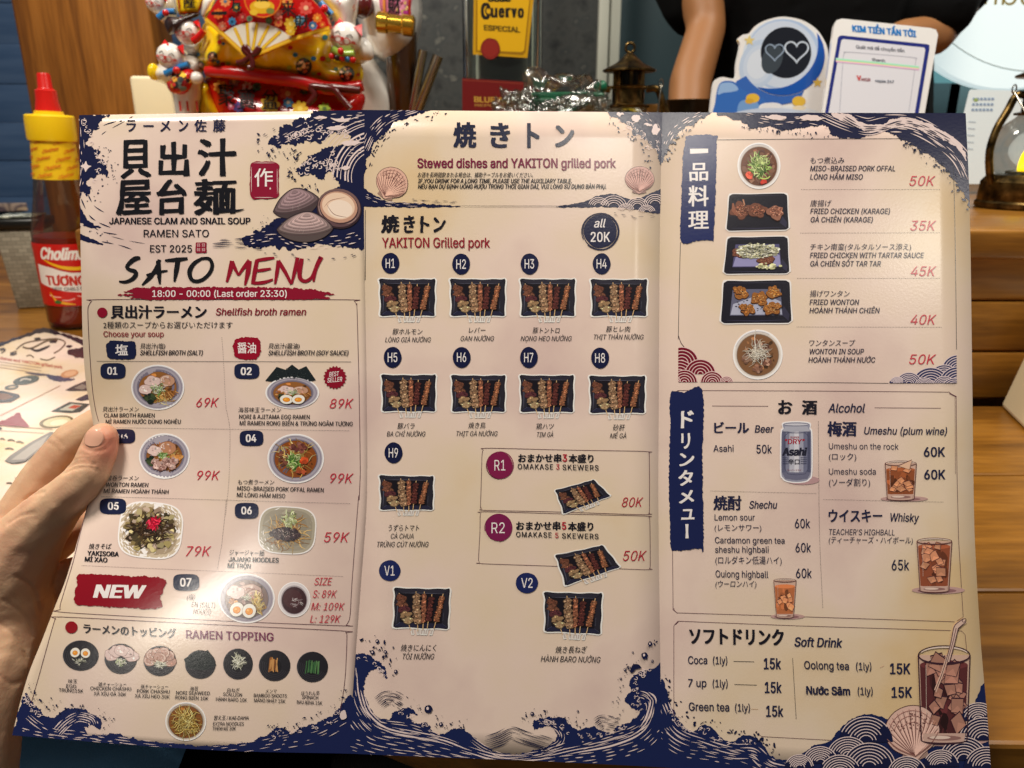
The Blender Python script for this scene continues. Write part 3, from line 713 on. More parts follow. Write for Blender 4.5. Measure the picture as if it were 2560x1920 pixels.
MEATS = [[(136, 84, 60), (98, 56, 44), (166, 112, 80)], [(178, 138, 106), (140, 92, 64), (206, 172, 138)], [(176, 110, 82), (132, 70, 54), (196, 132, 98)], [(104, 52, 48), (78, 38, 38), (124, 70, 58)], [(168, 108, 76), (120, 66, 44), (194, 140, 104)]]
def skewers(u, seed=1):
    """a black tray of five skewers in the unit square, sticks hanging over the lower rim"""
    # sticks' white outlines
    for x0, x1 in ((.33, .375), (.455, .465), (.53, .525), (.575, .57), (.63, .60), (.73, .685)):
        u.stroke([(x0, .93), (x1, 1.16)], .052, (238, 234, 228), smooth=False); u.stroke([(x0, .93), (x1, 1.135)], .028, (196, 182, 176), smooth=False)
    wav = lambda e: [(0-e, .03), (.03, -e), (.22, .022-e), (.42, .015-e), (.6, .03-e), (.78, .012-e), (.93, .022-e), (.985, .0-e), (1+e, .05), (.985+e, .3), (.995+e, .55), (.98+e, .8), (.985+e, .98), (.96, 1+e), (.8, .985+e), (.55, 1+e), (.3, .98+e), (.06, 1+e), (.02-e, .97), (.035-e, .7), (.015-e, .4), (.025-e, .2)]
    u.poly([(x, y) for x, y in cat_rom(wav(.028), True, .04)], (242, 238, 234))
    u.poly([(x, y) for x, y in cat_rom(wav(0), True, .04)], (30, 28, 38))
    u.poly([(.03, .03), (.97, .04), (.87, .14), (.14, .13)], (46, 44, 56)); u.poly([(.03, .97), (.14, .86), (.87, .87), (.965, .98)], (38, 38, 60)); u.poly([(.97, .06), (.97, .95), (.88, .85), (.88, .15)], (40, 38, 48)); u.poly([(.035, .06), (.13, .15), (.13, .85), (.035, .94)], (42, 40, 50))
    u.poly([(.14, .13), (.87, .14), (.87, .87), (.14, .86)], (24, 20, 28))
    u.stroke([(.14, .135), (.5, .13), (.87, .14)], .012, (92, 92, 108), taper=.8, step=.1); u.stroke([(.05, .1), (.08, .5), (.07, .9)], .012, (90, 90, 108), taper=.9, step=.1); u.stroke([(.9, .6), (.89, .8)], .02, (110, 114, 132), taper=.9); u.stroke([(.06, .94), (.14, .86)], .014, (84, 88, 120), taper=.6); u.stroke([(.96, .95), (.88, .87)], .014, (84, 88, 120), taper=.6)
    rnd = random.Random(3)
    axes = [((.11, .2), (.30, .93), .095), ((.40, .16), (.45, .93), .072), ((.545, .16), (.545, .9), .042), ((.675, .22), (.63, .86), .05), ((.87, .2), (.76, .86), .05)]
    for k, ((xa, ya), (xb, yb), w) in enumerate(axes):
        L = math.hypot(xb-xa, yb-ya); dx, dy = (xb-xa)/L, (yb-ya)/L
        u.stroke([(xa-dx*.07, ya-dy*.07), (xb+dx*.14, yb+dy*.14)], .014, (214, 176, 128), smooth=False)
        n = (5, 6, 6, 7, 10)[k]
        for i in range(n):
            t = (i+.5)/n*.93; x, y = xa+(xb-xa)*t, ya+(yb-ya)*t
            pal = MEATS[k]
            if k == 0: pal = [[(140, 86, 66), (112, 66, 52)], [(150, 96, 74), (118, 70, 56)], [(110, 58, 64), (90, 46, 52)], [(190, 152, 112), (160, 118, 84)], [(206, 172, 130), (170, 128, 92)]][i]
            rot = math.degrees(math.atan2(dy, dx))+90+(25 if k == 4 else rnd.uniform(-12, 12))
            h = L/n*.62
            u.ell(x, y, w*1.12, h*1.1, lighten(pal[0], .45), rot, n=12, wob=.5, seed=i+k*10)
            u.ell(x, y-.004, w, h*.92, lighten(pal[0], .82), rot, n=14, wob=.7, seed=i+k*10)
            blotch(u, x, y, w*.8, h*.75, 22 if k < 2 else 11, pal+[lighten(pal[0], .5), lighten(pal[0], 1.35), lighten(pal[0], .6)], .006, .016, i+k*31, .9)
def tray_quad(p, q):
    (ax, ay), (bx, by), (cx, cy), (dx, dy) = q
    return p.sub(lambda x, y: ((1-y)*((1-x)*ax+x*bx)+y*((1-x)*dx+x*cx), (1-y)*((1-x)*ay+x*by)+y*((1-x)*dy+x*cy)))
def skewer_picture(tile, q, label=None):
    p = Print(tile); skewers(tray_quad(p, q)); return put(p, 'dish_picture', 1, 2, label)
for x0, y0, x1, y1 in ((231, 324, 566, 547), (651, 324, 981, 547), (1066, 324, 1394, 547), (1484, 326, 1820, 547), (244, 891, 569, 1112), (658, 894, 981, 1114), (1064, 894, 1386, 1116), (1476, 898, 1809, 1122)):
    skewer_picture(TI, [(x0, y0), (x1, y0), (x1, y1), (x0, y1)])
skewer_picture(TF, [(247-4, -155), (580, -150), (580, 62), (247-4, 62)])
skewer_picture(TF, [(340-5, 541), (682, 546), (674, 800), (322, 790)])
skewer_picture(TF, [(1262, 568), (1624, 574), (1618, 832), (1260, 815)])
skewer_picture(TF, [(1330, -62), (1570, -128), (1680, -25), (1378, 90)], 'tilted tray of skewers beside the three skewer set')
skewer_picture(TF, [(1330, 340), (1625, 277), (1740, 415), (1388, 535)], 'tilted tray of skewers beside the five skewer set')

def pic(tile, k, cx, cy, rx, ry, fn, label=None, rot=0):
    p = Print(tile); fn(unit(p, cx, cy, rx, ry, rot)); return put(p, 'dish_picture', k, 2, label)
def f01(u):
    bowl(u, (150, 98, 50))
    strands(u, .15, .5, .4, .28, 40, NOOD, .03, .6, 1); pork(u, .36, -.3, .3, (196, 150, 122), 2); chicken(u, -.2, -.26, .3, 3); chicken(u, -.46, .1, .26, 5)
    blotch(u, -.32, .5, .2, .17, 26, DKG, .05, .1, 2); 
    for i in range(6): u.stroke([(.2+i*.1, .24-i*.01), (.4+i*.085, .62-i*.07)], .07, BAMB[i % 3], taper=.4)
    strands(u, .02, .08, .24, .24, 60, GREEN+WHT, .025, .6, 4)
def f02(u):
    bowl(u, (150, 96, 50))
    pork(u, .3, -.14, .3, (196, 150, 122), 2); chicken(u, -.24, -.18, .3, 3); strands(u, 0, -.02, .2, .16, 40, GREEN+WHT, .025, .6, 4)
    for i in range(6): u.stroke([(.3+i*.06, .02), (.44+i*.06, .34-i*.03)], .06, BAMB[i % 3], taper=.4)
    blotch(u, -.46, .1, .2, .2, 14, BAMB, .04, .1, 3); blotch(u, -.4, .3, .12, .2, 14, DKG, .04, .08, 5)
    egg(u, -.22, .44, .25, -10); egg(u, .24, .44, .25, 10)
def f02n(u): pass
def f03(u):
    bowl(u, (140, 88, 44))
    strands(u, .3, -.1, .35, .3, 30, NOOD, .03, .6, 1); pork(u, .12, -.36, .34, (186, 130, 96), 2); chicken(u, -.4, -.24, .27, 3)
    blotch(u, .5, .05, .22, .1, 14, BAMB, .05, .1, 2); blotch(u, -.55, .25, .16, .2, 22, DKG, .05, .1, 2); strands(u, -.05, 0, .2, .17, 46, GREEN, .03, .6, 4)
    for i, (x, y, r) in enumerate(((-.35, .3, .17), (-.1, .46, .22), (.2, .34, .18), (.42, .26, .17), (.1, .2, .14), (-.3, .5, .14), (.35, .5, .15))):
        u.ell(x, y, r*1.05, r, (110, 74, 66), wob=.5, seed=i); u.ell(x, y-.02, r, r*.9, (188, 150, 140), wob=.5, seed=i); blotch(u, x, y, r*.7, r*.6, 8, [(206, 176, 168), (150, 108, 100)], .03, .06, i)
def f04(u):
    bowl(u, (140, 74, 30), inner=.78)
    strands(u, 0, 0, .62, .62, 70, NOOD+[(170, 96, 40)], .03, .6, 1); blotch(u, .1, -.45, .28, .2, 18, [(124, 70, 60), (150, 96, 84), (96, 50, 46)], .05, .1, 2)
    blotch(u, -.35, 0, .3, .4, 16, [(110, 66, 52), (140, 88, 66)], .04, .08, 5); strands(u, -.06, .1, .3, .36, 90, [(96, 140, 60), (140, 176, 90), (70, 108, 48), (190, 200, 140)], .045, .4, 4)
    blotch(u, .35, .1, .14, .12, 8, [(214, 84, 40), (190, 60, 30)], .06, .11, 6); blotch(u, .2, .5, .14, .12, 8, [(206, 100, 46), (180, 84, 50)], .06, .11, 7)
def plate_sq(u, c0, c1, wob=0):
    sq = lambda k: [(k*math.copysign(abs(math.cos(a))**.62, math.cos(a)), k*math.copysign(abs(math.sin(a))**.62, math.sin(a))) for a in [i*math.pi/24 for i in range(48)]]
    u.poly(sq(1.05), (246, 240, 238)); u.poly(sq(1), c0); u.poly(sq(.9), c1); u.poly(sq(.7), lighten(c1, .93))
def f05(u):
    plate_sq(u, (204, 186, 160), (170, 150, 126))
    blotch(u, 0, -.05, .78, .72, 150, [(92, 78, 52), (60, 46, 36), (130, 112, 74), (150, 128, 110), (76, 66, 48)], .06, .14, 2)
    blotch(u, 0, 0, .85, .8, 40, [(184, 166, 110), (170, 150, 134), (206, 190, 140)], .06, .12, 3); strands(u, 0, 0, .6, .6, 90, [(56, 40, 30), (84, 62, 40), (44, 34, 30)], .035, .5, 4)
    strands(u, .08, -.26, .2, .22, 60, [(214, 26, 60), (240, 60, 90), (176, 14, 44)], .04, .55, 5)
def f06(u):
    plate_sq(u, (176, 166, 146), (158, 148, 130))
    strands(u, 0, .1, .6, .58, 130, [(196, 152, 84), (160, 110, 52), (220, 184, 120)], .03, .7, 1); strands(u, .05, -.45, .26, .4, 60, [(190, 200, 140), (220, 224, 180), (150, 160, 100)], .05, .5, 4)
    blotch(u, -.05, .16, .5, .24, 90, [(52, 34, 44), (36, 22, 34), (70, 48, 54)], .05, .1, 2); blotch(u, -.05, .12, .42, .2, 60, [(190, 170, 160), (150, 130, 130)], .012, .02, 7)
def f07(u):
    bowl(u, (122, 98, 92), ((182, 174, 184), (148, 138, 152), (158, 148, 160), (134, 124, 140)), .8)
    pork(u, .12, -.3, .42, (190, 156, 146), 2, .3); chicken(u, -.4, -.26, .32, 3); pork(u, .3, -.1, .3, (182, 148, 136), 5)
    strands(u, .42, .22, .24, .4, 60, NOOD, .04, .6, 1); strands(u, 0, -.05, .18, .14, 30, WHT, .03, .5, 4); blotch(u, -.5, .15, .14, .1, 10, BAMB, .05, .09, 3)
    egg(u, -.36, .46, .25, 20); egg(u, .1, .52, .25, 8)
def f07s(u):
    u.ell(0, 0, 1.05, 1.05, (250, 246, 246)); u.ell(0, 0, 1, 1, (224, 216, 218)); u.ell(0, .03, .86, .86, (170, 158, 164)); u.ell(0, .05, .8, .8, (58, 26, 34)); u.ell(-.1, -.05, .6, .55, (72, 32, 38))
    strands(u, .12, .18, .35, .25, 22, [(206, 196, 196), (160, 140, 146)], .03, .6, 3)
pic(TD, 0, 936, 873, 150, 128, f01); pic(TD, 0, 1732, 905, 152, 90, f02)
def fn(u):
    nori(u, [(-1, .55), (-.55, -.78), (-.2, -.5), (.06, -1), (.32, -.52), (.62, -.85), (1, .5), (.5, .78), (0, .5), (-.55, .72)], 3)
    for pts in ([(-.2, -.5), (-.1, .5)], [(.32, -.52), (.25, .5)]): u.stroke(pts, .03, (62, 70, 70), taper=.8)
pic(TD, 0, 1722, 800, 150, 62, fn)
pic(TD, 0, 975, 1280, 144, 129, f03); pic(TD, 0, 1752, 1295, 160, 140, f04)
pic(TE, 0, 926, 186, 188, 166, f05, rot=6); pic(TE, 0, 1765, 186, 170, 140, f06, rot=4)
pic(TE, 0, 1516, 604, 165, 145, f07); pic(TE, 0, 1808, 611, 96, 104, f07s)

def dish(u):
    u.ell(0, 0, 1, 1, (38, 36, 42)); 
    for k in (.92, .8, .68, .56): u.ring(0, .03, k, k, .03, (62, 60, 68), 20, 200)
    u.ell(0, .05, .45, .45, (30, 28, 34)); u.ring(0, 0, 1, 1, .04, (84, 82, 90), 150, 260)
def t1(u): dish(u); strands(u, -.1, .38, .3, .2, 30, WHT+[(60, 62, 50)], .035, .6, 2); egg(u, -.32, -.18, .26, 8); egg(u, .26, -.18, .26, -8)
def t2(u):
    dish(u)
    for i, (x, y) in enumerate(((-.6, -.2), (.66, -.2), (-.3, -.45), (.36, -.45), (.03, -.55))): chicken(u, x, y, .42, i+1)
    strands(u, 0, .2, .3, .22, 50, WHT+GREEN[2:3], .04, .6, 3)
def t3(u):
    dish(u)
    for i, (x, y) in enumerate(((-.62, .02), (.62, .0), (-.5, -.35), (.5, -.38), (-.15, -.5), (.2, -.55), (0, -.2))): pork(u, x, y, .38, (190, 146, 130), i+1)
    strands(u, 0, .22, .34, .2, 50, WHT, .04, .6, 3)
def t4(u):
    dish(u); nori(u, [(-1.1, -.3), (-.55, -.75), (-.2, -1), (.1, -.8), (.4, -1.05), (.7, -.7), (1.05, .0), (.6, .3), (.2, .4), (-.5, .35), (-.9, .2)], 4); u.stroke([(-.2, -1), (-.1, .3)], .03, (58, 66, 66)); u.stroke([(.4, -1.05), (.3, .3)], .03, (58, 66, 66))
def t5(u): dish(u); strands(u, 0, -.18, .4, .42, 80, WHT, .04, .6, 3)
def t6(u):
    dish(u); rnd = random.Random(4)
    for i in range(16): x = rnd.uniform(-.32, .25); u.stroke([(x, -.55+rnd.uniform(0, .2)), (x+rnd.uniform(-.1, .15), .25+rnd.uniform(0, .2))], .1, rnd.choice(BAMB+[(200, 132, 96)]), taper=.3)
def t7(u):
    dish(u); rnd = random.Random(4)
    for i in range(18): x = rnd.uniform(-.4, .4); u.stroke([(x, -.45+rnd.uniform(0, .15)), (x+rnd.uniform(-.08, .08), .35+rnd.uniform(0, .12))], .1, rnd.choice([(64, 108, 66), (40, 80, 52), (92, 136, 84)]), taper=.3)
for f, (cx, cy, rx, ry) in zip((t1, t2, t3, t4, t5, t6, t7), ((497, 955, 110, 93), (743, 975, 100, 93), (983, 988, 100, 93), (1232, 1010, 94, 88), (1463, 1007, 91, 95), (1688, 1017, 97, 95), (1920, 1025, 96, 94))): pic(TE, 0, cx, cy, rx, ry, f, rot=4)
def fk(u):
    bowl(u, (138, 84, 38), ((236, 226, 214), (206, 192, 178), (186, 170, 156), (150, 128, 110)), .86); strands(u, 0, .02, .55, .6, 150, [(214, 190, 110), (236, 220, 150), (180, 146, 70)], .03, .7, 2)
pic(TE, 0, 1142, 1360, 120, 114, fk)
# right panel dishes
def g1(u):
    bowl(u, (110, 66, 44), ((240, 234, 230), (222, 212, 208), (206, 194, 188), (150, 120, 104)), .86)
    blotch(u, 0, .05, .7, .72, 60, [(126, 84, 62), (92, 56, 44), (150, 106, 84)], .06, .14, 2); strands(u, .0, -.02, .55, .55, 130, [(120, 150, 70), (160, 186, 104), (84, 116, 52), (206, 216, 150)], .05, .4, 4)
    blotch(u, -.45, .45, .14, .12, 8, [(214, 90, 66), (190, 60, 44)], .07, .11, 5); blotch(u, .25, .75, .14, .08, 6, [(196, 56, 40)], .06, .1, 6); blotch(u, .1, -.2, .14, .14, 12, [(190, 206, 130)], .05, .1, 7); u.ring(.25, .45, .3, .18, .06, (190, 210, 110), 10, 140)
pic(TJ, 2, 562, 272, 122, 131, g1)
def tray(p, q, inner=None):
    u = tray_quad(p, q)
    o = lambda e: cat_rom([(-e, .05), (.05, -e), (.35, .01-e), (.65, -e), (.95, -e), (1+e, .05), (1+e*.6, .5), (1+e, .95), (.96, 1+e), (.6, 1+e), (.3, 1+e), (.04, 1+e), (-e, .95), (-e*.6, .5)], True, .05)
    u.poly(o(.025), (240, 234, 232)); u.poly(o(0), (28, 26, 38)); u.stroke([(.08, .93), (.5, .95), (.92, .93)], .015, (66, 64, 92), taper=.7); u.stroke([(.05, .06), (.5, .05), (.95, .06)], .012, (62, 60, 80), taper=.7); u.poly([(.9, .6), (.98, .8), (.96, .95), (.86, .8)], (50, 48, 70))
    if inner: u.poly([(.14, .2), (.86, .2), (.88, .82), (.12, .82)], inner[0]); u.poly([(.16, .55), (.6, .3), (.86, .5), (.87, .8), (.13, .8)], inner[1])
    return u
def chunk(u, x, y, r, pal, seed, n=30):
    u.ell(x, y+.02, r*1.05, r*1.35, (50, 26, 24), wob=.6, seed=seed, n=30); u.ell(x, y, r, r*1.3, lighten(pal[0], .8), wob=.6, seed=seed, n=30); blotch(u, x, y, r*.82, r*1.0, n*4, pal+[lighten(pal[0], 1.3), lighten(pal[1], .7)], r*.03, r*.1, seed, .9)
KAR = [(150, 92, 70), (112, 60, 48), (190, 134, 104), (84, 44, 40), (170, 112, 90)]
p = Print(TJ); u = tray(p, [(388, 440), (727, 436), (738, 650), (370, 657)])
chunk(u, .22, .46, .155, KAR, 3, 50); u.stroke([(.07, .25), (.09, .45), (.16, .6)], .07, KAR[0], taper=.6); u.stroke([(.24, .15), (.27, .3)], .06, KAR[2], taper=.6); chunk(u, .5, .45, .14, KAR, 5, 50); chunk(u, .8, .5, .13, [(190, 128, 104), (140, 82, 66), (214, 160, 136), (120, 70, 60)], 8, 50); put(p, 'dish_picture', 2, 2)
p = Print(TJ); u = tray(p, [(378, 695), (730, 691), (742, 909), (354, 912)], ((86, 82, 122), (150, 146, 190)))
chunk(u, .24, .42, .13, KAR, 9, 20); chunk(u, .64, .62, .12, KAR, 12, 20); blotch(u, .5, .38, .34, .2, 130, [(216, 212, 182), (196, 194, 158), (232, 228, 206), (160, 156, 128)], .018, .042, 4); blotch(u, .5, .38, .33, .19, 160, [(226, 222, 196), (240, 236, 218), (190, 186, 150)], .012, .028, 14); blotch(u, .68, .8, .2, .08, 26, [(220, 216, 176), (200, 198, 150)], .014, .03, 5); strands(u, .5, .4, .3, .2, 60, [(110, 112, 92), (70, 64, 60)], .012, .25, 6); put(p, 'dish_picture', 2, 2)
p = Print(TJ); u = tray(p, [(355, 953), (742, 951), (754, 1202), (337, 1205)], ((100, 100, 124), (176, 178, 200)))
WON = [(196, 124, 58), (150, 82, 36), (222, 160, 90), (110, 58, 30), (236, 190, 130)]
blotch(u, .5, .5, .33, .28, 40, [(90, 86, 100), (60, 56, 70)], .008, .02, 3)
for i, (x, y, r) in enumerate(((.27, .3, .1), (.22, .22, .07), (.54, .44, .12), (.76, .27, .1), (.38, .68, .105), (.3, .62, .06), (.72, .66, .11), (.8, .6, .06))): chunk(u, x, y, r, WON, i+20, 26)
put(p, 'dish_picture', 2, 2)
def g5(u):
    bowl(u, (132, 92, 62), ((244, 238, 234), (226, 216, 208), (210, 198, 190), (170, 146, 126)), .86)
    for i, (x, y, r) in enumerate(((-.3, .05, .22), (.3, -.25, .22), (.35, .3, .2), (0, .6, .2), (-.5, .2, .16), (0, -.4, .2))): u.ell(x, y, r, r*.9, (128, 90, 74), wob=.4, seed=i); blotch(u, x, y, r*.8, r*.7, 14, [(170, 132, 112), (146, 104, 84), (112, 74, 60)], .04, .09, i)
    strands(u, -.02, -.05, .36, .4, 90, [(226, 216, 200), (206, 194, 176), (240, 234, 222)], .022, .8, 4); u.stroke([(-.1, -.2), (-.14, -.7), (-.1, -1.05)], .03, (226, 218, 206))
pic(TJ, 2, 555, 1390, 141, 141, g5)

# ---------------------------------------------------------------- printed shells, glasses and the can
def shell(p, cx, cy, rx, ry, rot, c0=(222, 186, 166), seed=1):
    u = unit(p, cx, cy, rx, ry, rot)
    out = [(0, .95), (-.3, .75), (-.75, .45), (-.98, .0), (-.9, -.45), (-.6, -.8), (-.2, -.97), (.2, -.98), (.6, -.82), (.9, -.45), (.99, 0), (.78, .42), (.3, .75)]
    u.poly([(-.42, .6), (-.5, .88), (0, .98), (.5, .86), (.42, .58)], lighten(c0, .72))
    u.poly([(x*1.03, y*1.03) for x, y in cat_rom(out, True, .06)], (80, 48, 52)); u.poly(cat_rom(out, True, .06), c0)
    for i in range(-6, 7):
        a = i*.245; x, y = math.sin(a)*.96, -math.cos(a)*.92+.02
        u.stroke([(0, .82), (x*.55+.03*i/6, .35+y*.5), (x, y)], .035, (120, 76, 72), taper=.7, step=.1)
        a += .12; x, y = math.sin(a)*.93, -math.cos(a)*.9+.02
        u.stroke([(0, .78), (x*.55, .35+y*.5), (x, y)], .06, lighten(c0, 1.1), taper=.8, step=.1)
    for r in (.5, .72, .9): u.ring(0, .1, r, r*1.05, .025, (170, 120, 112), 205, 335, n=26)
    rnd = random.Random(seed)
    for i in range(40):
        a, r = rnd.uniform(-1.2, 1.2), rnd.uniform(.35, .95); u.ell(math.sin(a)*r*.95, -math.cos(a)*r*.9+.1, .03, .02, (110, 64, 62), rnd.uniform(0, 90), n=7)
    for s_ in (-1, 1): u.stroke([(0, .8), (s_*.6, .45), (s_*.95, .05)], .05, (150, 104, 96), taper=.6, step=.1)
def shell_pic(tile, k, *a, **kw):
    p = Print(tile); shell(p, *a, **kw); put(p, 'shell_picture', k, 3)
shell_pic(TB, 1, 422, 1092, 96, 100, 28, (226, 180, 160)); shell_pic(TB, 1, 1893, 1070, 86, 82, 2, (206, 160, 150))
def glass(p, x0, y0, x1, y1, liq, tap=.09, top=.14, lvl=.2, base=.13, ice=10, seed=1, dark=(96, 56, 56), pale=.3):
    u = tray_quad(p, [(x0, y0), (x1, y0), (x1, y1), (x0, y1)])
    rnd = random.Random(seed)
    u.ell(.62, .95, .75, .07, (196, 158, 152)); u.ell(.58, .96, .55, .045, (150, 108, 110))
    e = lambda y: tap*y
    body = [(0, top/2), (e(1), 1-base*.35)]+[(.5-.5*(1-2*tap)*math.cos(a), 1-base*.35+base*.35*math.sin(a)) for a in [i*math.pi/10 for i in range(11)]]+[(1-e(1), 1-base*.35), (1, top/2)]
    u.poly(body, (214, 178, 160)); 
    lq = [(.03+e(lvl), lvl), (.03+e(1-base), 1-base), (.5, 1-base+.045), (.97-e(1-base), 1-base), (.97-e(lvl), lvl)]
    u.poly(lq, liq); u.ell(.5, lvl, .47-e(lvl), .05, lighten(liq, 1.25))
    blotch(u, .5, (lvl+1-base)/2+.05, .36, (1-base-lvl)*.42, 16, [lighten(liq, .8), lighten(liq, 1.15), lighten(liq, .6)], .05, .12, seed)
    for i in range(ice):
        x, y = rnd.uniform(.2, .8), rnd.uniform(lvl-.05, lvl+(1-base-lvl)*.85); r = rnd.uniform(.12, .2); a0 = rnd.uniform(0, 1.5)
        q = [(x+r*rnd.uniform(.7, 1.1)*math.cos(a0+j*1.57), y+r*.62*rnd.uniform(.7, 1.1)*math.sin(a0+j*1.57)) for j in range(4)]
        c = lighten(liq, rnd.uniform(1.05, 1.5)); c = tuple(int(v*(1-pale)+w*pale) for v, w in zip(c, (236, 196, 160)))
        u.poly(q, c); u.stroke(q+[q[0]], .016, dark, smooth=False); u.poly([q[0], q[1], (x, y)], lighten(c, 1.12))
    u.poly([(.03+e(.9), 1-base*.95), (.06+e(1), 1-.02), (.94-e(1), 1-.02), (.97-e(.9), 1-base*.95)], (206, 170, 156)); u.ell(.5, 1-base*.55, .36-tap*.5, base*.22, (150, 110, 104)); u.ell(.42, 1-base*.6, .2, base*.14, (232, 206, 192))
    for s_ in (0, 1):
        pts = [(s_+(1-2*s_)*e(y), y) for y in (top/2, .5, 1-base*.3)]; u.stroke(pts, .022, dark, smooth=False)
    u.ring(.5, top/2, .5, top/2, .022, dark); u.ring(.5, top/2, .47, top/2-.012, .014, (236, 214, 202), 200, 340)
    u.ring(.5, 1-base*.35, .5-tap, base*.35, .02, dark, 0, 180); u.stroke([(.12+e(.5), top), (.12+e(.6), .7)], .03, (240, 218, 204), taper=.8)
    return u
p = Print(TG); u = glass(p, 1355, 618, 1550, 865, (150, 82, 48), .08, .14, .22, .17, 11, 2, pale=.45); u.poly([(.42, .13), (.85, -.02), (.78, .22)], (232, 190, 160)); u.stroke([(.42, .13), (.85, -.02), (.78, .22)], .02, (96, 56, 56), smooth=False); put(p, 'drink_picture', 2, 2)
p = Print(TH); glass(p, 1550, -15, 1768, 325, (150, 80, 54), .1, .13, .16, .13, 16, 4, pale=.45); put(p, 'drink_picture', 2, 2)
p = Print(TH); glass(p, 672, 235, 812, 482, (190, 112, 70), .13, .1, .2, .12, 7, 6); put(p, 'drink_picture', 2, 2)
p = Print(TH); u = glass(p, 1557, 645, 1880, 1255, (92, 44, 46), .07, .2, .2, .12, 22, 8, (62, 34, 46), .5)
u.stroke([(.33, .46), (.45, .3), (.56, .12)], .05, (226, 186, 166), smooth=False); u.stroke([(.33, .46), (.45, .3), (.56, .12)], .012, (90, 56, 62), smooth=False)
q = p; q.stroke([(1738, 745), (1768, 640), (1790, 545), (1800, 525), (1846, 492)], [26, 26, 30, 34, 34], (222, 190, 174)); q.stroke([(1728, 745), (1757, 640), (1776, 545), (1792, 515), (1836, 482)], 5, (80, 52, 62)); q.stroke([(1751, 748), (1781, 640), (1803, 550), (1812, 536), (1852, 502)], 5, (80, 52, 62)); q.ring(1841, 492, 15, 11, 4, (80, 52, 62), rot=-35)
q.stroke([(1738, 745), (1768, 640), (1792, 540)], 5, (120, 84, 90))
put(p, 'drink_picture', 2, 2)
shell_pic(TH, 2, 1525, 1190, 168, 172, -8, (226, 186, 172))
p = Print(TG)
c = [(722, 392), (745, 380), (812, 376), (880, 380), (903, 392), (900, 420), (912, 452), (912, 690), (895, 735), (870, 750), (812, 756), (750, 748), (726, 730), (712, 690), (714, 450), (728, 420)]
p.ell(850, 738, 105, 28, (188, 150, 152))
p.poly(cat_rom(c, True, 8), (244, 240, 242))
sh = lambda k: [(812+(x-812)*k, 566+(y-566)*.965) for x, y in c]
p.poly(cat_rom(sh(.92), True, 8), (150, 150, 170))
for x0, x1, c0 in ((724, 748, (96, 98, 124)), (748, 770, (130, 132, 154)), (770, 800, (186, 186, 200)), (800, 828, (214, 212, 222)), (828, 856, (160, 160, 178)), (856, 880, (112, 114, 140)), (880, 900, (84, 86, 112))):
    p.poly([(x0, 440), (x1, 440), (x1, 690), (x0, 690)], c0)
p.poly([(730, 438), (744, 408), (880, 408), (896, 438)], (176, 176, 190)); p.ell(812, 396, 76, 10, (206, 204, 214)); p.ring(812, 396, 76, 10, 3, (100, 100, 122)); p.stroke([(728, 440), (812, 448), (898, 440)], 4, (96, 98, 122)); p.poly([(724, 690), (900, 690), (880, 728), (812, 738), (745, 728)], (110, 110, 134))
p.stroke([(738, 470), (738, 660), (760, 700), (812, 706), (866, 700), (890, 660), (890, 470)], 3, (70, 72, 98), smooth=False); p.stroke([(738, 470), (760, 448), (866, 448), (890, 470)], 3, (70, 72, 98), smooth=False)
p.text('SUPER', 775, 830, 482, 12, (150, 30, 50), bold=.02); p.text('"DRY"', 742, 862, 516, 30, (166, 28, 48), bold=.02, it=.1); p.text('Asahi', 728, 876, 586, 46, (34, 34, 52), bold=.045, it=.15)
for y in (600, 612, 624, 636):
    p.stroke([(728, y), (760, y+1)], 3, (60, 62, 88), smooth=False); p.stroke([(838, y), (876, y)], 3, (60, 62, 88), smooth=False)
p.text('辛口', 762, 832, 642, 34, (34, 34, 52), bold=.03); p.text('スーパードライ', 756, 842, 684, 14, (140, 40, 60))
put(p, 'drink_picture', 2, 2, 'silver beer can')
# ---------------------------------------------------------------- printed frames and rules
p = Print(TD)
p.stroke([(585, 1075), (566, 1000), (548, 880), (534, 700), (526, 560), (521, 420), (528, 385), (545, 362), (575, 353), (1300, 353), (2070, 354), (2098, 362), (2112, 385), (2116, 420), (2128, 900), (2134, 1300), (2134, 1400), (2128, 1540)], 3.2, LINE)
for pts in ([(1315, 580), (1325, 720), (1340, 1000), (1362, 1110), (1358, 1400), (1336, 1640)],):
    d = cat_rom(pts, False, 40)
    for a, b in zip(d, d[1:]): p.dots(a, b, 9, 1.8, INK)
p.stroke([(575, 718), (2080, 722)], 2.2, INK, smooth=False)
p.dots((690, 1112), (2075, 1130), 9, 2, INK); p.dots((605, 1520), (2080, 1562), 9, 2, INK)
put(p, 'ruled_frame', 0, 1)
p = Print(TE)
p.stroke([(566, -60), (545, 20), (500, 180), (450, 380), (400, 545), (372, 640), (372, 672), (392, 690), (1200, 735), (2096, 772), (2125, 768), (2142, 745), (2152, 700), (2165, 480), (2200, 20), (2204, -20)], 3.2, LINE); p.dots((505, 403), (2115, 470), 9, 2, LINE)
for a, b in zip(((1390, 0), (1382, 100), (1362, 280)), ((1382, 100), (1362, 280), (1334, 432))): p.dots(a, b, 9, 2, INK)
p.stroke([(190, 1255), (240, 1080), (330, 760), (345, 730), (372, 718), (1200, 760), (2095, 803), (2122, 815), (2132, 840), (2120, 1100), (2092, 1290)], 3.2, LINE)
put(p, 'ruled_frame', 0, 1)
p = Print(TI)
p.stroke([(832, 1685), (838, 1500), (842, 1362), (850, 1340), (872, 1328), (1300, 1338), (1808, 1347), (1828, 1356), (1833, 1380), (1834, 1690), (1828, 1712), (1808, 1722), (1300, 1706), (862, 1696), (842, 1690), (832, 1672)], 3, LINE)
put(p, 'ruled_frame', 1, 1)
p = Print(TF)
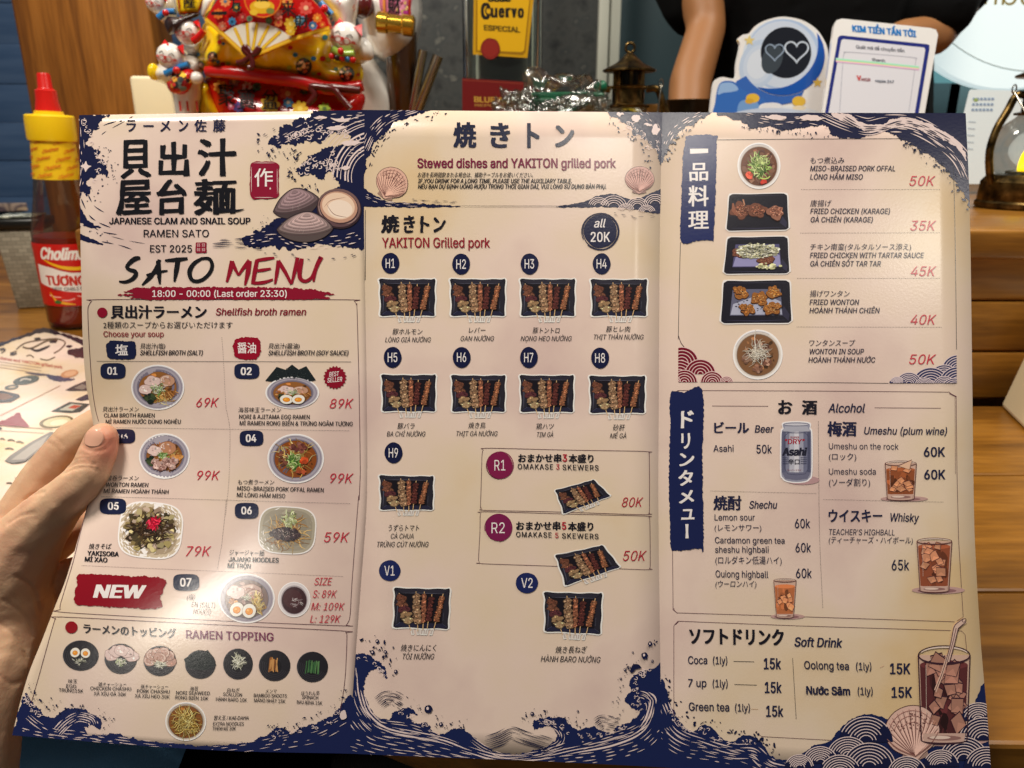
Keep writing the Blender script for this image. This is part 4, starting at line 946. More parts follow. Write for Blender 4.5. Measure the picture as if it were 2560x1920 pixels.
p.stroke([(857, 375), (866, 200), (868, 100), (874, 82), (892, 72), (1400, 86), (1890, 99), (1910, 106), (1918, 124), (1921, 400), (1914, 422), (1895, 431), (1400, 412), (885, 394), (865, 388), (857, 372)], 3, LINE)
put(p, 'ruled_frame', 1, 1)
p = Print(TB); p.stroke([(268, 1245), (268, 1400), (268, 1660)], 3, INK); p.stroke([(2044, 1000), (2042, 1300), (2040, 1650)], 2, (190, 168, 160)); put(p, 'fold_line', 1, 1)
p = Print(TJ)
p.stroke([(310, 118), (800, 113), (1410, 111)], 2.6, INK, smooth=False); p.stroke([(1640, 190), (1690, 205), (1708, 230), (1718, 400), (1726, 800), (1733, 1360)], 2.6, INK)
p.stroke([(97, 725), (90, 1000), (84, 1300)], 2.6, INK, smooth=False); p.stroke([(410, 1553), (1000, 1556), (1330, 1560)], 2.6, INK, smooth=False)
for a, b in (((815, 412), (1640, 412)), ((810, 670), (1640, 668)), ((790, 938), (1640, 938)), ((788, 1226), (1650, 1228))): p.dots(a, b, 9, 2, INK)
put(p, 'ruled_frame', 2, 1)
p = Print(TG)
p.stroke([(52, 240), (60, 205), (85, 187), (900, 190), (1752, 197), (1765, 208), (1795, 222), (1800, 700), (1810, 1107), (1838, 1578), (1800, 1604)], 2.8, LINE, smooth=False)
p.stroke([(1752, 204), (1770, 214), (1788, 222), (1796, 228)], 5, LINE, smooth=False); p.stroke([(1788, 222), (1790, 700)], 1.8, LINE, smooth=False)
p.stroke([(52, 1165), (55, 1535), (78, 1553), (700, 1572), (1784, 1608)], 2.8, LINE, smooth=False); p.stroke([(60, 1525), (62, 1538), (82, 1556)], 4, LINE, smooth=False)
p.stroke([(295, 282), (640, 284)], 2.6, LINE, smooth=False); p.stroke([(1293, 293), (1700, 296)], 2.6, LINE, smooth=False)
d = cat_rom([(948, 378), (950, 700), (956, 1107), (975, 1530)], False, 60)
for a, b in zip(d, d[1:]): p.dots(a, b, 8, 2, INK)
p.dots((288, 804), (940, 820), 9, 2, INK); p.dots((980, 856), (1722, 873), 9, 2, INK)
put(p, 'ruled_frame', 2, 1)
p = Print(TH)
p.stroke([(60, 1075), (60, 800), (60, 525), (85, 498), (800, 526), (1762, 556)], 2.8, LINE, smooth=False); p.stroke([(66, 520), (88, 502)], 5, LINE, smooth=False); p.stroke([(1808, 556), (1830, 560), (1850, 582), (1860, 680)], 2.8, LINE, smooth=False); p.stroke([(560, 1180), (600, 1207), (1030, 1230)], 2.8, LINE, smooth=False)
d = [(790, 725), (800, 900), (812, 1100)]
p.stroke(d, 2.6, INK); p.stroke([(427, 745), (553, 748)], 3, INK, smooth=False); p.stroke([(432, 887), (570, 891)], 3, INK, smooth=False); p.stroke([(535, 1038), (578, 1040)], 2.4, (200, 160, 120), smooth=False); p.stroke([(1325, 785), (1352, 772)], 2, (200, 160, 140), smooth=False)
put(p, 'ruled_frame', 2, 1)
# seigaiha corners
p = Print(TJ)
p.stroke([(86, 1280), (100, 1320), (120, 1345)], 4, (60, 20, 40))
for cx, cy, r in ((105, 1345+95, 100), (130, 1345+95, 0), (90, 1510, 92), (215, 1505, 92), (120, 1555, 78), (285, 1556, 70), (60, 1555, 40), (370, 1556, 40)):
    if not r: continue
    p.ell(cx, cy, r, r*.96, (116, 12, 36), a0=180, a1=360, n=24)
    for q in range(5):
        f = 1-q*.2
        if r*f > 8: p.ring(cx, cy, r*f, r*f*.96, 4.5, (232, 200, 196), 180, 360, n=24)
q = getattr(p, 'root', p)
q.v[:] = [(max(x, TJ(84, 0)[0]), min(y, TJ(0, 1553)[1]), z) for x, y, z in q.v]
put(p, 'wave_emblem', 2, 1, 'red fan wave pattern in the frame corner')
p = Print(TJ)
for cx, cy, r in ((1745, 1480, 100), (1660, 1530, 90), (1580, 1565, 110), (1740, 1560, 110), (1660, 1580, 70), (1450, 1562, 75), (1380, 1562, 46), (1540, 1580, 60), (1720, 1600, 80)):
    p.ell(cx, cy, r, r*.9, (40, 44, 88), a0=180, a1=360, n=24)
    for q in range(6):
        f = 1-q*.15
        if r*f > 10: p.ring(cx, cy, r*f, r*f*.9, 4.5, (226, 206, 208), 184+R.uniform(0, 20), 356-R.uniform(0, 30), n=24)
q = getattr(p, 'root', p)
q.v[:] = [(min(x, TJ(1733, 0)[0]), min(y, TJ(0, 1559)[1]), z) for x, y, z in q.v]
put(p, 'wave_emblem', 2, 1, 'navy wave pattern in the frame corner')

# ---------------------------------------------------------------- badges, banners, lettering
def badge(tile, k, cx, cy, rx, ry, col, txt, x0, x1, yb, h, bold=.02, it=0, name='number_badge', pill=False, ringed=False):
    p = Print(tile)
    if pill:
        e = .55
        p.poly([(cx+rx*math.copysign(abs(math.cos(a))**e, math.cos(a)), cy+ry*math.copysign(abs(math.sin(a))**e, math.sin(a))) for a in [i*math.pi/20 for i in range(40)]], col)
    else: p.ell(cx, cy, rx, ry, col, n=40, wob=.03, seed=cx)
    if ringed:
        for a in range(3): p.ring(cx+R.uniform(-4, 4), cy+R.uniform(-4, 4), rx*1.06, ry*1.05, 4, col, R.uniform(0, 360), R.uniform(380, 560), n=30)
    p.text(txt, x0, x1, yb, h, WHITE, bold=bold, it=it)
    return put(p, name, k, 3)
for a in ((671, 776, 74, 47, '01', 637, 697, 797, 43), (1463, 777, 74, 46, '02', 1427, 1492, 799, 43), (732, 1163, 70, 43, '03', 699, 758, 1183, 43), (1491, 1174, 70, 46, '04', 1457, 1520, 1196, 43), (671, 1578, 78, 47, '05', 640, 705, 1598, 43), (1462, 1604, 70, 47, '06', 1430, 1493, 1624, 43)):
    badge(TD, 0, a[0], a[1], a[2], a[3], (28, 34, 66), a[4], a[5], a[6], a[7], a[8], .03, pill=True)
badge(TE, 0, 1145, 506, 80, 51, (34, 40, 66), '07', 1107, 1178, 530, 50, .03, pill=True)
for t, cx, cy, x0, x1, yb in (('H1', 299, 233, 271, 325, 261), ('H2', 718, 238, 689, 746, 266), ('H3', 1123, 237, 1094, 1150, 264), ('H4', 1550, 236, 1520, 1580, 263), ('H5', 312, 790, 283, 340, 818), ('H6', 721, 791, 693, 748, 817), ('H7', 1119, 791, 1091, 1145, 819), ('H8', 1541, 794, 1511, 1570, 821), ('H9', 317, 1355, 289, 344, 1383)):
    badge(TI, 1, cx, cy, 53, 62, NAVY, t, x0, x1, yb, 55, .005)
badge(TF, 1, 308, 437, 67, 65, (28, 38, 92), 'V1', 275, 338, 467, 60, .005); badge(TF, 1, 1157, 513, 69, 63, (28, 38, 92), 'V2', 1122, 1193, 543, 60, .005)
badge(TI, 1, 947, 1430, 74, 77, (130, 28, 74), 'R1', 915, 980, 1460, 62, -.004, ringed=True); badge(TF, 1, 980, 172, 80, 82, (124, 28, 78), 'R2', 938, 1020, 205, 66, -.004, ringed=True)
p = Print(TB); p.ell(1662, 1370, 98, 100, NAVY, n=40, wob=.05, seed=4)
for a in range(4): p.ring(1662+R.uniform(-5, 5), 1370+R.uniform(-5, 5), 110, 110, 5, NAVY, R.uniform(0, 360), R.uniform(400, 560), n=30)
p.text('all', 1627, 1693, 1348, 50, WHITE, bold=.01, it=.22); p.text('20K', 1603, 1718, 1433, 57, WHITE, bold=.012); put(p, 'price_badge', 1, 3)
p = Print(TD)
p.poly([(1985+r*math.cos(a), 815+r*math.sin(a)) for a, r in [(i*math.pi/20, 70 if i % 2 else 60) for i in range(40)]], (140, 14, 40))
p.text('BEST', 1951, 2007, 810, 27, WHITE, y1=805, bold=.01); p.text('SELLER', 1940, 2027, 845, 27, WHITE, y1=838, bold=.01); put(p, 'best_seller_badge', 0, 3)
p = Print(TD); p.poly(rough([(632, 625), (650, 600), (700, 597), (760, 600), (795, 602), (806, 640), (803, 690), (780, 704), (700, 706), (650, 700), (634, 675)], 4, 2, freq=.08), (26, 32, 66)); p.spaced('塩', [(684, 618, 760, 683)], WHITE, .02); put(p, 'soup_badge', 0, 3)
p = Print(TD); p.poly(rough([(1384, 615), (1405, 585), (1470, 575), (1530, 584), (1544, 620), (1543, 670), (1520, 704), (1460, 710), (1405, 700), (1386, 665)], 6, 3, freq=.08), (150, 12, 40)); p.spaced('醤油', [(1408, 607, 1462, 672), (1466, 608, 1518, 672)], WHITE, .015); put(p, 'soup_badge', 0, 3)
p = Print(TA); p.rrect(1482, 958, 1652, 1180, 34, (140, 18, 50), 5, 3); p.stroke([(1500, 966), (1630, 966)], 3, PALE, taper=.8); p.stroke([(1491, 990), (1490, 1140)], 3, PALE, taper=.8); p.stroke([(1643, 1000), (1644, 1150)], 3, PALE, taper=.8); p.stroke([(1510, 1170), (1620, 1171)], 3, PALE, taper=.8)
p.spaced('作', [(1508, 998, 1618, 1106)], WHITE, .01, jit=2); p.ell(1602, 1118, 4, 6, PALE); put(p, 'red_seal', 0, 3)
p = Print(TA); p.rrect(1160, 1437, 1225, 1499, 6, (140, 18, 44), 2, 5)
for x, y in ((1168, 1445), (1197, 1445), (1168, 1472), (1197, 1472)):
    for d in (0, 7, 14): p.stroke([(x, y+d), (x+20, y+d)], 2, (222, 180, 180), smooth=False)
    for d in (3, 14): p.stroke([(x+d, y-2), (x+d, y+18)], 2, (222, 180, 180), smooth=False)
put(p, 'red_seal', 0, 3)
# opening hours band
p = Print(TD); p.poly(rough([(700, 326), (790, 318), (730, 308), (770, 298), (840, 282), (1300, 280), (1700, 284), (1860, 296), (1980, 322), (1900, 330), (1950, 340), (1880, 352), (1300, 352), (900, 354), (770, 346), (800, 334)], 7, 6, freq=.05, fine=.8), (140, 16, 44))
p.text('18:00 - 00:00 (Last order 23:30)', 903, 1700, 337, 38, WHITE, bold=.01); put(p, 'opening_hours_band', 0, 3)
p = Print(TE); p.poly(rough([(480, 462), (560, 455), (760, 465), (1005, 484), (1002, 560), (985, 600), (978, 664), (760, 660), (600, 652), (470, 640), (462, 560), (476, 520)], 7, 7, freq=.05, fine=.7), (140, 14, 32))
p.text('NEW', 583, 892, 598, 76, WHITE, y1=602, bold=.04, it=.28); put(p, 'new_banner', 0, 3)
p = Print(TJ); p.poly(rough([(135, 96), (170, 92), (305, 92), (310, 140), (305, 400), (292, 700), (280, 712), (200, 715), (105, 727), (98, 600), (105, 400), (112, 220), (128, 110)], 5, 8, freq=.06, fine=.7), (24, 36, 92))
p.spaced('一品料理', [(155, 170, 262, 198), (150, 256, 262, 362), (143, 390, 265, 512), (143, 540, 265, 645)], WHITE, .02, jit=3); put(p, 'vertical_banner', 2, 3, 'navy banner over the side dishes')
p = Print(TG); p.poly(rough([(40, 206), (120, 200), (236, 192), (235, 600), (242, 1130), (225, 1160), (190, 1158), (150, 1166), (90, 1170), (45, 1160), (38, 1100), (30, 700), (38, 400)], 5, 9, freq=.07, fine=.7), (25, 34, 80))
p.spaced('ドリンタメュ', [(104, 312, 182, 418), (106, 450, 160, 545), (94, 572, 186, 652), (88, 676, 178, 772), (92, 800, 184, 880), (106, 915, 186, 980)], WHITE, .03, jit=3); p.stroke([(140, 1008), (141, 1095)], [20, 14, 20], WHITE); put(p, 'vertical_banner', 2, 3, 'navy banner beside the drinks')

def lettering(tile, k, items, name='lettering', label=None):
    isp = lambda t: t[:2].isdigit() and t[-1] in 'kK'
    if name == 'caption' and any(isp(i[0][0]) for i in items):
        for it in items:
            if isp(it[0][0]): lettering(tile, k, [it], 'price')
        items = [i for i in items if not isp(i[0][0])]
    p = Print(tile)
    for it in items: p.text(*it[0], **(it[1] if len(it) > 1 else {}))
    return put(p, name, k, 3, label)
B, I, BI = dict(bold=.022), dict(it=.2), dict(bold=.014, it=.18)
def D(**k): return k
# left panel titles
p = Print(TA); p.spaced('ラーメン佐藤', [(750, 712, 806, 780), (850, 742, 911, 752), (950, 714, 1010, 780), (1060, 714, 1116, 778), (1152, 708, 1224, 782), (1263, 708, 1337, 782)], NAVY2, .02); put(p, 'heading_lettering', 0, 3)
p = Print(TA); p.spaced('貝出汁屋台麺', [(712, 832, 896, 1058), (940, 838, 1120, 1045), (1170, 820, 1402, 1045), (690, 1070, 900, 1272), (930, 1064, 1110, 1270), (1148, 1060, 1400, 1270)], (16, 16, 24), .027, jit=9); p.stroke([(1270, 1232), (1380, 1250), (1448, 1240)], [10, 22, 3], (20, 20, 30)); put(p, 'title_lettering', 0, 3)
lettering(TA, 0, [(('JAPANESE CLAM AND SNAIL SOUP', 648, 1484, 1328, 37, INK), B), (('RAMEN SATO', 852, 1238, 1405, 43, INK), D(bold=.005)), (('EST 2025', 890, 1138, 1495, 42, INK), D(bold=.008))])
p = Print(TD); K = (22, 22, 26)
p.stroke([(832, 106), (800, 112), (770, 135), (752, 160), (768, 176), (800, 186), (806, 206), (784, 232), (745, 248), (706, 246)], [16, 29, 26, 21, 23, 26, 26, 21, 18, 10], K)
p.stroke([(946, 116), (930, 160), (895, 215), (842, 268)], [21, 23, 26, 8], K); p.stroke([(938, 122), (942, 190), (948, 262)], [26, 29, 10], K); p.stroke([(868, 210), (920, 194), (994, 182)], [13, 18, 10], K)
p.stroke([(978, 122), (1040, 118), (1112, 110)], [13, 26, 16], K); p.stroke([(1055, 118), (1046, 180), (1034, 248)], [29, 29, 10], K)
p.stroke([(1200, 108), (1150, 140), (1124, 190), (1140, 238), (1190, 240), (1240, 200), (1258, 150), (1240, 112), (1196, 110)], [16, 23, 29, 23, 21, 21, 23, 21, 16], K)
put(p, 'title_lettering', 0, 3)
p = Print(TD); K = (146, 16, 40)
p.stroke([(1376, 124), (1362, 190), (1344, 250)], [26, 26, 13], K); p.stroke([(1374, 128), (1398, 180), (1414, 210)], [26, 21, 13], K); p.stroke([(1480, 122), (1440, 170), (1414, 210)], [29, 21, 13], K); p.stroke([(1478, 124), (1470, 190), (1452, 270)], [29, 29, 10], K)
p.stroke([(1524, 118), (1510, 190), (1498, 262)], [23, 26, 21], K); p.stroke([(1520, 122), (1580, 112), (1626, 106)], [18, 21, 13], K); p.stroke([(1512, 184), (1560, 178), (1606, 170)], [13, 20, 12], K); p.stroke([(1500, 256), (1560, 252), (1618, 234)], [18, 21, 12], K)
p.stroke([(1650, 122), (1642, 190), (1630, 262)], [21, 23, 12], K); p.stroke([(1648, 124), (1690, 190), (1726, 262)], [26, 23, 16], K); p.stroke([(1764, 104), (1748, 180), (1728, 262)], [23, 23, 12], K)
p.stroke([(1790, 110), (1776, 180), (1780, 228), (1810, 244), (1846, 222), (1868, 170)], [21, 29, 26, 21, 18, 16], K); p.stroke([(1904, 100), (1872, 170), (1858, 248)], [29, 23, 12], K)
put(p, 'title_lettering', 0, 3)
p = Print(TD); p.ell(607, 430, 30, 30, (146, 14, 44)); p.text('貝出汁ラーメン', 657, 1226, 465, 78, INK, bold=.035); p.text('Shellfish broth ramen', 1281, 1814, 446, 41, RED, bold=.012, it=.15); put(p, 'heading_lettering', 0, 3)
lettering(TD, 0, [(('2種類のスープからお選びいただけます', 613, 1378, 525, 42, INK),), (('Choose your soup', 614, 971, 573, 33, (146, 40, 52)), D(bold=.008)), (('貝出汁(塩)', 833, 980, 645, 34, INK), BI), (('SHELLFISH BROTH (SALT)', 833, 1202, 682, 28, INK), BI), (('貝出汁(醤油)', 1592, 1776, 645, 34, INK), BI), (('SHELLFISH BROTH (SOY SAUCE)', 1592, 2064, 683, 28, INK), BI)])
c1, c2 = D(it=.1, bold=.005), D(bold=.009, it=.06)
lettering(TD, 0, [(('貝出汁ラーメン', 611, 823, 1018, 31, INK), c1), (('CLAM BROTH RAMEN', 618, 917, 1051, 24, INK), c2), (('MÌ RAMEN NƯỚC DÙNG NGHÊU', 628, 1072, 1088, 24, INK), c2)], 'caption')
lettering(TD, 0, [(('海苔味玉ラーメン', 1414, 1665, 1022, 31, INK), c1), (('NORI & AJITAMA EGG RAMEN', 1418, 1835, 1059, 25, INK), D(y1=1061, bold=.009, it=.08)), (('MÌ RAMEN RONG BIỂN & TRỨNG NGÂM TƯƠNG', 1421, 2090, 1097, 25, INK), D(y1=1102, bold=.009, it=.08))], 'caption')
lettering(TD, 0, [(('雲呑ラーメン', 635, 823, 1426, 31, INK), c1), (('WONTON RAMEN', 629, 880, 1462, 25, INK), D(y1=1464, bold=.009, it=.14)), (('MÌ RAMEN HOÀNH THÁNH', 618, 1000, 1499, 25, INK), D(y1=1505, bold=.009, it=.14))], 'caption')
lettering(TD, 0, [(('もつ煮ラーメン', 1410, 1625, 1450, 31, INK), c1), (('MISO-BRAISED PORK OFFAL RAMEN', 1407, 1918, 1483, 25, INK), D(y1=1494, bold=.009, it=.12)), (('MÌ LÒNG HẦM MISO', 1405, 1690, 1522, 25, INK), D(y1=1529, bold=.009, it=.12))], 'caption')
lettering(TE, 0, [(('焼きそば', 548, 685, 303, 36, INK), D(it=.15, bold=.012)), (('YAKISOBA', 538, 732, 340, 28, INK), D(y1=347, bold=.025, it=.12)), (('MÌ XÀO', 523, 662, 377, 28, INK), D(y1=383, bold=.025, it=.12))], 'caption')
lettering(TE, 0, [(('ジャージャー麺', 1411, 1623, 340, 36, INK), D(y1=345, it=.15, bold=.012)), (('JAJANG NOODLES', 1406, 1714, 378, 28, INK), D(y1=384, bold=.025, it=.08)), (('MÌ TRỘN', 1400, 1542, 417, 28, INK), D(y1=421, bold=.025, it=.08))], 'caption')
GR = (120, 104, 106)  # letters left out and inked grey, imitating the glare over this caption
lettering(TE, 0, [(('(塩)', 1150, 1200, 614, 36, GR), I), (('EN (SALT)', 1180, 1322, 658, 32, GR), D(y1=663, it=.2)), (('NGUỘI)', 1190, 1297, 700, 32, GR), D(y1=704, it=.2))], 'caption')
pr = D(it=.24, bold=-.004)
for tile, t, x0, x1, yb, h in ((TD, '69K', 1167, 1293, 990, 55), (TD, '89K', 1957, 2090, 997, 56), (TD, '99K', 1168, 1300, 1422, 55), (TD, '99K', 1955, 2090, 1440, 57), (TE, '79K', 1145, 1293, 345, 61), (TE, '59K', 1995, 2143, 259, 61)):
    lettering(tile, 0, [((t, x0, x1, yb, h, PRICE), pr)], 'price')
lettering(TE, 0, [(('SIZE', 1935, 2037, 523, 46, PRICE), pr), (('S: 89K', 1925, 2067, 600, 46, PRICE), pr), (('M: 109K', 1917, 2115, 677, 46, PRICE), pr), (('L: 129K', 1910, 2090, 753, 46, PRICE), pr)], 'price')
p = Print(TE); p.ell(440, 782, 38, 37, (146, 16, 26)); p.text('ラーメンのトッピング', 515, 1085, 818, 60, INK, y1=850, bold=.03); p.text('RAMEN TOPPING', 1145, 1682, 850, 50, (120, 42, 84), y1=866, bold=.012); put(p, 'heading_lettering', 0, 3)
s1 = D(bold=.005, it=.06)
for j, (a, b, c) in enumerate(((('味玉', 420, 475, 1126), ('EGG', 409, 470, 1153), ('TRỨNG15K', 363, 513, 1180)), (('鶏チャーシュー', 606, 777, 1146), ('CHICKEN CHASHU', 556, 806, 1168), ('XÁ XÍU GÀ 30K', 577, 776, 1201)), (('豚チャーシュー', 866, 1033, 1160), ('PORK CHASHU', 843, 1043, 1185), ('XÁ XÍU HEO 30K', 830, 1043, 1216)), (('海苔', 1168, 1218, 1172), ('NORI SEAWEED', 1083, 1290, 1195), ('RONG BIỂN 10K', 1078, 1281, 1226)), (('白ねぎ', 1397, 1473, 1181), ('SCALLION', 1372, 1487, 1204), ('HÀNH BARO 10K', 1328, 1518, 1236)), (('メンマ', 1632, 1700, 1187), ('BAMBOO SHOOTS', 1560, 1763, 1211), ('MĂNG NHẬT 15K', 1562, 1753, 1243)), (('ほうれん草', 1852, 1963, 1199), ('SPINACH', 1857, 1955, 1222), ('RAU BINA 15K', 1825, 1980, 1254)))):
    lettering(TE, 0, [((a[0], a[1], a[2], a[3], 27, INK), s1), ((b[0], b[1], b[2], b[3]-1, 22, INK), D(y1=b[3]+3, **s1)), ((c[0], c[1], c[2], c[3]-3, 22, INK), D(y1=c[3]+4, **s1))], 'caption')
lettering(TE, 0, [(('替え玉 / KAE-DAMA', 1315, 1530, 1352, 30, INK), BI), (('EXTRA NOODLES', 1310, 1498, 1385, 22, INK), s1), (('THÊM MÌ 30K', 1306, 1450, 1414, 22, INK), s1)], 'caption')
# middle panel
p = Print(TB); p.spaced('焼きトン', [(790, 724, 926, 876), (1008, 728, 1126, 876), (1226, 730, 1300, 876), (1392, 742, 1506, 872)], (36, 40, 66), .04); put(p, 'title_lettering', 1, 3)
lettering(TB, 1, [(('Stewed dishes and YAKITON grilled pork', 577, 1752, 994, 54, (122, 22, 62)), D(bold=.02))], 'heading_lettering')
lettering(TB, 1, [(('お酒を長時間飲まれる場合は、補助テーブルをお使いください。', 580, 1262, 1053, 32, INK), BI), (('IF YOU DRINK FOR A LONG TIME, PLEASE USE THE AUXILIARY TABLE.', 582, 1493, 1085, 25, INK), D(bold=.02, it=.15)), (('NẾU BẠN DỰ ĐỊNH UỐNG RƯỢU TRONG THỜI GIAN DÀI, VUI LÒNG SỬ DỤNG BÀN PHỤ.', 582, 1697, 1118, 25, INK), D(bold=.02, it=.15))], 'caption')
p = Print(TB); p.spaced('焼きトン', [(362, 1274, 470, 1380), (495, 1276, 562, 1380), (595, 1280, 650, 1378), (670, 1288, 746, 1374)], INK, .04, jit=5); p.text('YAKITON Grilled pork', 367, 1007, 1467, 58, (146, 24, 44), bold=.012); put(p, 'heading_lettering', 1, 3)
m1 = D(it=.14); m2 = D(it=.2, bold=.002)
for a, b in ((('豚ホルモン', 313, 488, 656), ('LÒNG GIÀ NƯỚNG', 270, 538, 700)), (('レバー', 765, 862, 648), ('GAN NƯỚNG', 715, 912, 693)), (('豚トントロ', 1143, 1300, 649), ('NỌNG HEO NƯỚNG', 1073, 1372, 693)), (('豚ヒレ肉', 1578, 1718, 641), ('THỊT THĂN NƯỚNG', 1502, 1798, 684)), (('豚バラ', 342, 442, 1215), ('BA CHỈ NƯỚNG', 280, 506, 1258)), (('焼き鳥', 762, 862, 1211), ('THỊT GÀ NƯỚNG', 688, 933, 1256)), (('鶏ハツ', 1163, 1265, 1217), ('TIM GÀ', 1165, 1265, 1262)), (('砂肝', 1617, 1687, 1224), ('MỀ GÀ', 1602, 1698, 1269))):
    lettering(TI, 1, [((*a, 37, INK), m1), ((*b, 29, INK), m2)], 'caption')
lettering(TF, 1, [(('うずらトマト', 300, 490, 193, 42, INK), m1), (('CÀ CHUA', 315, 458, 238, 31, INK), m2), (('TRỨNG CÚT NƯỚNG', 228, 548, 290, 32, INK), m2)], 'caption')
lettering(TF, 1, [(('焼きにんにく', 378, 595, 936, 44, INK), m1), (('TỎI NƯỚNG', 386, 583, 985, 35, INK), m2)], 'caption')
lettering(TF, 1, [(('焼き長ねぎ', 1335, 1528, 948, 44, INK), m1), (('HÀNH BARO NƯỚNG', 1247, 1612, 1000, 36, INK), D(y1=1006, **m2))], 'caption')
RD = (176, 26, 50)
lettering(TI, 1, [(('おまかせ串', 1055, 1312, 1412, 50, INK), D(bold=.035)), (('3', 1318, 1345, 1407, 42, RD), D(bold=.028)), (('本盛り', 1354, 1502, 1414, 50, INK), D(bold=.035)), (('OMAKASE', 1053, 1262, 1452, 31, INK), D(y1=1454, bold=.012, sp=1.15)), (('3', 1280, 1300, 1454, 31, RD), D(bold=.014)), (('SKEWERS', 1318, 1532, 1456, 31, INK), D(y1=1460, bold=.012, sp=1.15))], 'heading_lettering')
lettering(TF, 1, [(('おまかせ串', 1090, 1365, 186, 54, INK), D(bold=.035)), (('5', 1374, 1400, 182, 45, RD), D(bold=.028)), (('本盛り', 1410, 1568, 190, 54, INK), D(bold=.035)), (('OMAKASE', 1090, 1310, 228, 32, INK), D(y1=232, bold=.012, sp=1.15)), (('5', 1332, 1352, 234, 32, RD), D(bold=.014)), (('SKEWERS', 1374, 1600, 236, 32, INK), D(y1=241, bold=.012, sp=1.15))], 'heading_lettering')
lettering(TF, 1, [(('80K', 1748, 1872, 42, 58, RD), pr)], 'price'); lettering(TF, 1, [(('50K', 1755, 1893, 376, 62, RD), pr)], 'price')
# right panel
j1, j2 = D(it=.14, bold=.005), D(it=.16, bold=.01)
DK = (44, 38, 62)
for L in ((('もつ煮込み', 867, 1068, 260, 40), ('MISO-BRAISED PORK OFFAL', 867, 1370, 303, 31), ('LÒNG HẦM MISO', 867, 1177, 353, 31)), (('唐揚げ', 867, 990, 514, 40), ('FRIED CHICKEN (KARAGE)', 868, 1338, 556, 31), ('GÀ CHIÊN (KARAGE)', 868, 1236, 606, 31)), (('チキン南蛮(タルタルソース添え)', 866, 1464, 772, 40), ('FRIED CHICKEN WITH TARTAR SAUCE', 866, 1538, 817, 31), ('GÀ CHIÊN SỐT TAR TAR', 866, 1284, 867, 31)), (('揚げワンタン', 864, 1098, 1049, 40), ('FRIED WONTON', 864, 1153, 1095, 31), ('HOÀNH THÁNH CHIÊN', 863, 1275, 1144, 31)), (('ワンタンスープ', 860, 1130, 1341, 40), ('WONTON IN SOUP', 860, 1183, 1387, 31), ('HOÀNH THÁNH NƯỚC', 857, 1250, 1437, 31))):
    lettering(TJ, 2, [((*L[0], DK), j1), ((*L[1], DK), j2), ((*L[2], DK), j2)], 'caption')
for t, x0, x1, yb in (('50K', 1457, 1602, 390), ('35K', 1462, 1607, 655), ('45K', 1465, 1607, 925), ('40K', 1463, 1608, 1212), ('50K', 1455, 1606, 1447)): lettering(TJ, 2, [((t, x0, x1, yb, 58, (200, 46, 66)), pr)], 'price')
NB = (32, 34, 66)
p = Print(TG); p.spaced('お酒', [(700, 246, 788, 332), (846, 247, 940, 336)], INK, .04); p.text('Alcohol', 1012, 1235, 322, 54, NB, bold=.012, it=.2); put(p, 'heading_lettering', 2, 3)
lettering(TG, 2, [(('ビール', 307, 522, 452, 72, NB), D(bold=.035)), (('Beer', 560, 672, 445, 44, NB), D(bold=.012, it=.15))], 'heading_lettering')
lettering(TG, 2, [(('Asahi', 303, 427, 563, 40, NB), D(bold=.005)), (('50k', 567, 662, 573, 52, NB), D(bold=.008))], 'caption')
lettering(TG, 2, [(('梅酒', 1003, 1182, 468, 90, NB), D(bold=.035)), (('Umeshu (plum wine)', 1230, 1738, 456, 45, NB), D(y1=460, bold=.01, it=.18))], 'heading_lettering')
lettering(TG, 2, [(('Umeshu on the rock', 1012, 1440, 547, 37, NB), D(y1=550)), (('(ロック)', 1012, 1180, 616, 46, NB),), (('60K', 1595, 1725, 593, 57, NB), D(bold=.02)), (('Umeshu soda', 1012, 1300, 703, 37, NB),), (('(ソーダ割り)', 1012, 1265, 775, 48, NB),), (('60K', 1597, 1727, 732, 57, NB), D(bold=.02))], 'caption')
lettering(TG, 2, [(('焼酎', 303, 475, 922, 88, NB), D(bold=.03)), (('Shechu', 525, 693, 912, 46, NB), D(bold=.01, it=.16))], 'heading_lettering')
lettering(TG, 2, [(('Lemon sour', 310, 557, 985, 38, NB), D(bold=.004)), (('(レモンサワー)', 310, 597, 1052, 44, NB),), (('60k', 803, 897, 1032, 56, NB), D(bold=.008)), (('Cardamon green tea', 312, 740, 1125, 38, NB), D(y1=1128, bold=.004)), (('sheshu highbali', 313, 642, 1183, 38, NB), D(bold=.004)), (('60k', 807, 902, 1180, 56, NB), D(bold=.008))], 'caption')
lettering(TG, 2, [(('ウイスキー', 1010, 1340, 998, 82, NB), D(bold=.03)), (('Whisky', 1387, 1565, 990, 50, NB), D(y1=994, bold=.01, it=.16))], 'heading_lettering')
lettering(TG, 2, [(("TEACHER'S HIGHBALL", 1012, 1417, 1073, 35, NB), D(y1=1077, it=.1)), (('(ティーチャーズ・ハイボール)', 1012, 1528, 1126, 44, NB), D(y1=1130, it=.1)), ], 'caption')
lettering(TH, 2, [(('(ロルダキン低湯ハイ)', 315, 722, 148, 50, NB), D(y1=150)), (('Ouiong highball', 316, 640, 228, 42, NB), D(y1=232, bold=.004)), (('60k', 810, 907, 232, 57, NB), D(bold=.008)), (('(ウーロンハイ)', 316, 567, 291, 44, NB), D(it=.1)), (('65k', 1398, 1505, 185, 64, NB), D(bold=.008))], 'caption')
p = Print(TH); p.text('ソフトドリンク', 155, 736, 640, 104, INK, y1=650, bold=.045); p.text('Soft Drink', 803, 1095, 652, 55, NB, y1=659, bold=.02, it=.16); put(p, 'heading_lettering', 2, 3)
w = D(bold=.01)
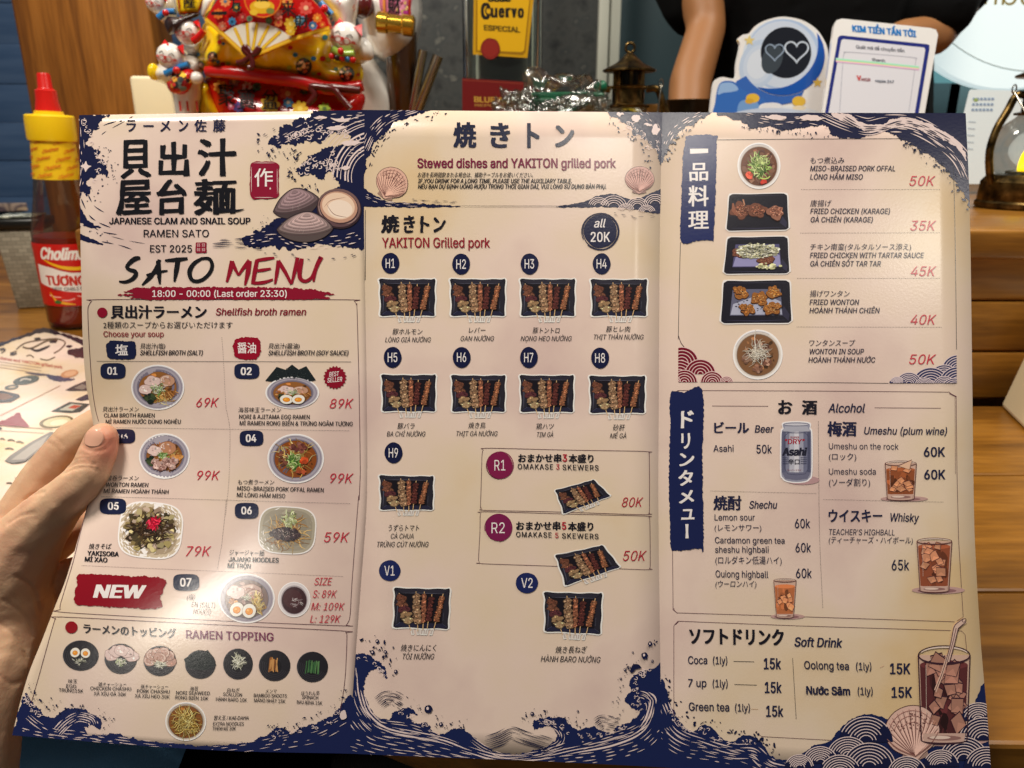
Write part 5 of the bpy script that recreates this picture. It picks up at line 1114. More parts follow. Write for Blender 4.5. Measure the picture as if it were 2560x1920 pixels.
lettering(TH, 2, [(('Coca', 147, 265, 761, 48, NB), w), (('(1ly)', 300, 388, 762, 46, NB), w), (('15k', 612, 718, 792, 66, NB), D(bold=.022)), (('7 up', 147, 260, 901, 48, NB), w), (('(1ly)', 298, 390, 903, 46, NB), w), (('15k', 618, 722, 938, 66, NB), D(bold=.022)), (('Green tea', 152, 400, 1047, 50, NB), D(y1=1051, bold=.01)), (('(1ly)', 435, 527, 1052, 46, NB), w), (('15k', 626, 732, 1084, 66, NB), D(bold=.022)),
    (('Oolong tea', 860, 1135, 790, 48, NB), D(y1=797, bold=.01)), (('(1ly)', 1178, 1272, 798, 46, NB), w), (('15K', 1387, 1512, 822, 64, NB), D(bold=.022)), (('Nước Sâm', 872, 1142, 945, 48, NB), D(y1=951, bold=.03)), (('(1ly)', 1188, 1280, 950, 46, NB), w), (('15K', 1397, 1523, 967, 64, NB), D(bold=.022))], 'caption')
# ---------------------------------------------------------------- mesh builders for solid things
def on_y(px, py, Y):
    r = ray(px, py); return r*(Y/r.y)
def pxm(p): return (p.y*CP-p.z*SP)/F        # metres per photograph pixel at that point
def mesh(name, vs, fs, m, parent=None, smooth=True, loc=None):
    me = bpy.data.meshes.new(name)
    if parent is not None:
        inv = world_of(parent).inverted(); vs = [inv @ Vector(v) for v in vs]
    me.from_pydata([tuple(v) for v in vs], [], fs); me.update()
    if smooth: me.shade_smooth()
    return link(name, me, parent, m if isinstance(m, (list, tuple)) else [m])
def lathe_geo(prof, o, ax=Vector((0, 0, 1)), n=40):
    o = Vector(o); ax = Vector(ax).normalized()
    u = ax.orthogonal().normalized(); v = ax.cross(u)
    vs, fs = [], []
    for r, h in prof:
        for i in range(n):
            a = 2*math.pi*i/n; vs.append(o+ax*h+(u*math.cos(a)+v*math.sin(a))*max(r, 1e-5))
    for j in range(len(prof)-1):
        for i in range(n):
            a, b = j*n+i, j*n+(i+1) % n; fs.append((a, b, b+n, a+n))
    fs.append(tuple(range(n-1, -1, -1))); fs.append(tuple(range((len(prof)-1)*n, len(prof)*n)))
    return vs, fs
def lathe(name, prof, o, m, parent=None, ax=(0, 0, 1), n=40, dense=True):
    if dense:
        q = []
        for (r0, h0), (r1, h1) in zip(prof, prof[1:]): q += [(r0, h0)]
        prof = q+[prof[-1]]
    ob = mesh(name, *lathe_geo(prof, o, ax, n), m, parent)
    sharp(ob); return ob
def sharp(ob, ang=35):
    bm = bmesh.new(); bm.from_mesh(ob.data)
    bmesh.ops.recalc_face_normals(bm, faces=bm.faces)
    for e in bm.edges:
        if len(e.link_faces) == 2 and e.calc_face_angle(0) > math.radians(ang): e.smooth = False
    bm.to_mesh(ob.data); bm.free()
def tube_geo(pts, r, n=10):
    pts = [Vector(p) for p in pts]; vs, fs = [], []; N = len(pts); prev = None
    for i, p in enumerate(pts):
        t = (pts[min(i+1, N-1)]-pts[max(i-1, 0)]).normalized()
        u = t.orthogonal().normalized() if prev is None else (prev-t*prev.dot(t)).normalized()
        prev = u; v = t.cross(u); rr = r[i] if isinstance(r, (list, tuple)) else r
        for k in range(n):
            a = 2*math.pi*k/n; vs.append(p+(u*math.cos(a)+v*math.sin(a))*rr)
    for i in range(N-1):
        for k in range(n):
            a, b = i*n+k, i*n+(k+1) % n; fs.append((a, b, b+n, a+n))
    fs.append(tuple(range(n-1, -1, -1))); fs.append(tuple(range((N-1)*n, N*n)))
    return vs, fs
def crv(pts, step=.25):
    """smooth 3-D curve through points"""
    out = []; n = len(pts); P = [Vector(p) for p in pts]
    for i in range(n-1):
        p0, p1, p2, p3 = P[max(i-1, 0)], P[i], P[i+1], P[min(i+2, n-1)]
        for j in range(int(1/step)):
            t = j*step; out.append(.5*(2*p1+(p2-p0)*t+(2*p0-5*p1+4*p2-p3)*t*t+(3*p1-p0-3*p2+p3)*t**3))
    return out+[P[-1]]
def tube(name, pts, r, m, parent=None, n=10, smooth=True):
    pts = crv(pts) if smooth and len(pts) > 2 else pts
    if isinstance(r, (list, tuple)) and len(r) != len(pts):
        k = len(r)-1; N = len(pts)-1
        r = [r[min(int(i/N*k), k-1)]+(r[min(int(i/N*k), k-1)+1]-r[min(int(i/N*k), k-1)])*(i/N*k-min(int(i/N*k), k-1)) for i in range(N+1)]
    ob = mesh(name, *tube_geo(pts, r, n), m, parent); sharp(ob, 60); return ob
def box_geo(c, s, rz=0, taper=1, tilt=None):
    c = Vector(c); M_ = Matrix.Rotation(rz, 3, 'Z')
    if tilt: M_ = M_ @ tilt
    vs = []
    for z in (-1, 1):
        k = 1 if z < 0 else taper
        for x, y in ((-1, -1), (1, -1), (1, 1), (-1, 1)): vs.append(c+M_ @ Vector((x*s[0]/2*k, y*s[1]/2*k, z*s[2]/2)))
    return vs, [(3, 2, 1, 0), (4, 5, 6, 7), (0, 1, 5, 4), (1, 2, 6, 5), (2, 3, 7, 6), (3, 0, 4, 7)]
def box(name, c, s, m, parent=None, rz=0, taper=1, bev=.002, tilt=None, seg=2):
    ob = mesh(name, *box_geo(c, s, rz, taper, tilt), m, parent, smooth=False)
    if bev:
        bm = bmesh.new(); bm.from_mesh(ob.data)
        bmesh.ops.bevel(bm, geom=list(bm.edges), offset=bev, segments=seg, affect='EDGES', profile=.5)
        bm.to_mesh(ob.data); bm.free(); ob.data.shade_smooth(); sharp(ob, 50)
    return ob
def slab(name, front, thick, m, parent=None, dirv=None):
    """closed outline of 3-D points, given thickness away from the viewer"""
    front = [Vector(p) for p in front]; n = len(front)
    nrm = Vector((0, 0, 0))
    for i in range(n): nrm += (front[i]-front[0]).cross(front[(i+1) % n]-front[0])
    nrm.normalize()
    if nrm.dot(front[0]) < 0: nrm = -nrm
    d = (dirv or nrm)*thick
    vs = front+[p+d for p in front]
    fs = [tuple(range(n)), tuple(range(2*n-1, n-1, -1))]+[(i, i+n, (i+1) % n+n, (i+1) % n) for i in range(n)]
    ob = mesh(name, vs, fs, m, parent, smooth=False)
    bm = bmesh.new(); bm.from_mesh(ob.data); bmesh.ops.recalc_face_normals(bm, faces=bm.faces); bm.to_mesh(ob.data); bm.free()
    return ob
def puff(name, outline, Y, thick, m, parent, R=None, step=9, lump=0, seed=0, back=.6):
    """a rounded solid with this outline (photograph pixels, at distance Y): moulded ceramic"""
    o = cat_rom(outline, True, step)
    n = len(o)
    xs = [p[0] for p in o]; ys = [p[1] for p in o]
    R = R or min(max(xs)-min(xs), max(ys)-min(ys))*.5
    inner = []
    def edged(x, y):
        best = 1e9
        for i in range(n):
            ax, ay = o[i]; bx, by = o[(i+1) % n]
            dx, dy = bx-ax, by-ay; L = dx*dx+dy*dy or 1
            t = min(1, max(0, ((x-ax)*dx+(y-ay)*dy)/L))
            best = min(best, math.hypot(x-ax-dx*t, y-ay-dy*t))
        return best
    y = min(ys)+step/2; k = 0
    while y < max(ys):
        x = min(xs)+step/2+(k % 2)*step/2
        while x < max(xs):
            inner.append((x, y)); x += step
        y += step*.87; k += 1
    V, _, T, _, _, _ = delaunay_2d_cdt([Vector(p) for p in o+inner], [(i, (i+1) % n) for i in range(n)], [list(range(n))], 1, 1e-4)
    s0 = pxm(on_y(sum(xs)/n, sum(ys)/n, Y))
    h = []
    for v in V:
        d = min(1, edged(v.x, v.y)/R); q = math.sqrt(max(0, 1-(1-d)**2))
        if lump: q *= 1+lump*noise.noise(Vector((v.x*.022, v.y*.022, seed)))
        h.append(q)
    front = [on_y(v.x, v.y, Y-q*thick) for v, q in zip(V, h)]
    bk = [on_y(v.x, v.y, Y+q*thick*back) for v, q in zip(V, h)]
    N = len(V)
    # back shares the rim
    vs = front+bk; fs = [tuple(t) for t in T]+[tuple(reversed([i+N for i in t])) for t in T]
    ob = mesh(name, vs, fs, m, parent)
    bm = bmesh.new(); bm.from_mesh(ob.data)
    bmesh.ops.remove_doubles(bm, verts=bm.verts, dist=1e-6); bmesh.ops.recalc_face_normals(bm, faces=bm.faces); bm.to_mesh(ob.data); bm.free()
    ob.data.shade_smooth()
    def surf(x, y, off):
        d = min(1, max(0, edged(x, y))/R); q = math.sqrt(max(0, 1-(1-d)**2))
        if lump: q *= 1+lump*noise.noise(Vector((x*.022, y*.022, seed)))
        return on_y(x, y, Y-q*thick-off)
    ob_surf[ob.name] = surf
    return ob, surf
ob_surf = {}
def orb(name, px, py, rx, ry, Y, m, parent, depth=None, rot=0, n=24):
    c = on_y(px, py, Y); s = pxm(c)
    vs, fs = [], []
    q = math.radians(rot); cq, sq = math.cos(q), math.sin(q)
    for j in range(n//2+1):
        for i in range(n):
            a, b = 2*math.pi*i/n, math.pi*j/(n//2)
            x, z, y = math.sin(b)*math.cos(a)*rx*s, math.cos(b)*ry*s, math.sin(b)*math.sin(a)*(depth or (rx+ry)/2*s)
            x, z = x*cq+z*sq, -x*sq+z*cq
            vs.append(c+Vector((x, y, z)))
    for j in range(n//2):
        for i in range(n): fs.append((j*n+i, j*n+(i+1) % n, (j+1)*n+(i+1) % n, (j+1)*n+i))
    ob = mesh(name, vs, fs, m, parent)
    bm = bmesh.new(); bm.from_mesh(ob.data); bmesh.ops.remove_doubles(bm, verts=bm.verts, dist=1e-6); bmesh.ops.recalc_face_normals(bm, faces=bm.faces); bm.to_mesh(ob.data); bm.free(); ob.data.shade_smooth()
    return ob
def flesh(name, chains, m, parent=None, voxel=.0012, smooth=6):
    """one continuous skin grown over chains of (point, radius)"""
    bm = bmesh.new()
    for ch in chains:
        for (p, r), (q, s) in zip(ch, ch[1:]) if len(ch) > 1 else [(ch[0], ch[0])]:
            L = (q-p).length; k = max(1, int(L/(min(r, s)*.22)))
            for i in range(k+1):
                t = i/k; bmesh.ops.create_icosphere(bm, subdivisions=2, radius=r+(s-r)*t, matrix=Matrix.Translation(p+(q-p)*t))
    me = bpy.data.meshes.new(name); bm.to_mesh(me); bm.free()
    o = bpy.data.objects.new(name, me); COL.objects.link(o)
    md = o.modifiers.new('r', 'REMESH'); md.mode = 'VOXEL'; md.voxel_size = voxel
    sm = o.modifiers.new('s', 'SMOOTH'); sm.factor = .5; sm.iterations = smooth
    dg = bpy.context.evaluated_depsgraph_get()
    out = bpy.data.meshes.new_from_object(o.evaluated_get(dg))
    bpy.data.objects.remove(o); bpy.data.meshes.remove(me)
    out.name = name; out.materials.clear(); out.shade_smooth()
    if parent is not None: out.transform(world_of(parent).inverted())
    return link(name, out, parent, [m])

# ---------------------------------------------------------------- materials of the place
def wood(name, a, b, c, vec, scale=3, rough_=.45, bumpv=.15):
    m = mat(name, a, rough_)
    n, l, bs = nodes(m)
    tc = n.new('ShaderNodeTexCoord'); mp = n.new('ShaderNodeMapping'); mp.inputs['Scale'].default_value = vec
    l.new(tc.outputs['Object'], mp.inputs[0])
    t = n.new('ShaderNodeTexNoise'); t.inputs['Scale'].default_value = scale; t.inputs['Detail'].default_value = 6; t.inputs['Distortion'].default_value = .8
    t2 = n.new('ShaderNodeTexNoise'); t2.inputs['Scale'].default_value = scale*9; t2.inputs['Detail'].default_value = 3
    l.new(mp.outputs[0], t.inputs['Vector']); l.new(mp.outputs[0], t2.inputs['Vector'])
    r = n.new('ShaderNodeValToRGB'); cr = r.color_ramp; cr.elements.new(.5)
    for e, (p, cc) in zip(cr.elements, ((.32, c), (.52, a), (.7, b))): e.position = p; e.color = lin(cc)
    l.new(t.outputs['Fac'], r.inputs[0])
    mx = n.new('ShaderNodeMix'); mx.data_type = 'RGBA'; mx.blend_type = 'MULTIPLY'; mx.inputs[0].default_value = .5
    r2 = n.new('ShaderNodeValToRGB'); r2.color_ramp.elements[0].position = .35; r2.color_ramp.elements[0].color = (.45, .4, .35, 1); r2.color_ramp.elements[1].position = .6
    l.new(t2.outputs['Fac'], r2.inputs[0]); l.new(r.outputs[0], mx.inputs[6]); l.new(r2.outputs[0], mx.inputs[7]); l.new(mx.outputs[2], bs.inputs['Base Color'])
    bp = n.new('ShaderNodeBump'); bp.inputs['Strength'].default_value = bumpv; bp.inputs['Distance'].default_value = .001
    l.new(t2.outputs['Fac'], bp.inputs['Height']); l.new(bp.outputs[0], bs.inputs['Normal'])
    return m
m_pine = wood('varnished_pine', (142, 94, 30), (168, 116, 46), (102, 64, 18), (1.2, 9, 14), 2.2, .34)
m_post = wood('brown_post_wood', (150, 94, 34), (172, 112, 46), (104, 60, 20), (14, 14, .9), 1.6, .42)
m_blue = mat('blue_painted_boards', (62, 92, 132), .5); noisecol(m_blue, [(.35, (64, 94, 134)), (.65, (84, 112, 150))], 6, 3, (.5, 1, 5))
m_stone = mat('dark_stone', (52, 54, 54), .5); noisecol(m_stone, [(.3, (26, 30, 32)), (.5, (62, 64, 62)), (.62, (50, 54, 54)), (.75, (120, 118, 108))], 26, 7)
m_teal = mat('dark_teal_panel', (46, 66, 72), .4); m_teal2 = mat('grey_teal_panel', (112, 140, 146), .45)
m_lit = mat('lit_teal_panel', (120, 170, 176), .5, emit=(130, 196, 204), es=.22)
m_litw = mat('lit_white_sign', (240, 240, 236), .4, emit=(226, 248, 250), es=.72)
m_cer = mat('white_glazed_ceramic', (236, 232, 224), .12, coat=.5); bump(m_cer, 60, .15, .001, 2)
def glaze(n_, c): return mat(n_, c, .2, coat=.25)
m_yel, m_red, m_mar, m_gold = glaze('yellow_glaze', (246, 208, 22)), glaze('red_glaze', (196, 22, 20)), glaze('maroon_glaze', (82, 22, 20)), mat('gold_glaze', (210, 166, 60), .2, metal=.9)
m_bglz, m_gglz, m_cream, m_dark = glaze('blue_glaze', (44, 122, 184)), glaze('green_glaze', (150, 180, 70)), mat('cream_cloth', (226, 212, 176), .7), mat('dark_brown', (44, 26, 22), .3)
bump(m_yel, 45, .35, .004, 3); bump(m_red, 30, .2, .003, 2)
m_gprint = mat('painted_decoration', rough=.6, spec=.25)
_n, _l, _b = nodes(m_gprint); _a = _n.new('ShaderNodeVertexColor'); _a.layer_name = 'Col'; _l.new(_a.outputs[0], _b.inputs['Base Color'])
m_label = mat('printed_label', rough=.35)
_n, _l, _b = nodes(m_label); _a = _n.new('ShaderNodeVertexColor'); _a.layer_name = 'Col'; _l.new(_a.outputs[0], _b.inputs['Base Color'])
m_brass = mat('aged_brass', (122, 98, 56), .32, metal=1); noisecol(m_brass, [(.35, (44, 36, 22)), (.55, (106, 84, 48)), (.7, (150, 122, 74))], 90, 5); bump(m_brass, 160, .3, .0006, 4)
m_polish = mat('polished_brass', (206, 186, 132), .18, metal=1)
m_silver = mat('steel', (176, 172, 160), .22, metal=1)
m_glass = mat('clear_glass', (250, 250, 248), .02, trans=1, ior=1.46)
def film(name, tint, gl=.5, rough_=.08, base=.1):
    m = bpy.data.materials.new(name); m.use_nodes = True; n, l = m.node_tree.nodes, m.node_tree.links
    n.remove(n['Principled BSDF']); tr = n.new('ShaderNodeBsdfTransparent'); tr.inputs[0].default_value = lin(tint)
    g = n.new('ShaderNodeBsdfGlossy'); g.inputs['Roughness'].default_value = rough_
    f = n.new('ShaderNodeLayerWeight'); f.inputs['Blend'].default_value = gl
    a = n.new('ShaderNodeMath'); a.operation = 'MULTIPLY_ADD'; a.inputs[1].default_value = .6; a.inputs[2].default_value = base
    mx = n.new('ShaderNodeMixShader'); l.new(f.outputs['Fresnel'], a.inputs[0]); l.new(a.outputs[0], mx.inputs[0]); l.new(tr.outputs[0], mx.inputs[1]); l.new(g.outputs[0], mx.inputs[2])
    l.new(mx.outputs[0], n['Material Output'].inputs[0]); return m
m_film = film('clear_film', (236, 240, 238), .4, .16, .05); m_plastic = film('clear_plastic', (226, 222, 214), .35, .1, .04); m_thin = film('thin_lamp_glass', (240, 242, 240), .45, .03, .05)
m_skin = mat('skin', (214, 172, 140), .46, sss=.2)
_r, _ = noisecol(m_skin, [(.3, (222, 184, 148)), (.55, (218, 174, 140)), (.75, (210, 160, 130))], 70, 5)
bump(m_skin, 900, .3, .0004, 6)
_n, _l, _b = nodes(m_skin)          # the blood-red tip of the thumb
_g = _n.new('ShaderNodeNewGeometry'); _d = _n.new('ShaderNodeVectorMath'); _d.operation = 'DISTANCE'; _d.inputs[1].default_value = at(284, 1112, .281)
_m = _n.new('ShaderNodeMapRange'); _m.inputs[1].default_value = .003; _m.inputs[2].default_value = .014; _m.inputs[3].default_value = .75; _m.inputs[4].default_value = 0
_x = _n.new('ShaderNodeMix'); _x.data_type = 'RGBA'; _x.inputs[7].default_value = lin((204, 112, 92))
_l.new(_g.outputs['Position'], _d.inputs[0]); _l.new(_d.outputs['Value'], _m.inputs[0]); _l.new(_m.outputs[0], _x.inputs[0]); _l.new(_r.outputs[0], _x.inputs[6]); _l.new(_x.outputs[2], _b.inputs['Base Color'])
m_black = mat('black_cotton', (5, 5, 6), .9, spec=.15); m_denim = mat('blue_denim', (110, 166, 210), .8); bump(m_denim, 900, .3, .0005)
m_gold_txt = mat('gold_print', (190, 160, 80), .4)

# ---------------------------------------------------------------- the setting: table, counter, walls
TZ = -.22
tbl = empty('table', (.2, .6, TZ), 'varnished pine table carrying the chili sauce bottle and the flat menu', 'table')
def poly_slab(name, pts, z0, z1, m, parent, bev=.004):
    n = len(pts); vs = [(x, y, z1) for x, y in pts]+[(x, y, z0) for x, y in pts]
    ob = mesh(name, vs, [tuple(range(n)), tuple(range(2*n-1, n-1, -1))]+[(i, i+n, (i+1) % n+n, (i+1) % n) for i in range(n)], m, parent, smooth=False)
    bm = bmesh.new(); bm.from_mesh(ob.data); bmesh.ops.recalc_face_normals(bm, faces=bm.faces)
    if bev: bmesh.ops.bevel(bm, geom=list(bm.edges), offset=bev, segments=2, affect='EDGES', profile=.5)
    bm.to_mesh(ob.data); bm.free(); return ob
edge_y = lambda x: .268-.09*(x+.05)
xs_ = [(-1.5, edge_y(-1.5)), (-.02, edge_y(-.02)), (.02, .232), (1.4, .20)]
y0 = .20
for i, (a, b) in enumerate(zip([None, .338, .478], [.337, .477, .617])):
    if a is None: poly_slab('plank', [(-1.5, .40-.06), (-.40, .30), (-.06, .262), (.0, .238), (1.4, .215), (1.4, b), (-1.5, b+.0)] if False else [(-.45, .30), (-.06, .262), (-.01, .238), (1.4, .215), (1.4, b), (-.45, b)], TZ-.03, TZ, m_pine, tbl, .002)
    else: poly_slab('plank', [(-1.5, a), (1.4, a), (1.4, b), (-1.5, b)], TZ-.03, TZ, m_pine, tbl, .002)
poly_slab('plank', [(-1.5, .62), (-.36, .62), (-.36, 2.15), (-1.5, 2.15)], TZ-.03, TZ, m_pine, tbl, .002)
for x, y in ((-.4, .36), (1.3, .3), (-1.4, 2.0), (1.3, .58), (-.45, 2.0)): box('leg', (x, y, TZ-.03-.24), (.06, .06, .48), m_post, tbl)
LZ, LY = -.072, .62
led = empty('counter_ledge', (.5, .9, LZ), 'raised pine counter ledge on which the brass lanterns and payment signs stand', 'counter')
box('ledge_top', (.52, LY+.31, LZ-.012), (1.74, .62, .024), m_pine, led, bev=.003)
for z0, z1 in ((-.132, -.0855), (-.176, -.133), (-.2195, -.177)): box('front_board', (.52, LY+.022, (z0+z1)/2), (1.72, .02, z1-z0), m_pine, led, bev=.0025)
box('cabinet', (.52, LY+.33, -.35), (1.7, .56, .5), m_post, led)
fl = mesh('floor', [(-4, -3, -.72), (4, -3, -.72), (4, 5, -.72), (-4, 5, -.72)], [(0, 1, 2, 3)], mat('dark_floor', (40, 38, 38), .6), None, False); tag(fl, kind='structure')
bw = empty('board_wall', (-1.1, 2.35, -.7), 'blue painted wall of horizontal boards behind the wooden post', 'wall')
for i in range(16):
    z = -.65+i*.105; box('board', (-1.5, 2.36+(.003 if i % 2 else 0), z), (2.4, .02, .1045), m_blue, bw, bev=.0015)
sw = box('stone_wall', (.0, 1.98, .2), (1.0, .04, 1.9), m_stone); tag(sw, 'dark speckled stone wall behind the tequila bottle', 'wall')
tw = box('panel_wall', (.9, 1.9, .2), (1.35, .04, 1.9), m_teal); tag(tw, 'dark teal wall panel behind the person in black', 'wall')
c0, c1 = on_y(1492, 100, 1.7), on_y(1552, 100, 1.7)
pp = empty('door_frame', (c0.x, 1.7, -.6), 'upright pale grey metal frame beside the dark stone wall', 'door frame')
w_ = c1.x-c0.x
m_frame = mat('pale_grey_metal', (176, 178, 166), .35)
box('upright', (c0.x+w_*.24, 1.7, .1), (w_*.42, .03, 1.6), m_frame, pp); box('upright', (c0.x+w_*.74, 1.715, .1), (w_*.48, .03, 1.6), m_frame, pp, bev=.004)
# post
c0, c1 = on_y(47, 100, 1.42), on_y(384, 100, 1.42)
ps = empty('wooden_post', ((c0.x+c1.x)/2, 1.46, TZ), 'broad brown wooden post behind the chili sauce bottle', 'post')
box('shaft', ((c0.x+c1.x)/2, 1.46, .24), (c1.x-c0.x, .09, .92), m_post, ps, bev=.006)
# ---------------------------------------------------------------- chili sauce bottle
m_cap = mat('yellow_plastic', (240, 200, 20), .3, sss=.1); m_nozzle = mat('red_plastic', (206, 26, 18), .32); m_sauce = mat('chili_sauce', (190, 52, 14), .3, coat=.3)
b0 = on_z(196, 812, TZ); tilt_ax = Vector((.038, 0, 1)).normalized()
bt = empty('sauce_bottle', b0, 'chili sauce squeeze bottle with yellow cap and red nozzle left of the held menu', 'sauce bottle')
H = .276
body = [(.024, .0), (.030, .002), (.0315, .008), (.0325, .03), (.034, .07), (.0355, .1), (.0352, .113), (.033, .124), (.030, .138), (.0268, .156), (.0248, .172), (.0232, .19), (.0222, .208), (.022, .216)]
lathe('bottle_wall', body, b0, m_plastic, bt, tilt_ax)
lathe('sauce', [(r-.0012, h) for r, h in [(.026, .002), (.0312, .008), (.0322, .03), (.0337, .07), (.0352, .1), (.0348, .108)]]+[(.002, .109)], b0, m_sauce, bt, tilt_ax)
u_ = tilt_ax.orthogonal().normalized(); right = Vector((1, 0, 0)); right = (right-tilt_ax*right.dot(tilt_ax)).normalized(); frontv = right.cross(tilt_ax).normalized()
if frontv.y > 0: frontv = -frontv
def rad(h):
    for (r0, h0), (r1, h1) in zip(body, body[1:]):
        if h0 <= h <= h1: return r0+(r1-r0)*(h-h0)/(h1-h0)
    return body[-1][0]
yaw = math.atan2(b0.x, b0.y)
def cyl(x, y, off):        # x in mm round the wall from the side that faces the viewer, y in mm downwards from the top of the wall
    h = .216-y*.001; r = rad(h)+.0004+off; a = x*.001/rad(h)
    fv = (frontv*math.cos(yaw)-right*math.sin(yaw)); rv = (right*math.cos(yaw)+frontv*math.sin(yaw))
    return b0+tilt_ax*h+(fv*math.cos(a)+rv*math.sin(a))*r
def wrap(pr, name, parent): return pr.build(name, cyl, parent, [m_label], base=0.0, dz=.000012)
p = Print(maxe=1.2)
p.poly([(-60, 1), (60, 1), (60, 44), (-60, 44)], (232, 190, 24))
for j, y in enumerate((6, 15, 24, 33, 42)):
    for i in range(-3, 3): p.text('Cholimex', i*21+(j % 2)*9, i*21+16+(j % 2)*9, y+1, 4.2, (204, 96, 30), y1=y-3, bold=.02, it=.3)
wrap(p, 'neck_wrap', bt)
p = Print(maxe=1.2)
p.poly([(-66, 114), (66, 114), (66, 186), (-66, 186)], (198, 24, 20))
p.poly([(-40, 137), (-20, 140), (0, 146), (30, 145), (60, 138), (60, 168), (20, 172), (-10, 168), (-40, 160)], (236, 230, 224))
p.stroke([(-28, 132), (-10, 140), (14, 142), (40, 134)], [1, 4, 4, 1], (240, 190, 30))
p.stroke([(-40, 137), (-20, 140), (0, 146), (30, 145), (60, 138)], 1.6, (180, 20, 20))
p.text('Cholimex', -31, 24, 131, 13, (240, 236, 230), bold=.04, it=.3, y1=132)
p.text('TƯƠNG ỚT', -29, 34, 161, 10.5, (196, 40, 24), bold=.04, y1=162)
p.text('HOT CHILI SAUCE', -22, 24, 167.5, 3.8, (70, 70, 76), bold=.02)
for x, y, a in ((-20, 174, .4), (-6, 178, -.3), (10, 175, .5), (24, 178, -.2), (38, 174, .3)):
    p.stroke([(x-9, y-3*a), (x, y+2), (x+10, y+4*a)], [1, 5, 1], (216, 50, 34)); p.stroke([(x-7, y-2*a), (x, y+1), (x+6, y+3*a)], 1, (240, 200, 190))
p.stroke([(-26, 170), (-20, 180), (0, 184)], [1, 4, 1], (236, 170, 40)); p.ell(-18, 181, 4, 2, (60, 110, 50))
wrap(p, 'label', bt)
lathe('cap', [(.0205, .213), (.0245, .2135), (.0252, .216), (.0252, .235), (.0248, .2395), (.0235, .241), (.015, .2415), (.0145, .245), (.002, .2455)], b0, m_cap, bt, tilt_ax)
lathe('nozzle', [(.0132, .2435), (.0128, .247), (.0112, .2565), (.0108, .2665), (.0086, .2675), (.0074, .2695), (.0066, .283), (.0058, .2845), (.001, .285)], b0, m_nozzle, bt, tilt_ax)

# ---------------------------------------------------------------- tub behind the bottle, flyers far down the table
c = on_z(112, 764, TZ)
tb = empty('napkin_tub', c, 'grey woven tub with a black rim standing behind the sauce bottle', 'tub')
m_weave = mat('grey_weave', (156, 150, 132), .6)
n_, l_, b_ = nodes(m_weave); bk_ = n_.new('ShaderNodeTexBrick'); bk_.inputs['Scale'].default_value = 50; bk_.inputs['Color1'].default_value = lin((164, 158, 140)); bk_.inputs['Color2'].default_value = lin((134, 128, 112)); bk_.inputs['Mortar'].default_value = lin((104, 100, 88)); bk_.inputs['Mortar Size'].default_value = .012
tc_ = n_.new('ShaderNodeTexCoord'); mp_ = n_.new('ShaderNodeMapping'); mp_.inputs['Rotation'].default_value = (math.pi/2, 0, 0); l_.new(tc_.outputs['Object'], mp_.inputs[0]); l_.new(mp_.outputs[0], bk_.inputs['Vector']); l_.new(bk_.outputs['Color'], b_.inputs['Base Color'])
box('tub_wall', c+Vector((-.008, 0, .052)), (.04, .04, .104), m_weave, tb, .25, 1.35, .003)
box('rim', c+Vector((-.008, 0, .111)), (.06, .06, .013), mat('black_plastic', (16, 16, 14), .35), tb, .25, 1.0, .003)
mlid = mat('patterned_lid', (90, 96, 84), .2); noisecol(mlid, [(.3, (20, 24, 22)), (.5, (120, 124, 110)), (.7, (220, 220, 200))], 90, 3)
box('lid', c+Vector((-.008, 0, .1195)), (.046, .046, .003), mlid, tb, .25, 1, .001)
mfly = mat('printed_flyer', (170, 140, 130), .4); noisecol(mfly, [(.25, (60, 50, 70)), (.42, (196, 170, 150)), (.55, (90, 76, 92)), (.66, (226, 196, 160)), (.8, (206, 90, 60))], 22, 3, (1, 1, 1), .6)
for k, (px, py, lab) in enumerate(((30, 520, 'colourful printed flyer lying far down the table beyond the tub'), (150, 488, 'yellowish printed flyer partly behind the sauce bottle'))):
    q = on_z(px, py, TZ+.002)
    ob = box('flyer', q+Vector((-.05, .05*k, .012)), (.34, .3, .024), mfly, None, .4+k*.5, 1, .002); tag(ob, lab, 'flyer')

# ---------------------------------------------------------------- menu lying flat on the table
def on_tab(x, y, off): return on_z(x, y, TZ+.0016)+Vector((0, 0, off))
fm = empty('flat_menu', on_z(107, 900, TZ), 'second pink menu lying flat on the table left of the held menu', 'menu')
cs = [(107, 819), (430, 900), (330, 1330), (40, 1460), (-420, 1240), (-260, 985)]
vs = [on_z(x, y, TZ+.0016) for x, y in cs]; n = len(vs)
sh = mesh('sheet', vs+[v-Vector((0, 0, .0012)) for v in vs], [tuple(range(n-1, -1, -1)), tuple(range(n, 2*n))]+[(i, (i+1) % n, (i+1) % n+n, i+n) for i in range(n)], m_paper, fm, False)
bm = bmesh.new(); bm.from_mesh(sh.data); bmesh.ops.recalc_face_normals(bm, faces=bm.faces); bm.to_mesh(sh.data); bm.free()
TK = tilefn(0, 780, 3.19)
p = Print(TK, 60); DKB = (52, 44, 54); BRN = (104, 84, 70)
p.poly(rough([(-40, 275), (0, 250), (200, 180), (341, 128), (480, 165), (700, 240), (700, 290), (560, 215), (420, 175), (340, 165), (240, 190), (100, 235), (-40, 300)], 9, 3), DKB)
p.poly(rough([(700, 280), (640, 285), (540, 310), (560, 350), (700, 370)], 10, 4), DKB)
p.stroke([(130, 300), (200, 250), (330, 225), (450, 215), (520, 245), (480, 300), (430, 330)], 11, BRN); p.stroke([(180, 280), (250, 290), (380, 230), (460, 230)], 14, BRN); p.stroke([(240, 290), (300, 310), (400, 270)], 22, DKB, taper=.6)
for x, y in ((20, 300), (110, 335), (300, 215), (555, 275), (420, 240)): p.ell(x, y, 26, 12, DKB, wob=.5, seed=x)
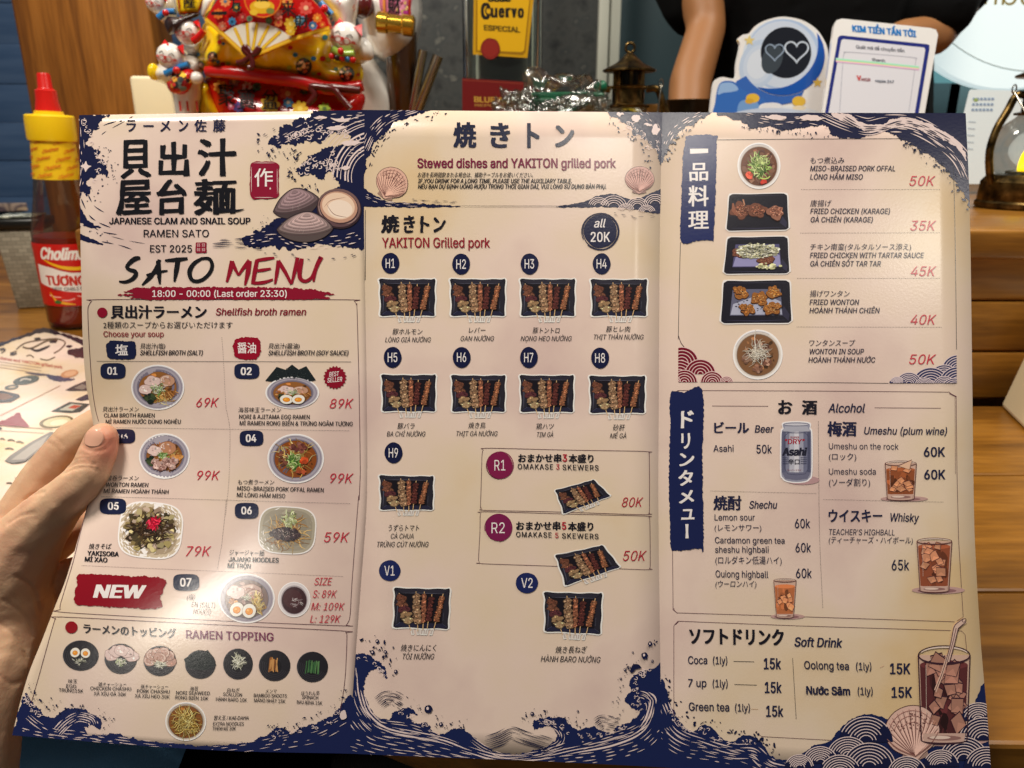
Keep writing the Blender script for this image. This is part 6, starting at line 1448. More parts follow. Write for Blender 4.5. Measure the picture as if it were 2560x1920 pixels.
p.stroke([(80, 330), (130, 315), (110, 345), (80, 345)], 9, BRN); p.stroke([(210, 355), (240, 345), (270, 365)], 9, BRN); p.stroke([(320, 375), (380, 385), (440, 360)], 9, BRN); p.stroke([(0, 300), (40, 310), (10, 330)], 10, BRN)
p.text('Stewed dishes and YAKITON grilled pork', -120, 500, 362, 24, (170, 70, 60), y1=455, bold=.02)
for k in range(3): p.stroke([(0, 400+k*22), (140, 420+k*22), (330, 448+k*24)], 4, (140, 112, 100), smooth=False)
p.poly(rough([(340, 490), (440, 510), (560, 530), (590, 540), (520, 560), (430, 545), (380, 520)], 8, 5), (64, 66, 96)); p.poly(rough([(200, 485), (320, 490), (370, 505), (300, 510)], 5, 8), (90, 80, 90))
p.ell(555, 495, 72, 30, (196, 140, 100), -12); p.ell(560, 493, 50, 20, (216, 168, 130), -12)
p.ell(208, 546, 106, 33, (70, 78, 78), -10); p.stroke([(160, 550), (200, 535), (250, 545)], 12, (190, 180, 170)); p.ell(92, 602, 56, 19, (80, 86, 84), -8); p.ell(96, 602, 30, 9, (180, 160, 140), -8)
p.poly([(-40, 630), (20, 630), (150, 660), (160, 680), (90, 720), (-40, 730)], (58, 56, 66)); p.poly([(-20, 650), (60, 655), (110, 680), (40, 705), (-20, 700)], (120, 84, 70))
p.poly([(520, 626), (600, 585), (690, 550), (720, 560), (720, 630), (560, 632)], (52, 54, 62)); p.poly([(590, 610), (660, 575), (700, 600), (660, 622)], (130, 120, 112))
p.poly([(600, 702), (700, 655), (720, 700), (650, 712)], (52, 54, 70)); p.poly([(408, 795), (555, 720), (720, 736), (640, 800), (560, 808)], (58, 66, 64)); p.poly([(470, 785), (570, 735), (660, 745), (580, 792)], (178, 172, 156)); p.poly([(540, 770), (590, 745), (650, 750), (600, 775)], (170, 70, 50))
p.ell(450, 878, 138, 46, (110, 92, 62), -8); p.ell(455, 880, 112, 36, (206, 190, 150), -8); p.ell(470, 885, 70, 22, (226, 214, 180), -8)
p.poly(rough([(-30, 890), (0, 878), (80, 845), (150, 805), (180, 850), (232, 922), (120, 912), (-30, 910)], 5, 6), (136, 40, 58))
p.stroke([(0, 830), (180, 740), (360, 650), (480, 590)], 4, (196, 150, 120)); p.stroke([(-20, 900), (100, 920), (230, 925), (420, 940)], 4, (150, 110, 96)); p.stroke([(-20, 935), (15, 930)], 18, DKB)
for x0, y0, x1, y1 in ((0, 1018, 40, 1022), (60, 1028, 120, 1032), (130, 1040, 190, 1050), (40, 1095, 110, 1100), (120, 1330, 200, 1340), (50, 1370, 110, 1380)): p.stroke([(x0, y0), ((x0+x1)/2, (y0+y1)/2-8), (x1, y1)], 12, BRN, taper=.5)
p.stroke([(0, 950), (200, 960), (350, 970)], 3, BRN)
p.poly([(40, 1190), (80, 1150), (250, 1040), (400, 960), (440, 965), (430, 1000), (300, 1120), (200, 1195), (100, 1210)], (120, 112, 106)); p.poly([(90, 1185), (260, 1060), (390, 985), (330, 1080), (200, 1180)], (160, 150, 140)); p.stroke([(40, 1190), (100, 1212), (200, 1198), (300, 1125)], 5, (70, 62, 66))
p.build('print', on_tab, fm, base=.0002, dz=.000006)
# ---------------------------------------------------------------- lucky cat figurine
Z3 = tilefn(360, 0, 2.949)
def z3(pts): return [Z3(*q) for q in pts]
YC = .92
cat = empty('lucky_cat_figurine', on_y(660, 520, YC), 'glossy ceramic figurine of white cats round a yellow treasure sack, red pot and fan', 'figurine')
def deco(pr, name, surf, parent): return pr.build(name, surf, parent, [m_gprint], base=.0018, dz=.00004)
pot, s_pot = puff('pot', z3([(462, 560), (900, 590), (1250, 640), (1605, 680), (1600, 860), (1520, 1150), (1380, 1420), (760, 1420), (580, 1150), (500, 860)]), YC, .05, m_red, cat, R=110)
p = Print(Z3, 9)
for x, y, r, c, c2 in ((560, 640, 50, (220, 150, 60), (150, 60, 40)), (665, 600, 42, (150, 110, 130), (220, 190, 170)), (760, 640, 40, (226, 190, 190), (206, 70, 60)), (830, 640, 34, (70, 120, 100), (40, 70, 60)), (1060, 690, 60, (214, 90, 60), (240, 200, 120)), (1062, 755, 40, (60, 130, 170), (230, 220, 190)), (930, 770, 75, (220, 176, 50), (236, 210, 110)), (1180, 665, 34, (70, 96, 60), (130, 150, 80)), (700, 790, 44, (80, 70, 130), (140, 80, 130)), (1150, 800, 60, (226, 180, 40), (240, 210, 90)), (640, 780, 30, (200, 90, 120), (240, 190, 200)), (1330, 800, 46, (170, 190, 60), (90, 120, 60)), (1480, 780, 40, (190, 20, 20), (220, 60, 50)), (800, 900, 50, (70, 130, 160), (230, 220, 200)), (1200, 930, 60, (230, 190, 60), (200, 70, 60))):
    for a in range(7): p.ell(x+r*.6*math.cos(a*.9), y+r*.6*math.sin(a*.9), r*.42, r*.3, c, math.degrees(a*.9), n=10)
    p.ell(x, y, r*.34, r*.34, c2, n=12)
for ch, bx in zip('聚寶盆', ((545, 622, 672, 782), (688, 648, 822, 806), (868, 660, 992, 808))): p.spaced(ch, [bx], (14, 12, 10), .01, jit=4)
deco(p, 'painted_pattern', s_pot, pot)
sack, s_sack = puff('sack', z3([(455, 160), (420, 300), (385, 400), (400, 500), (470, 530), (900, 560), (1250, 600), (1350, 640), (1500, 640), (1610, 600), (1600, 470), (1500, 430), (1390, 400), (1380, 220), (1200, 150), (700, 120)]), YC-.012, .05, m_yel, cat, R=70, lump=.22, seed=3)
p = Print(Z3, 9)
for x, y, r, c in ((555, 310, 17, (200, 40, 30)), (585, 322, 13, (40, 120, 160)), (1078, 352, 18, (206, 50, 34)), (1115, 405, 19, (44, 120, 160)), (1250, 432, 20, (40, 110, 150)), (1318, 432, 22, (206, 40, 30)), (1335, 275, 22, (50, 120, 130)), (580, 474, 18, (200, 36, 30)), (545, 456, 14, (40, 110, 140)), (622, 470, 15, (150, 180, 60)), (398, 400, 15, (50, 110, 140)), (1070, 500, 18, (170, 190, 60)), (1290, 545, 15, (200, 40, 30)), (1250, 545, 15, (190, 200, 70)), (1415, 506, 14, (60, 140, 120)), (1360, 438, 18, (170, 190, 50)), (1580, 550, 15, (210, 90, 30))): p.ell(x, y, r, r*.9, c, n=12)
for x, y, r in ((505, 420, 38), (1178, 490, 60), (1495, 545, 56), (412, 480, 30)):
    p.ell(x, y, r, r*1.05, (60, 66, 60)); blotch(unit(p, x, y, r, r), 0, 0, .8, .8, 26, [(214, 120, 80), (230, 190, 160), (70, 90, 90), (150, 60, 50), (220, 200, 120)], .1, .22, int(x)); p.ell(x, y, r*.25, r*.25, (236, 210, 190))
deco(p, 'painted_pattern', s_sack, sack)
rim_ = crv([on_y(*Z3(x, y), YC-.05) for x, y in ((455, 525), (640, 535), (900, 565), (1150, 600), (1350, 650), (1500, 655), (1610, 630))])
tube('pot_rim', rim_, [.005, .007, .0075, .0075, .007, .0075, .006], m_red, cat, 14, False)
# fan
fan_o = z3([(455, 140), (500, 60), (580, -60), (700, -150), (880, -190), (1060, -150), (1200, -40), (1290, 50), (1345, 125), (1372, 205), (1240, 245), (1110, 280), (860, 395), (790, 430), (740, 400), (590, 262)])
YF = YC-.076
fan = slab('fan', [on_y(x, y, YF) for x, y in fan_o], .012, m_red, cat)
p = Print(Z3, 12)
p.poly([(595, 240), (650, 205), (720, 178), (800, 165), (900, 172), (1000, 215), (1100, 278), (860, 395), (790, 425), (740, 400)], (236, 230, 214))
for x0, y0, x1, y1 in ((670, 205, 760, 400), (762, 170, 780, 400), (838, 170, 800, 400), (925, 190, 815, 400), (1010, 232, 830, 400)): p.stroke([(x0, y0), (x1, y1)], 24, (226, 170, 20), smooth=False); p.stroke([(x0, y0), (x1, y1)], 9, (240, 206, 60), smooth=False)
p.stroke([(458, 142), (600, 265), (745, 400)], 30, (226, 166, 24), smooth=False); p.stroke([(458, 142), (600, 265), (745, 400)], 10, (242, 200, 60), smooth=False); p.stroke([(1370, 208), (1110, 285), (850, 395)], 30, (226, 166, 24), smooth=False); p.stroke([(1370, 208), (1110, 285), (850, 395)], 10, (242, 200, 60), smooth=False)
for x, y, r, c, c2 in ((655, 160, 32, (60, 130, 180), (30, 70, 110)), (585, 195, 34, (224, 120, 90), (236, 170, 140)), (555, 105, 40, (220, 110, 40), (240, 170, 60)), (735, 130, 34, (206, 60, 60), (236, 150, 130)), (690, 60, 36, (60, 90, 70), (200, 160, 60)), (930, 155, 28, (80, 130, 90), (120, 160, 110)), (1000, 170, 34, (214, 120, 60), (190, 40, 40)), (1095, 180, 52, (230, 186, 50), (240, 214, 110)), (1090, 235, 36, (226, 180, 40), (240, 210, 100)), (1000, 110, 40, (230, 130, 110), (240, 180, 160)), (1205, 65, 54, (222, 80, 70), (246, 190, 150)), (1255, 195, 34, (60, 120, 170), (220, 210, 190)), (1160, 160, 44, (96, 150, 180), (220, 220, 200)), (1290, 140, 36, (230, 120, 40), (240, 190, 80)), (795, 145, 24, (90, 120, 90), (60, 80, 60)), (1070, 20, 40, (240, 160, 70), (200, 60, 40)), (620, 20, 40, (236, 150, 90), (90, 120, 150)), (1330, 190, 24, (220, 90, 40), (240, 180, 60))):
    for a in range(8): p.ell(x+r*.6*math.cos(a*.785), y+r*.6*math.sin(a*.785), r*.42, r*.28, c, math.degrees(a*.785), n=10)
    p.ell(x, y, r*.32, r*.32, c2, n=12)
p.ell(895, 0, 138, 140, (222, 120, 30)); p.ell(895, 0, 128, 130, (206, 30, 20)); p.ell(890, 60, 90, 50, (226, 176, 30)); p.ell(890, 45, 60, 28, (246, 206, 80)); p.ell(830, 100, 30, 22, (230, 190, 50)); p.ell(950, 90, 30, 22, (120, 130, 60))
p.spaced('福', [(835, -60, 935, 22)], (30, 24, 20), .02)
for ch, bx in (('一', (520, 95, 635, 120)), ('万', (650, 5, 740, 88)), ('来', (1030, 20, 1135, 128)), ('財', (1125, 118, 1235, 218))): p.spaced(ch, [bx], (26, 22, 20), .02, jit=4)
deco(p, 'painted_pattern', lambda x, y, off: on_y(x, y, YF)+Vector((0, -1, 0))*(off-.0004), fan)
bow = [on_y(*Z3(x, y), YF-.008) for x, y in ((775, 405), (735, 370), (755, 345), (800, 400), (850, 350), (835, 385), (785, 410), (740, 450), (685, 465))]
tube('bow', bow, .0028, m_mar, cat); tube('bow', [on_y(*Z3(x, y), YF-.008) for x, y in ((785, 410), (800, 460), (795, 500), (765, 495))], .0028, m_mar, cat)
tube('pot_bow', [on_y(*Z3(x, y), YC-.066) for x, y in ((1210, 770), (1260, 700), (1230, 640), (1320, 645), (1400, 660), (1450, 720), (1520, 800))], .0034, m_mar, cat); tube('pot_bow', [on_y(*Z3(x, y), YC-.062) for x, y in ((1320, 645), (1450, 650), (1590, 665))], .0042, m_mar, cat)

def kitty(parent, hx, hy, r, Y, tilt_=0, collar=m_bglz, face=True):
    """the head of one small cat, in Z3 units"""
    P = lambda x, y: Z3(hx+r*(x*math.cos(tilt_)-y*math.sin(tilt_)), hy+r*(x*math.sin(tilt_)+y*math.cos(tilt_)))
    s = r/2.949
    hd = orb('cat_head', *P(0, 0), s*1.08, s, Y, m_cer, parent, s*.9*pxm(on_y(*P(0, 0), Y)))
    for sx in (-1, 1):
        tip, a, b = P(sx*.78, -1.22), P(sx*.3, -.86), P(sx*1.02, -.4)
        vs = [on_y(*tip, Y), on_y(*a, Y-.008), on_y(*b, Y-.008), on_y(*a, Y+.012), on_y(*b, Y+.012)]
        e = mesh('ear', vs, [(0, 2, 1), (0, 3, 4), (0, 1, 3), (0, 4, 2), (1, 2, 4, 3)], m_red, hd, False)
    if face:
        c = on_y(*P(0, 0), Y); k = pxm(c)
        def sf(x, y, off):
            q = on_y(*P(x, y), Y); rr = min(.98, math.hypot(x/1.08, y))
            return q+Vector((0, -1, 0))*(math.sqrt(1-rr*rr)*s*.9*k+off)
        p = Print(maxe=.2)
        for sx in (-1, 1):
            p.stroke([(sx*.62, -.08), (sx*.42, -.26), (sx*.2, -.06)], .07, (60, 40, 40)); p.ring(sx*.3, .26, .26, .24, .06, (196, 60, 50), 0, 360); p.ell(sx*.72, .2, .14, .1, (226, 120, 110))
            for j in range(2): p.stroke([(sx*.6, .3+j*.16), (sx*.95, .26+j*.2)], .05, (196, 70, 60), smooth=False)
        p.ell(0, .12, .11, .08, (206, 40, 34)); p.stroke([(0, .2), (0, .4)], .06, (196, 50, 44), smooth=False); p.stroke([(-.16, .5), (0, .58), (.16, .5)], .07, (200, 30, 30))
        p.build('face', sf, hd, [m_gprint], base=.0006, dz=.00002)
    return hd
def cpuff(name, pts, Y, th, m, parent, **k): return puff(name, z3(pts), Y, th, m, parent, **k)
# lower left cat with blue collar and red scroll
cA, _ = cpuff('cat_body', [(110, 470), (230, 440), (330, 400), (420, 430), (440, 560), (440, 700), (420, 830), (440, 1000), (250, 1000), (220, 830), (200, 700), (150, 620), (90, 600), (60, 560), (70, 500)], YC-.01, .045, m_cer, cat, R=48)
kitty(cA, 195, 415, 92, YC-.058, .25)
tube('collar', [on_y(*Z3(x, y), YC-.062) for x, y in ((155, 545), (230, 510), (330, 475))], .0034, m_bglz, cA); orb('bell', *Z3(240, 518), 9, 9, YC-.07, m_red, cA)
orb('coin', *Z3(72, 530), 14, 20, YC-.03, m_yel, cA, .008)
sc, s_sc = cpuff('scroll', [(165, 610), (210, 560), (300, 500), (370, 520), (350, 640), (300, 695), (215, 690), (175, 650)], YC-.055, .016, m_red, cA, R=22)
p = Print(Z3, 9); blotch(unit(p, 265, 595, 80, 80), 0, 0, .9, .9, 40, [(40, 40, 40), (206, 60, 50), (120, 130, 120), (226, 170, 60), (160, 30, 30)], .1, .25, 5); p.ell(270, 585, 22, 22, (60, 66, 70)); deco(p, 'painted_pattern', s_sc, sc)
orb('paw', *Z3(385, 575), 17, 15, YC-.062, m_cer, cA)
p = Print(Z3, 9)
for x in (268, 322, 392): p.stroke([(x, 745), (x+8, 820)], 16, (196, 60, 50), smooth=False)
deco(p, 'toes', lambda x, y, off: on_y(x, y, YC-.056)+Vector((0, -off, 0)), cA)
# upper left cat
cB, _ = cpuff('cat_body', [(280, 300), (350, 290), (440, 250), (450, 330), (420, 420), (330, 420), (280, 360)], YC-.0, .03, m_cer, cat, R=30)
kitty(cB, 325, 235, 88, YC-.045, .12)
tube('collar', [on_y(*Z3(x, y), YC-.055) for x, y in ((360, 305), (405, 270), (440, 225))], .0036, m_red, cB)
# top left cat with sign board and dark bowl
cC, _ = cpuff('cat_body', [(60, -40), (200, -60), (250, 60), (220, 170), (170, 190), (110, 140), (50, 60)], YC+.01, .04, m_cer, cat, R=34)
kitty(cC, 90, 20, 70, YC-.03, .3)
tube('collar', [on_y(*Z3(x, y), YC-.04) for x, y in ((105, 130), (160, 90), (230, 85))], .0032, m_bglz, cC); orb('bell', *Z3(160, 95), 8, 8, YC-.048, m_red, cC)
bo, _ = cpuff('dark_mallet', [(145, 160), (175, 120), (260, 125), (340, 100), (420, 95), (400, 120), (330, 150), (290, 190), (240, 250), (190, 255), (160, 210)], YC-.04, .022, m_dark, cat, R=22)
sg, s_sg = cpuff('sign_board', [(245, -60), (440, -70), (430, 20), (400, 95), (330, 105), (260, 110)], YC-.03, .012, m_yel, cat, R=12)
p = Print(Z3, 9); p.stroke([(250, -40), (262, 105), (400, 92), (435, 0)], 9, (200, 50, 30), smooth=False); p.spaced('隆', [(290, -60, 380, 62)], (30, 26, 20), .02, jit=3); deco(p, 'painted_pattern', s_sg, sg)
ar, _ = cpuff('cat_arm', [(440, -20), (540, -40), (500, 60), (450, 150), (420, 110)], YC-.035, .02, m_cer, cat, R=20)
tube('gold_cord', [on_y(*Z3(x, y), YC-.07) for x, y in ((465, 130), (500, 95), (540, 55))], .003, m_gold, cat)
# right cat
cD, _ = cpuff('cat_body', [(1400, 330), (1560, 320), (1670, 380), (1660, 440), (1620, 470), (1500, 480), (1380, 430)], YC-.01, .035, m_cer, cat, R=34)
kitty(cD, 1488, 280, 110, YC-.055, .28)
tube('collar', [on_y(*Z3(x, y), YC-.066) for x, y in ((1390, 360), (1450, 395), (1550, 395))], .0038, m_gglz, cD); orb('bell', *Z3(1450, 378), 8, 9, YC-.074, m_red, cD); orb('paw', *Z3(1625, 360), 22, 30, YC-.045, m_cer, cD, rot=-30)
for k, (x, y, mm) in enumerate(((1385, 415, m_red), (1425, 425, m_dark), (1465, 430, m_red), (1500, 435, m_bglz), (1540, 440, m_red))): orb('berry', *Z3(x, y), 8, 8, YC-.066, mm, cD)
# top right cat
cE, s_E = cpuff('cat_body', [(1260, -80), (1560, -80), (1580, 60), (1560, 180), (1590, 330), (1520, 330), (1420, 200), (1390, 130), (1330, 60)], YC+.0, .05, m_cer, cat, R=44)
tube('collar', [on_y(*Z3(x, y), YC-.058) for x, y in ((1300, 20), (1345, 70), (1385, 110))], .0036, m_bglz, cE); orb('bell', *Z3(1332, 62), 9, 9, YC-.066, m_red, cE)
p = Print(Z3, 9)
for x, y in ((1420, 15), (1440, 40), (1540, 60), (1545, 85), (1385, 160), (1405, 180)): p.stroke([(x, y), (x+12, y-26)], 6, (200, 80, 70), smooth=False)
deco(p, 'markings', s_E, cE)
box('base', on_y(660, 515, YC+.01)+Vector((0, 0, -.004)), (.26, .13, .02), m_yel, cat, bev=.006)
ft, _ = cpuff('gold_heap', [(420, 590), (470, 600), (520, 720), (590, 900), (560, 1100), (430, 1100), (400, 900), (390, 700)], YC-.005, .035, m_yel, cat, R=30, lump=.4, seed=9)
# ---------------------------------------------------------------- big white cat behind
YB = 1.06
big = empty('lucky_cat_statue', on_y(930, 440, YB), 'large white ceramic lucky cat holding a scroll with a gold rod, behind the figurine', 'statue')
bb, _ = cpuff('body', [(1560, -120), (2000, -140), (2052, 40), (2045, 200), (2000, 340), (1900, 440), (1790, 465), (1690, 400), (1610, 260)], YB, .09, m_cer, big, R=85)
lo, _ = cpuff('haunch', [(1480, 300), (1650, 380), (1740, 500), (1820, 620), (1858, 760), (1850, 1100), (1780, 1350), (1300, 1350), (1300, 700)], YB-.01, .07, m_cer, big, R=85)
scr, s_scr = cpuff('scroll', [(1755, -100), (1965, -100), (1968, 60), (1950, 128), (1760, 110)], YB-.09, .008, mat('pink_scroll', (214, 120, 150), .4), big, R=10)
p = Print(Z3, 9); p.stroke([(1958, -60), (1958, 125)], 16, (206, 50, 40), smooth=False); p.stroke([(1768, -60), (1770, 108)], 18, (226, 140, 60), smooth=False); blotch(unit(p, 1900, 60, 50, 70), 0, 0, .9, .9, 24, [(200, 60, 150), (236, 150, 180), (240, 200, 120)], .15, .3, 3); p.spaced('財', [(1796, -40, 1892, 100)], (30, 26, 26), .025, jit=3); deco(p, 'painted_pattern', s_scr, scr)
a_, b_2 = on_y(*Z3(1715, 160), YB-.105), on_y(*Z3(1995, 195), YB-.105)
lathe('gold_rod', [(.009, 0), (.0115, .002), (.0115, .012), (.0098, .014), (.0098, (b_2-a_).length-.014), (.0115, (b_2-a_).length-.012), (.0115, (b_2-a_).length-.002), (.009, (b_2-a_).length)], a_, m_gold, big, (b_2-a_))
orb('red_ball', *Z3(1620, 40), 26, 28, YB-.08, m_mar, big); orb('strap', *Z3(1600, 100), 22, 12, YB-.075, m_dark, big)
cf = box('cream_box', on_y(412, 330, 1.05), (.055, .08, .13), m_cream, None, .3, 1, .004); tag(cf, 'plain cream box between the wooden post and the cat figurine', 'box')
# ---------------------------------------------------------------- utensils beside the statue
YU = 1.02
cup = empty('utensil_cup', on_y(1010, 480, YU), 'dark amber cup holding metal sticks beside the white cat statue', 'cup')
cc = on_y(*Z3(1925, 1080), YU); lathe('cup_wall', [(.016, 0), (.018, .005), (.019, .1), (.021, .19), (.0195, .19), (.0175, .1), (.015, .01), (.001, .008)], cc, mat('amber_glass', (70, 42, 14), .12, coat=.4), cup)
for k, (x0, y0, x1, y1, w, lab) in enumerate(((2060, 370, 1960, 900, .0055, 'upright shiny stick in the utensil cup'), (2170, 410, 1985, 900, .0065, 'leaning shiny stick in the utensil cup, nearest the tequila bottle'))):
    st = tube('metal_stick', [on_y(*Z3(x0, y0), YU-.02), on_y(*Z3(x1, y1), YU-.01)], w, m_silver, None, 12); tag(st, lab, 'stick', 'metal sticks in the cup')
# ---------------------------------------------------------------- tequila bottle
Z4 = tilefn(1000, 0, 2.949)
YT = .97
tq = empty('tequila_bottle', on_y(*Z4(780, 1480), YT), 'clear square tequila bottle with a yellow label and red wax seal', 'bottle')
def ty(x, y, Y=YT): return on_y(*Z4(x, y), Y)
l_, r_ = ty(462, 400).x, ty(1060, 400).x; wT = r_-l_; xc = (l_+r_)/2; zb = LZ+.0005; rzT = -.12
ct = Vector((xc, YT+.04, zb+.14))
m_tq = mat('bottle_glass', (232, 238, 232), .02, trans=1, ior=1.45)
box('back_label', ct+Vector((-.004, .047, .0)), (wT*.72, .002, .25), mat('back_label_paper', (200, 200, 190), .6), tq, rzT, 1, 0)
gl = box('glass', ct, (wT*.96, .075, .28), m_tq, tq, rzT, 1, .012, seg=4)
gi = box('inner', ct+Vector((0, 0, .004)), (wT*.86, .060, .262), m_tq, tq, rzT, 1, .009, seg=4)
bm = bmesh.new(); bm.from_mesh(gi.data); bmesh.ops.reverse_faces(bm, faces=bm.faces); bm.from_mesh(gl.data); bm.to_mesh(gl.data); bm.free(); bpy.data.objects.remove(gi); gl.data.shade_smooth()
lathe('neck', [(.03, .275), (.02, .295), (.016, .31), (.015, .36)], (xc, YT+.04, zb), m_tq, tq); lathe('stopper', [(.017, .355), (.018, .36), (.018, .39), (.001, .391)], (xc, YT+.04, zb), m_gold, tq)
# front face plane of the box
Rz = Matrix.Rotation(rzT, 3, 'Z'); fo = ct+Rz @ Vector((0, -.0375, 0)); fn_ = Rz @ Vector((0, -1, 0))
def tface(x, y, off):
    r = ray(x, y); return r*(fo.dot(fn_)/r.dot(fn_))+fn_*(off+.0006)
p = Print(Z4, 30)
p.poly([(548, -420), (985, -420), (985, 0), (940, 428), (538, 402), (544, 0)], (196, 148, 12)); p.poly([(566, -400), (968, -400), (962, 0), (926, 385), (905, 408), (560, 384), (562, 0)], (150, 108, 8)); p.poly([(574, -395), (960, -395), (954, 0), (915, 372), (895, 384), (572, 372), (572, 0)], (222, 172, 16))
p.spaced('C', [(596, 20, 668, 146)], (28, 24, 20), .05); p.stroke([(650, 40), (632, 80), (652, 130)], 10, (28, 24, 20)); p.spaced('uervo', [(668, 58, 720, 132), (728, 58, 772, 132), (778, 58, 818, 130), (822, 60, 862, 132), (868, 60, 914, 134)], (28, 24, 20), .045); p.text('Jose', 650, 820, 12, 44, (28, 24, 20), bold=.05, it=.1)
for x in (684, 706, 750, 795, 840, 882, 898): p.stroke([(x, 62), (x+6, 128)], 5, (28, 24, 20), smooth=False)
p.text('ESPECIAL', 620, 888, 222, 38, (104, 82, 10), y1=240, bold=.04)
p.build('label', tface, tq, [m_label], base=.0002, dz=.000006)
p = Print(Z4, 30); p.ell(668, 360, 72, 78, (128, 32, 24), n=40, wob=.04); p.ell(668, 358, 58, 62, (140, 38, 28), n=36, wob=.05); p.build('wax_seal', tface, tq, [m_label], base=.0012)
p = Print(Z4, 30); p.poly([(460, 575), (700, 590), (1050, 612), (1050, 1300), (460, 1300)], (108, 20, 20)); p.stroke([(460, 590), (700, 604), (1050, 626)], 4, (150, 70, 50), smooth=False)
p.text('BLUE AGAVE', 548, 930, 752, 40, (190, 150, 60), y1=766, bold=.03); p.text('REPOSADO', 552, 860, 784, 18, (170, 130, 60), y1=792, bold=.02); p.build('lower_label', tface, tq, [m_label], base=.0002)
# ---------------------------------------------------------------- crumpled clear bag with green print
bg_ = empty('plastic_bag', on_y(1380, 470, .86), 'crumpled clear plastic bag with green seals in front of the tequila bottle', 'plastic bag')
def crumple(name, x0, y0, x1, y1, Y, dep, m, parent, seed, amp=.5):
    bm = bmesh.new(); bmesh.ops.create_icosphere(bm, subdivisions=5, radius=1)
    a, b = on_y(*Z4(x0, y0), Y), on_y(*Z4(x1, y1), Y); c = (a+b)/2; sx, sz = abs(b.x-a.x)/2, abs(a.z-b.z)/2
    for v in bm.verts:
        n_ = v.co.normalized()
        k = 1+amp*(noise.turbulence(n_*1.7+Vector((seed, 0, 0)), 3, True)-.55)+.012*abs(noise.noise(n_*6+Vector((0, seed, 0))))
        e = .7; q = Vector([math.copysign(abs(t)**e, t) for t in n_])
        v.co = c+Vector((q.x*sx*k, q.y*dep*k, q.z*sz*k))
    me = bpy.data.meshes.new(name); bmesh.ops.recalc_face_normals(bm, faces=bm.faces); me_inv = world_of(parent).inverted(); bm.transform(me_inv); bm.to_mesh(me); bm.free(); me.shade_smooth()
    return link(name, me, parent, [m])
crumple('bag_film', 820, 560, 1560, 1300, .86, .05, m_film, bg_, 3, .55); crumple('bag_film', 690, 640, 1050, 1250, .82, .03, m_film, bg_, 8, .5); crumple('bag_film', 1000, 690, 1600, 1250, .8, .03, m_film, bg_, 15, .6)
m_green = mat('green_plastic', (18, 96, 66), .3)
box('green_seal', on_y(*Z4(1235, 740), .84), (.075, .012, .016), m_green, bg_, .1, 1, .003); orb('green_knot', *Z4(1490, 640), 13, 15, .86, m_green, bg_); box('green_seal', on_y(*Z4(1130, 800), .83), (.05, .01, .02), m_green, bg_, -.2, 1, .003)
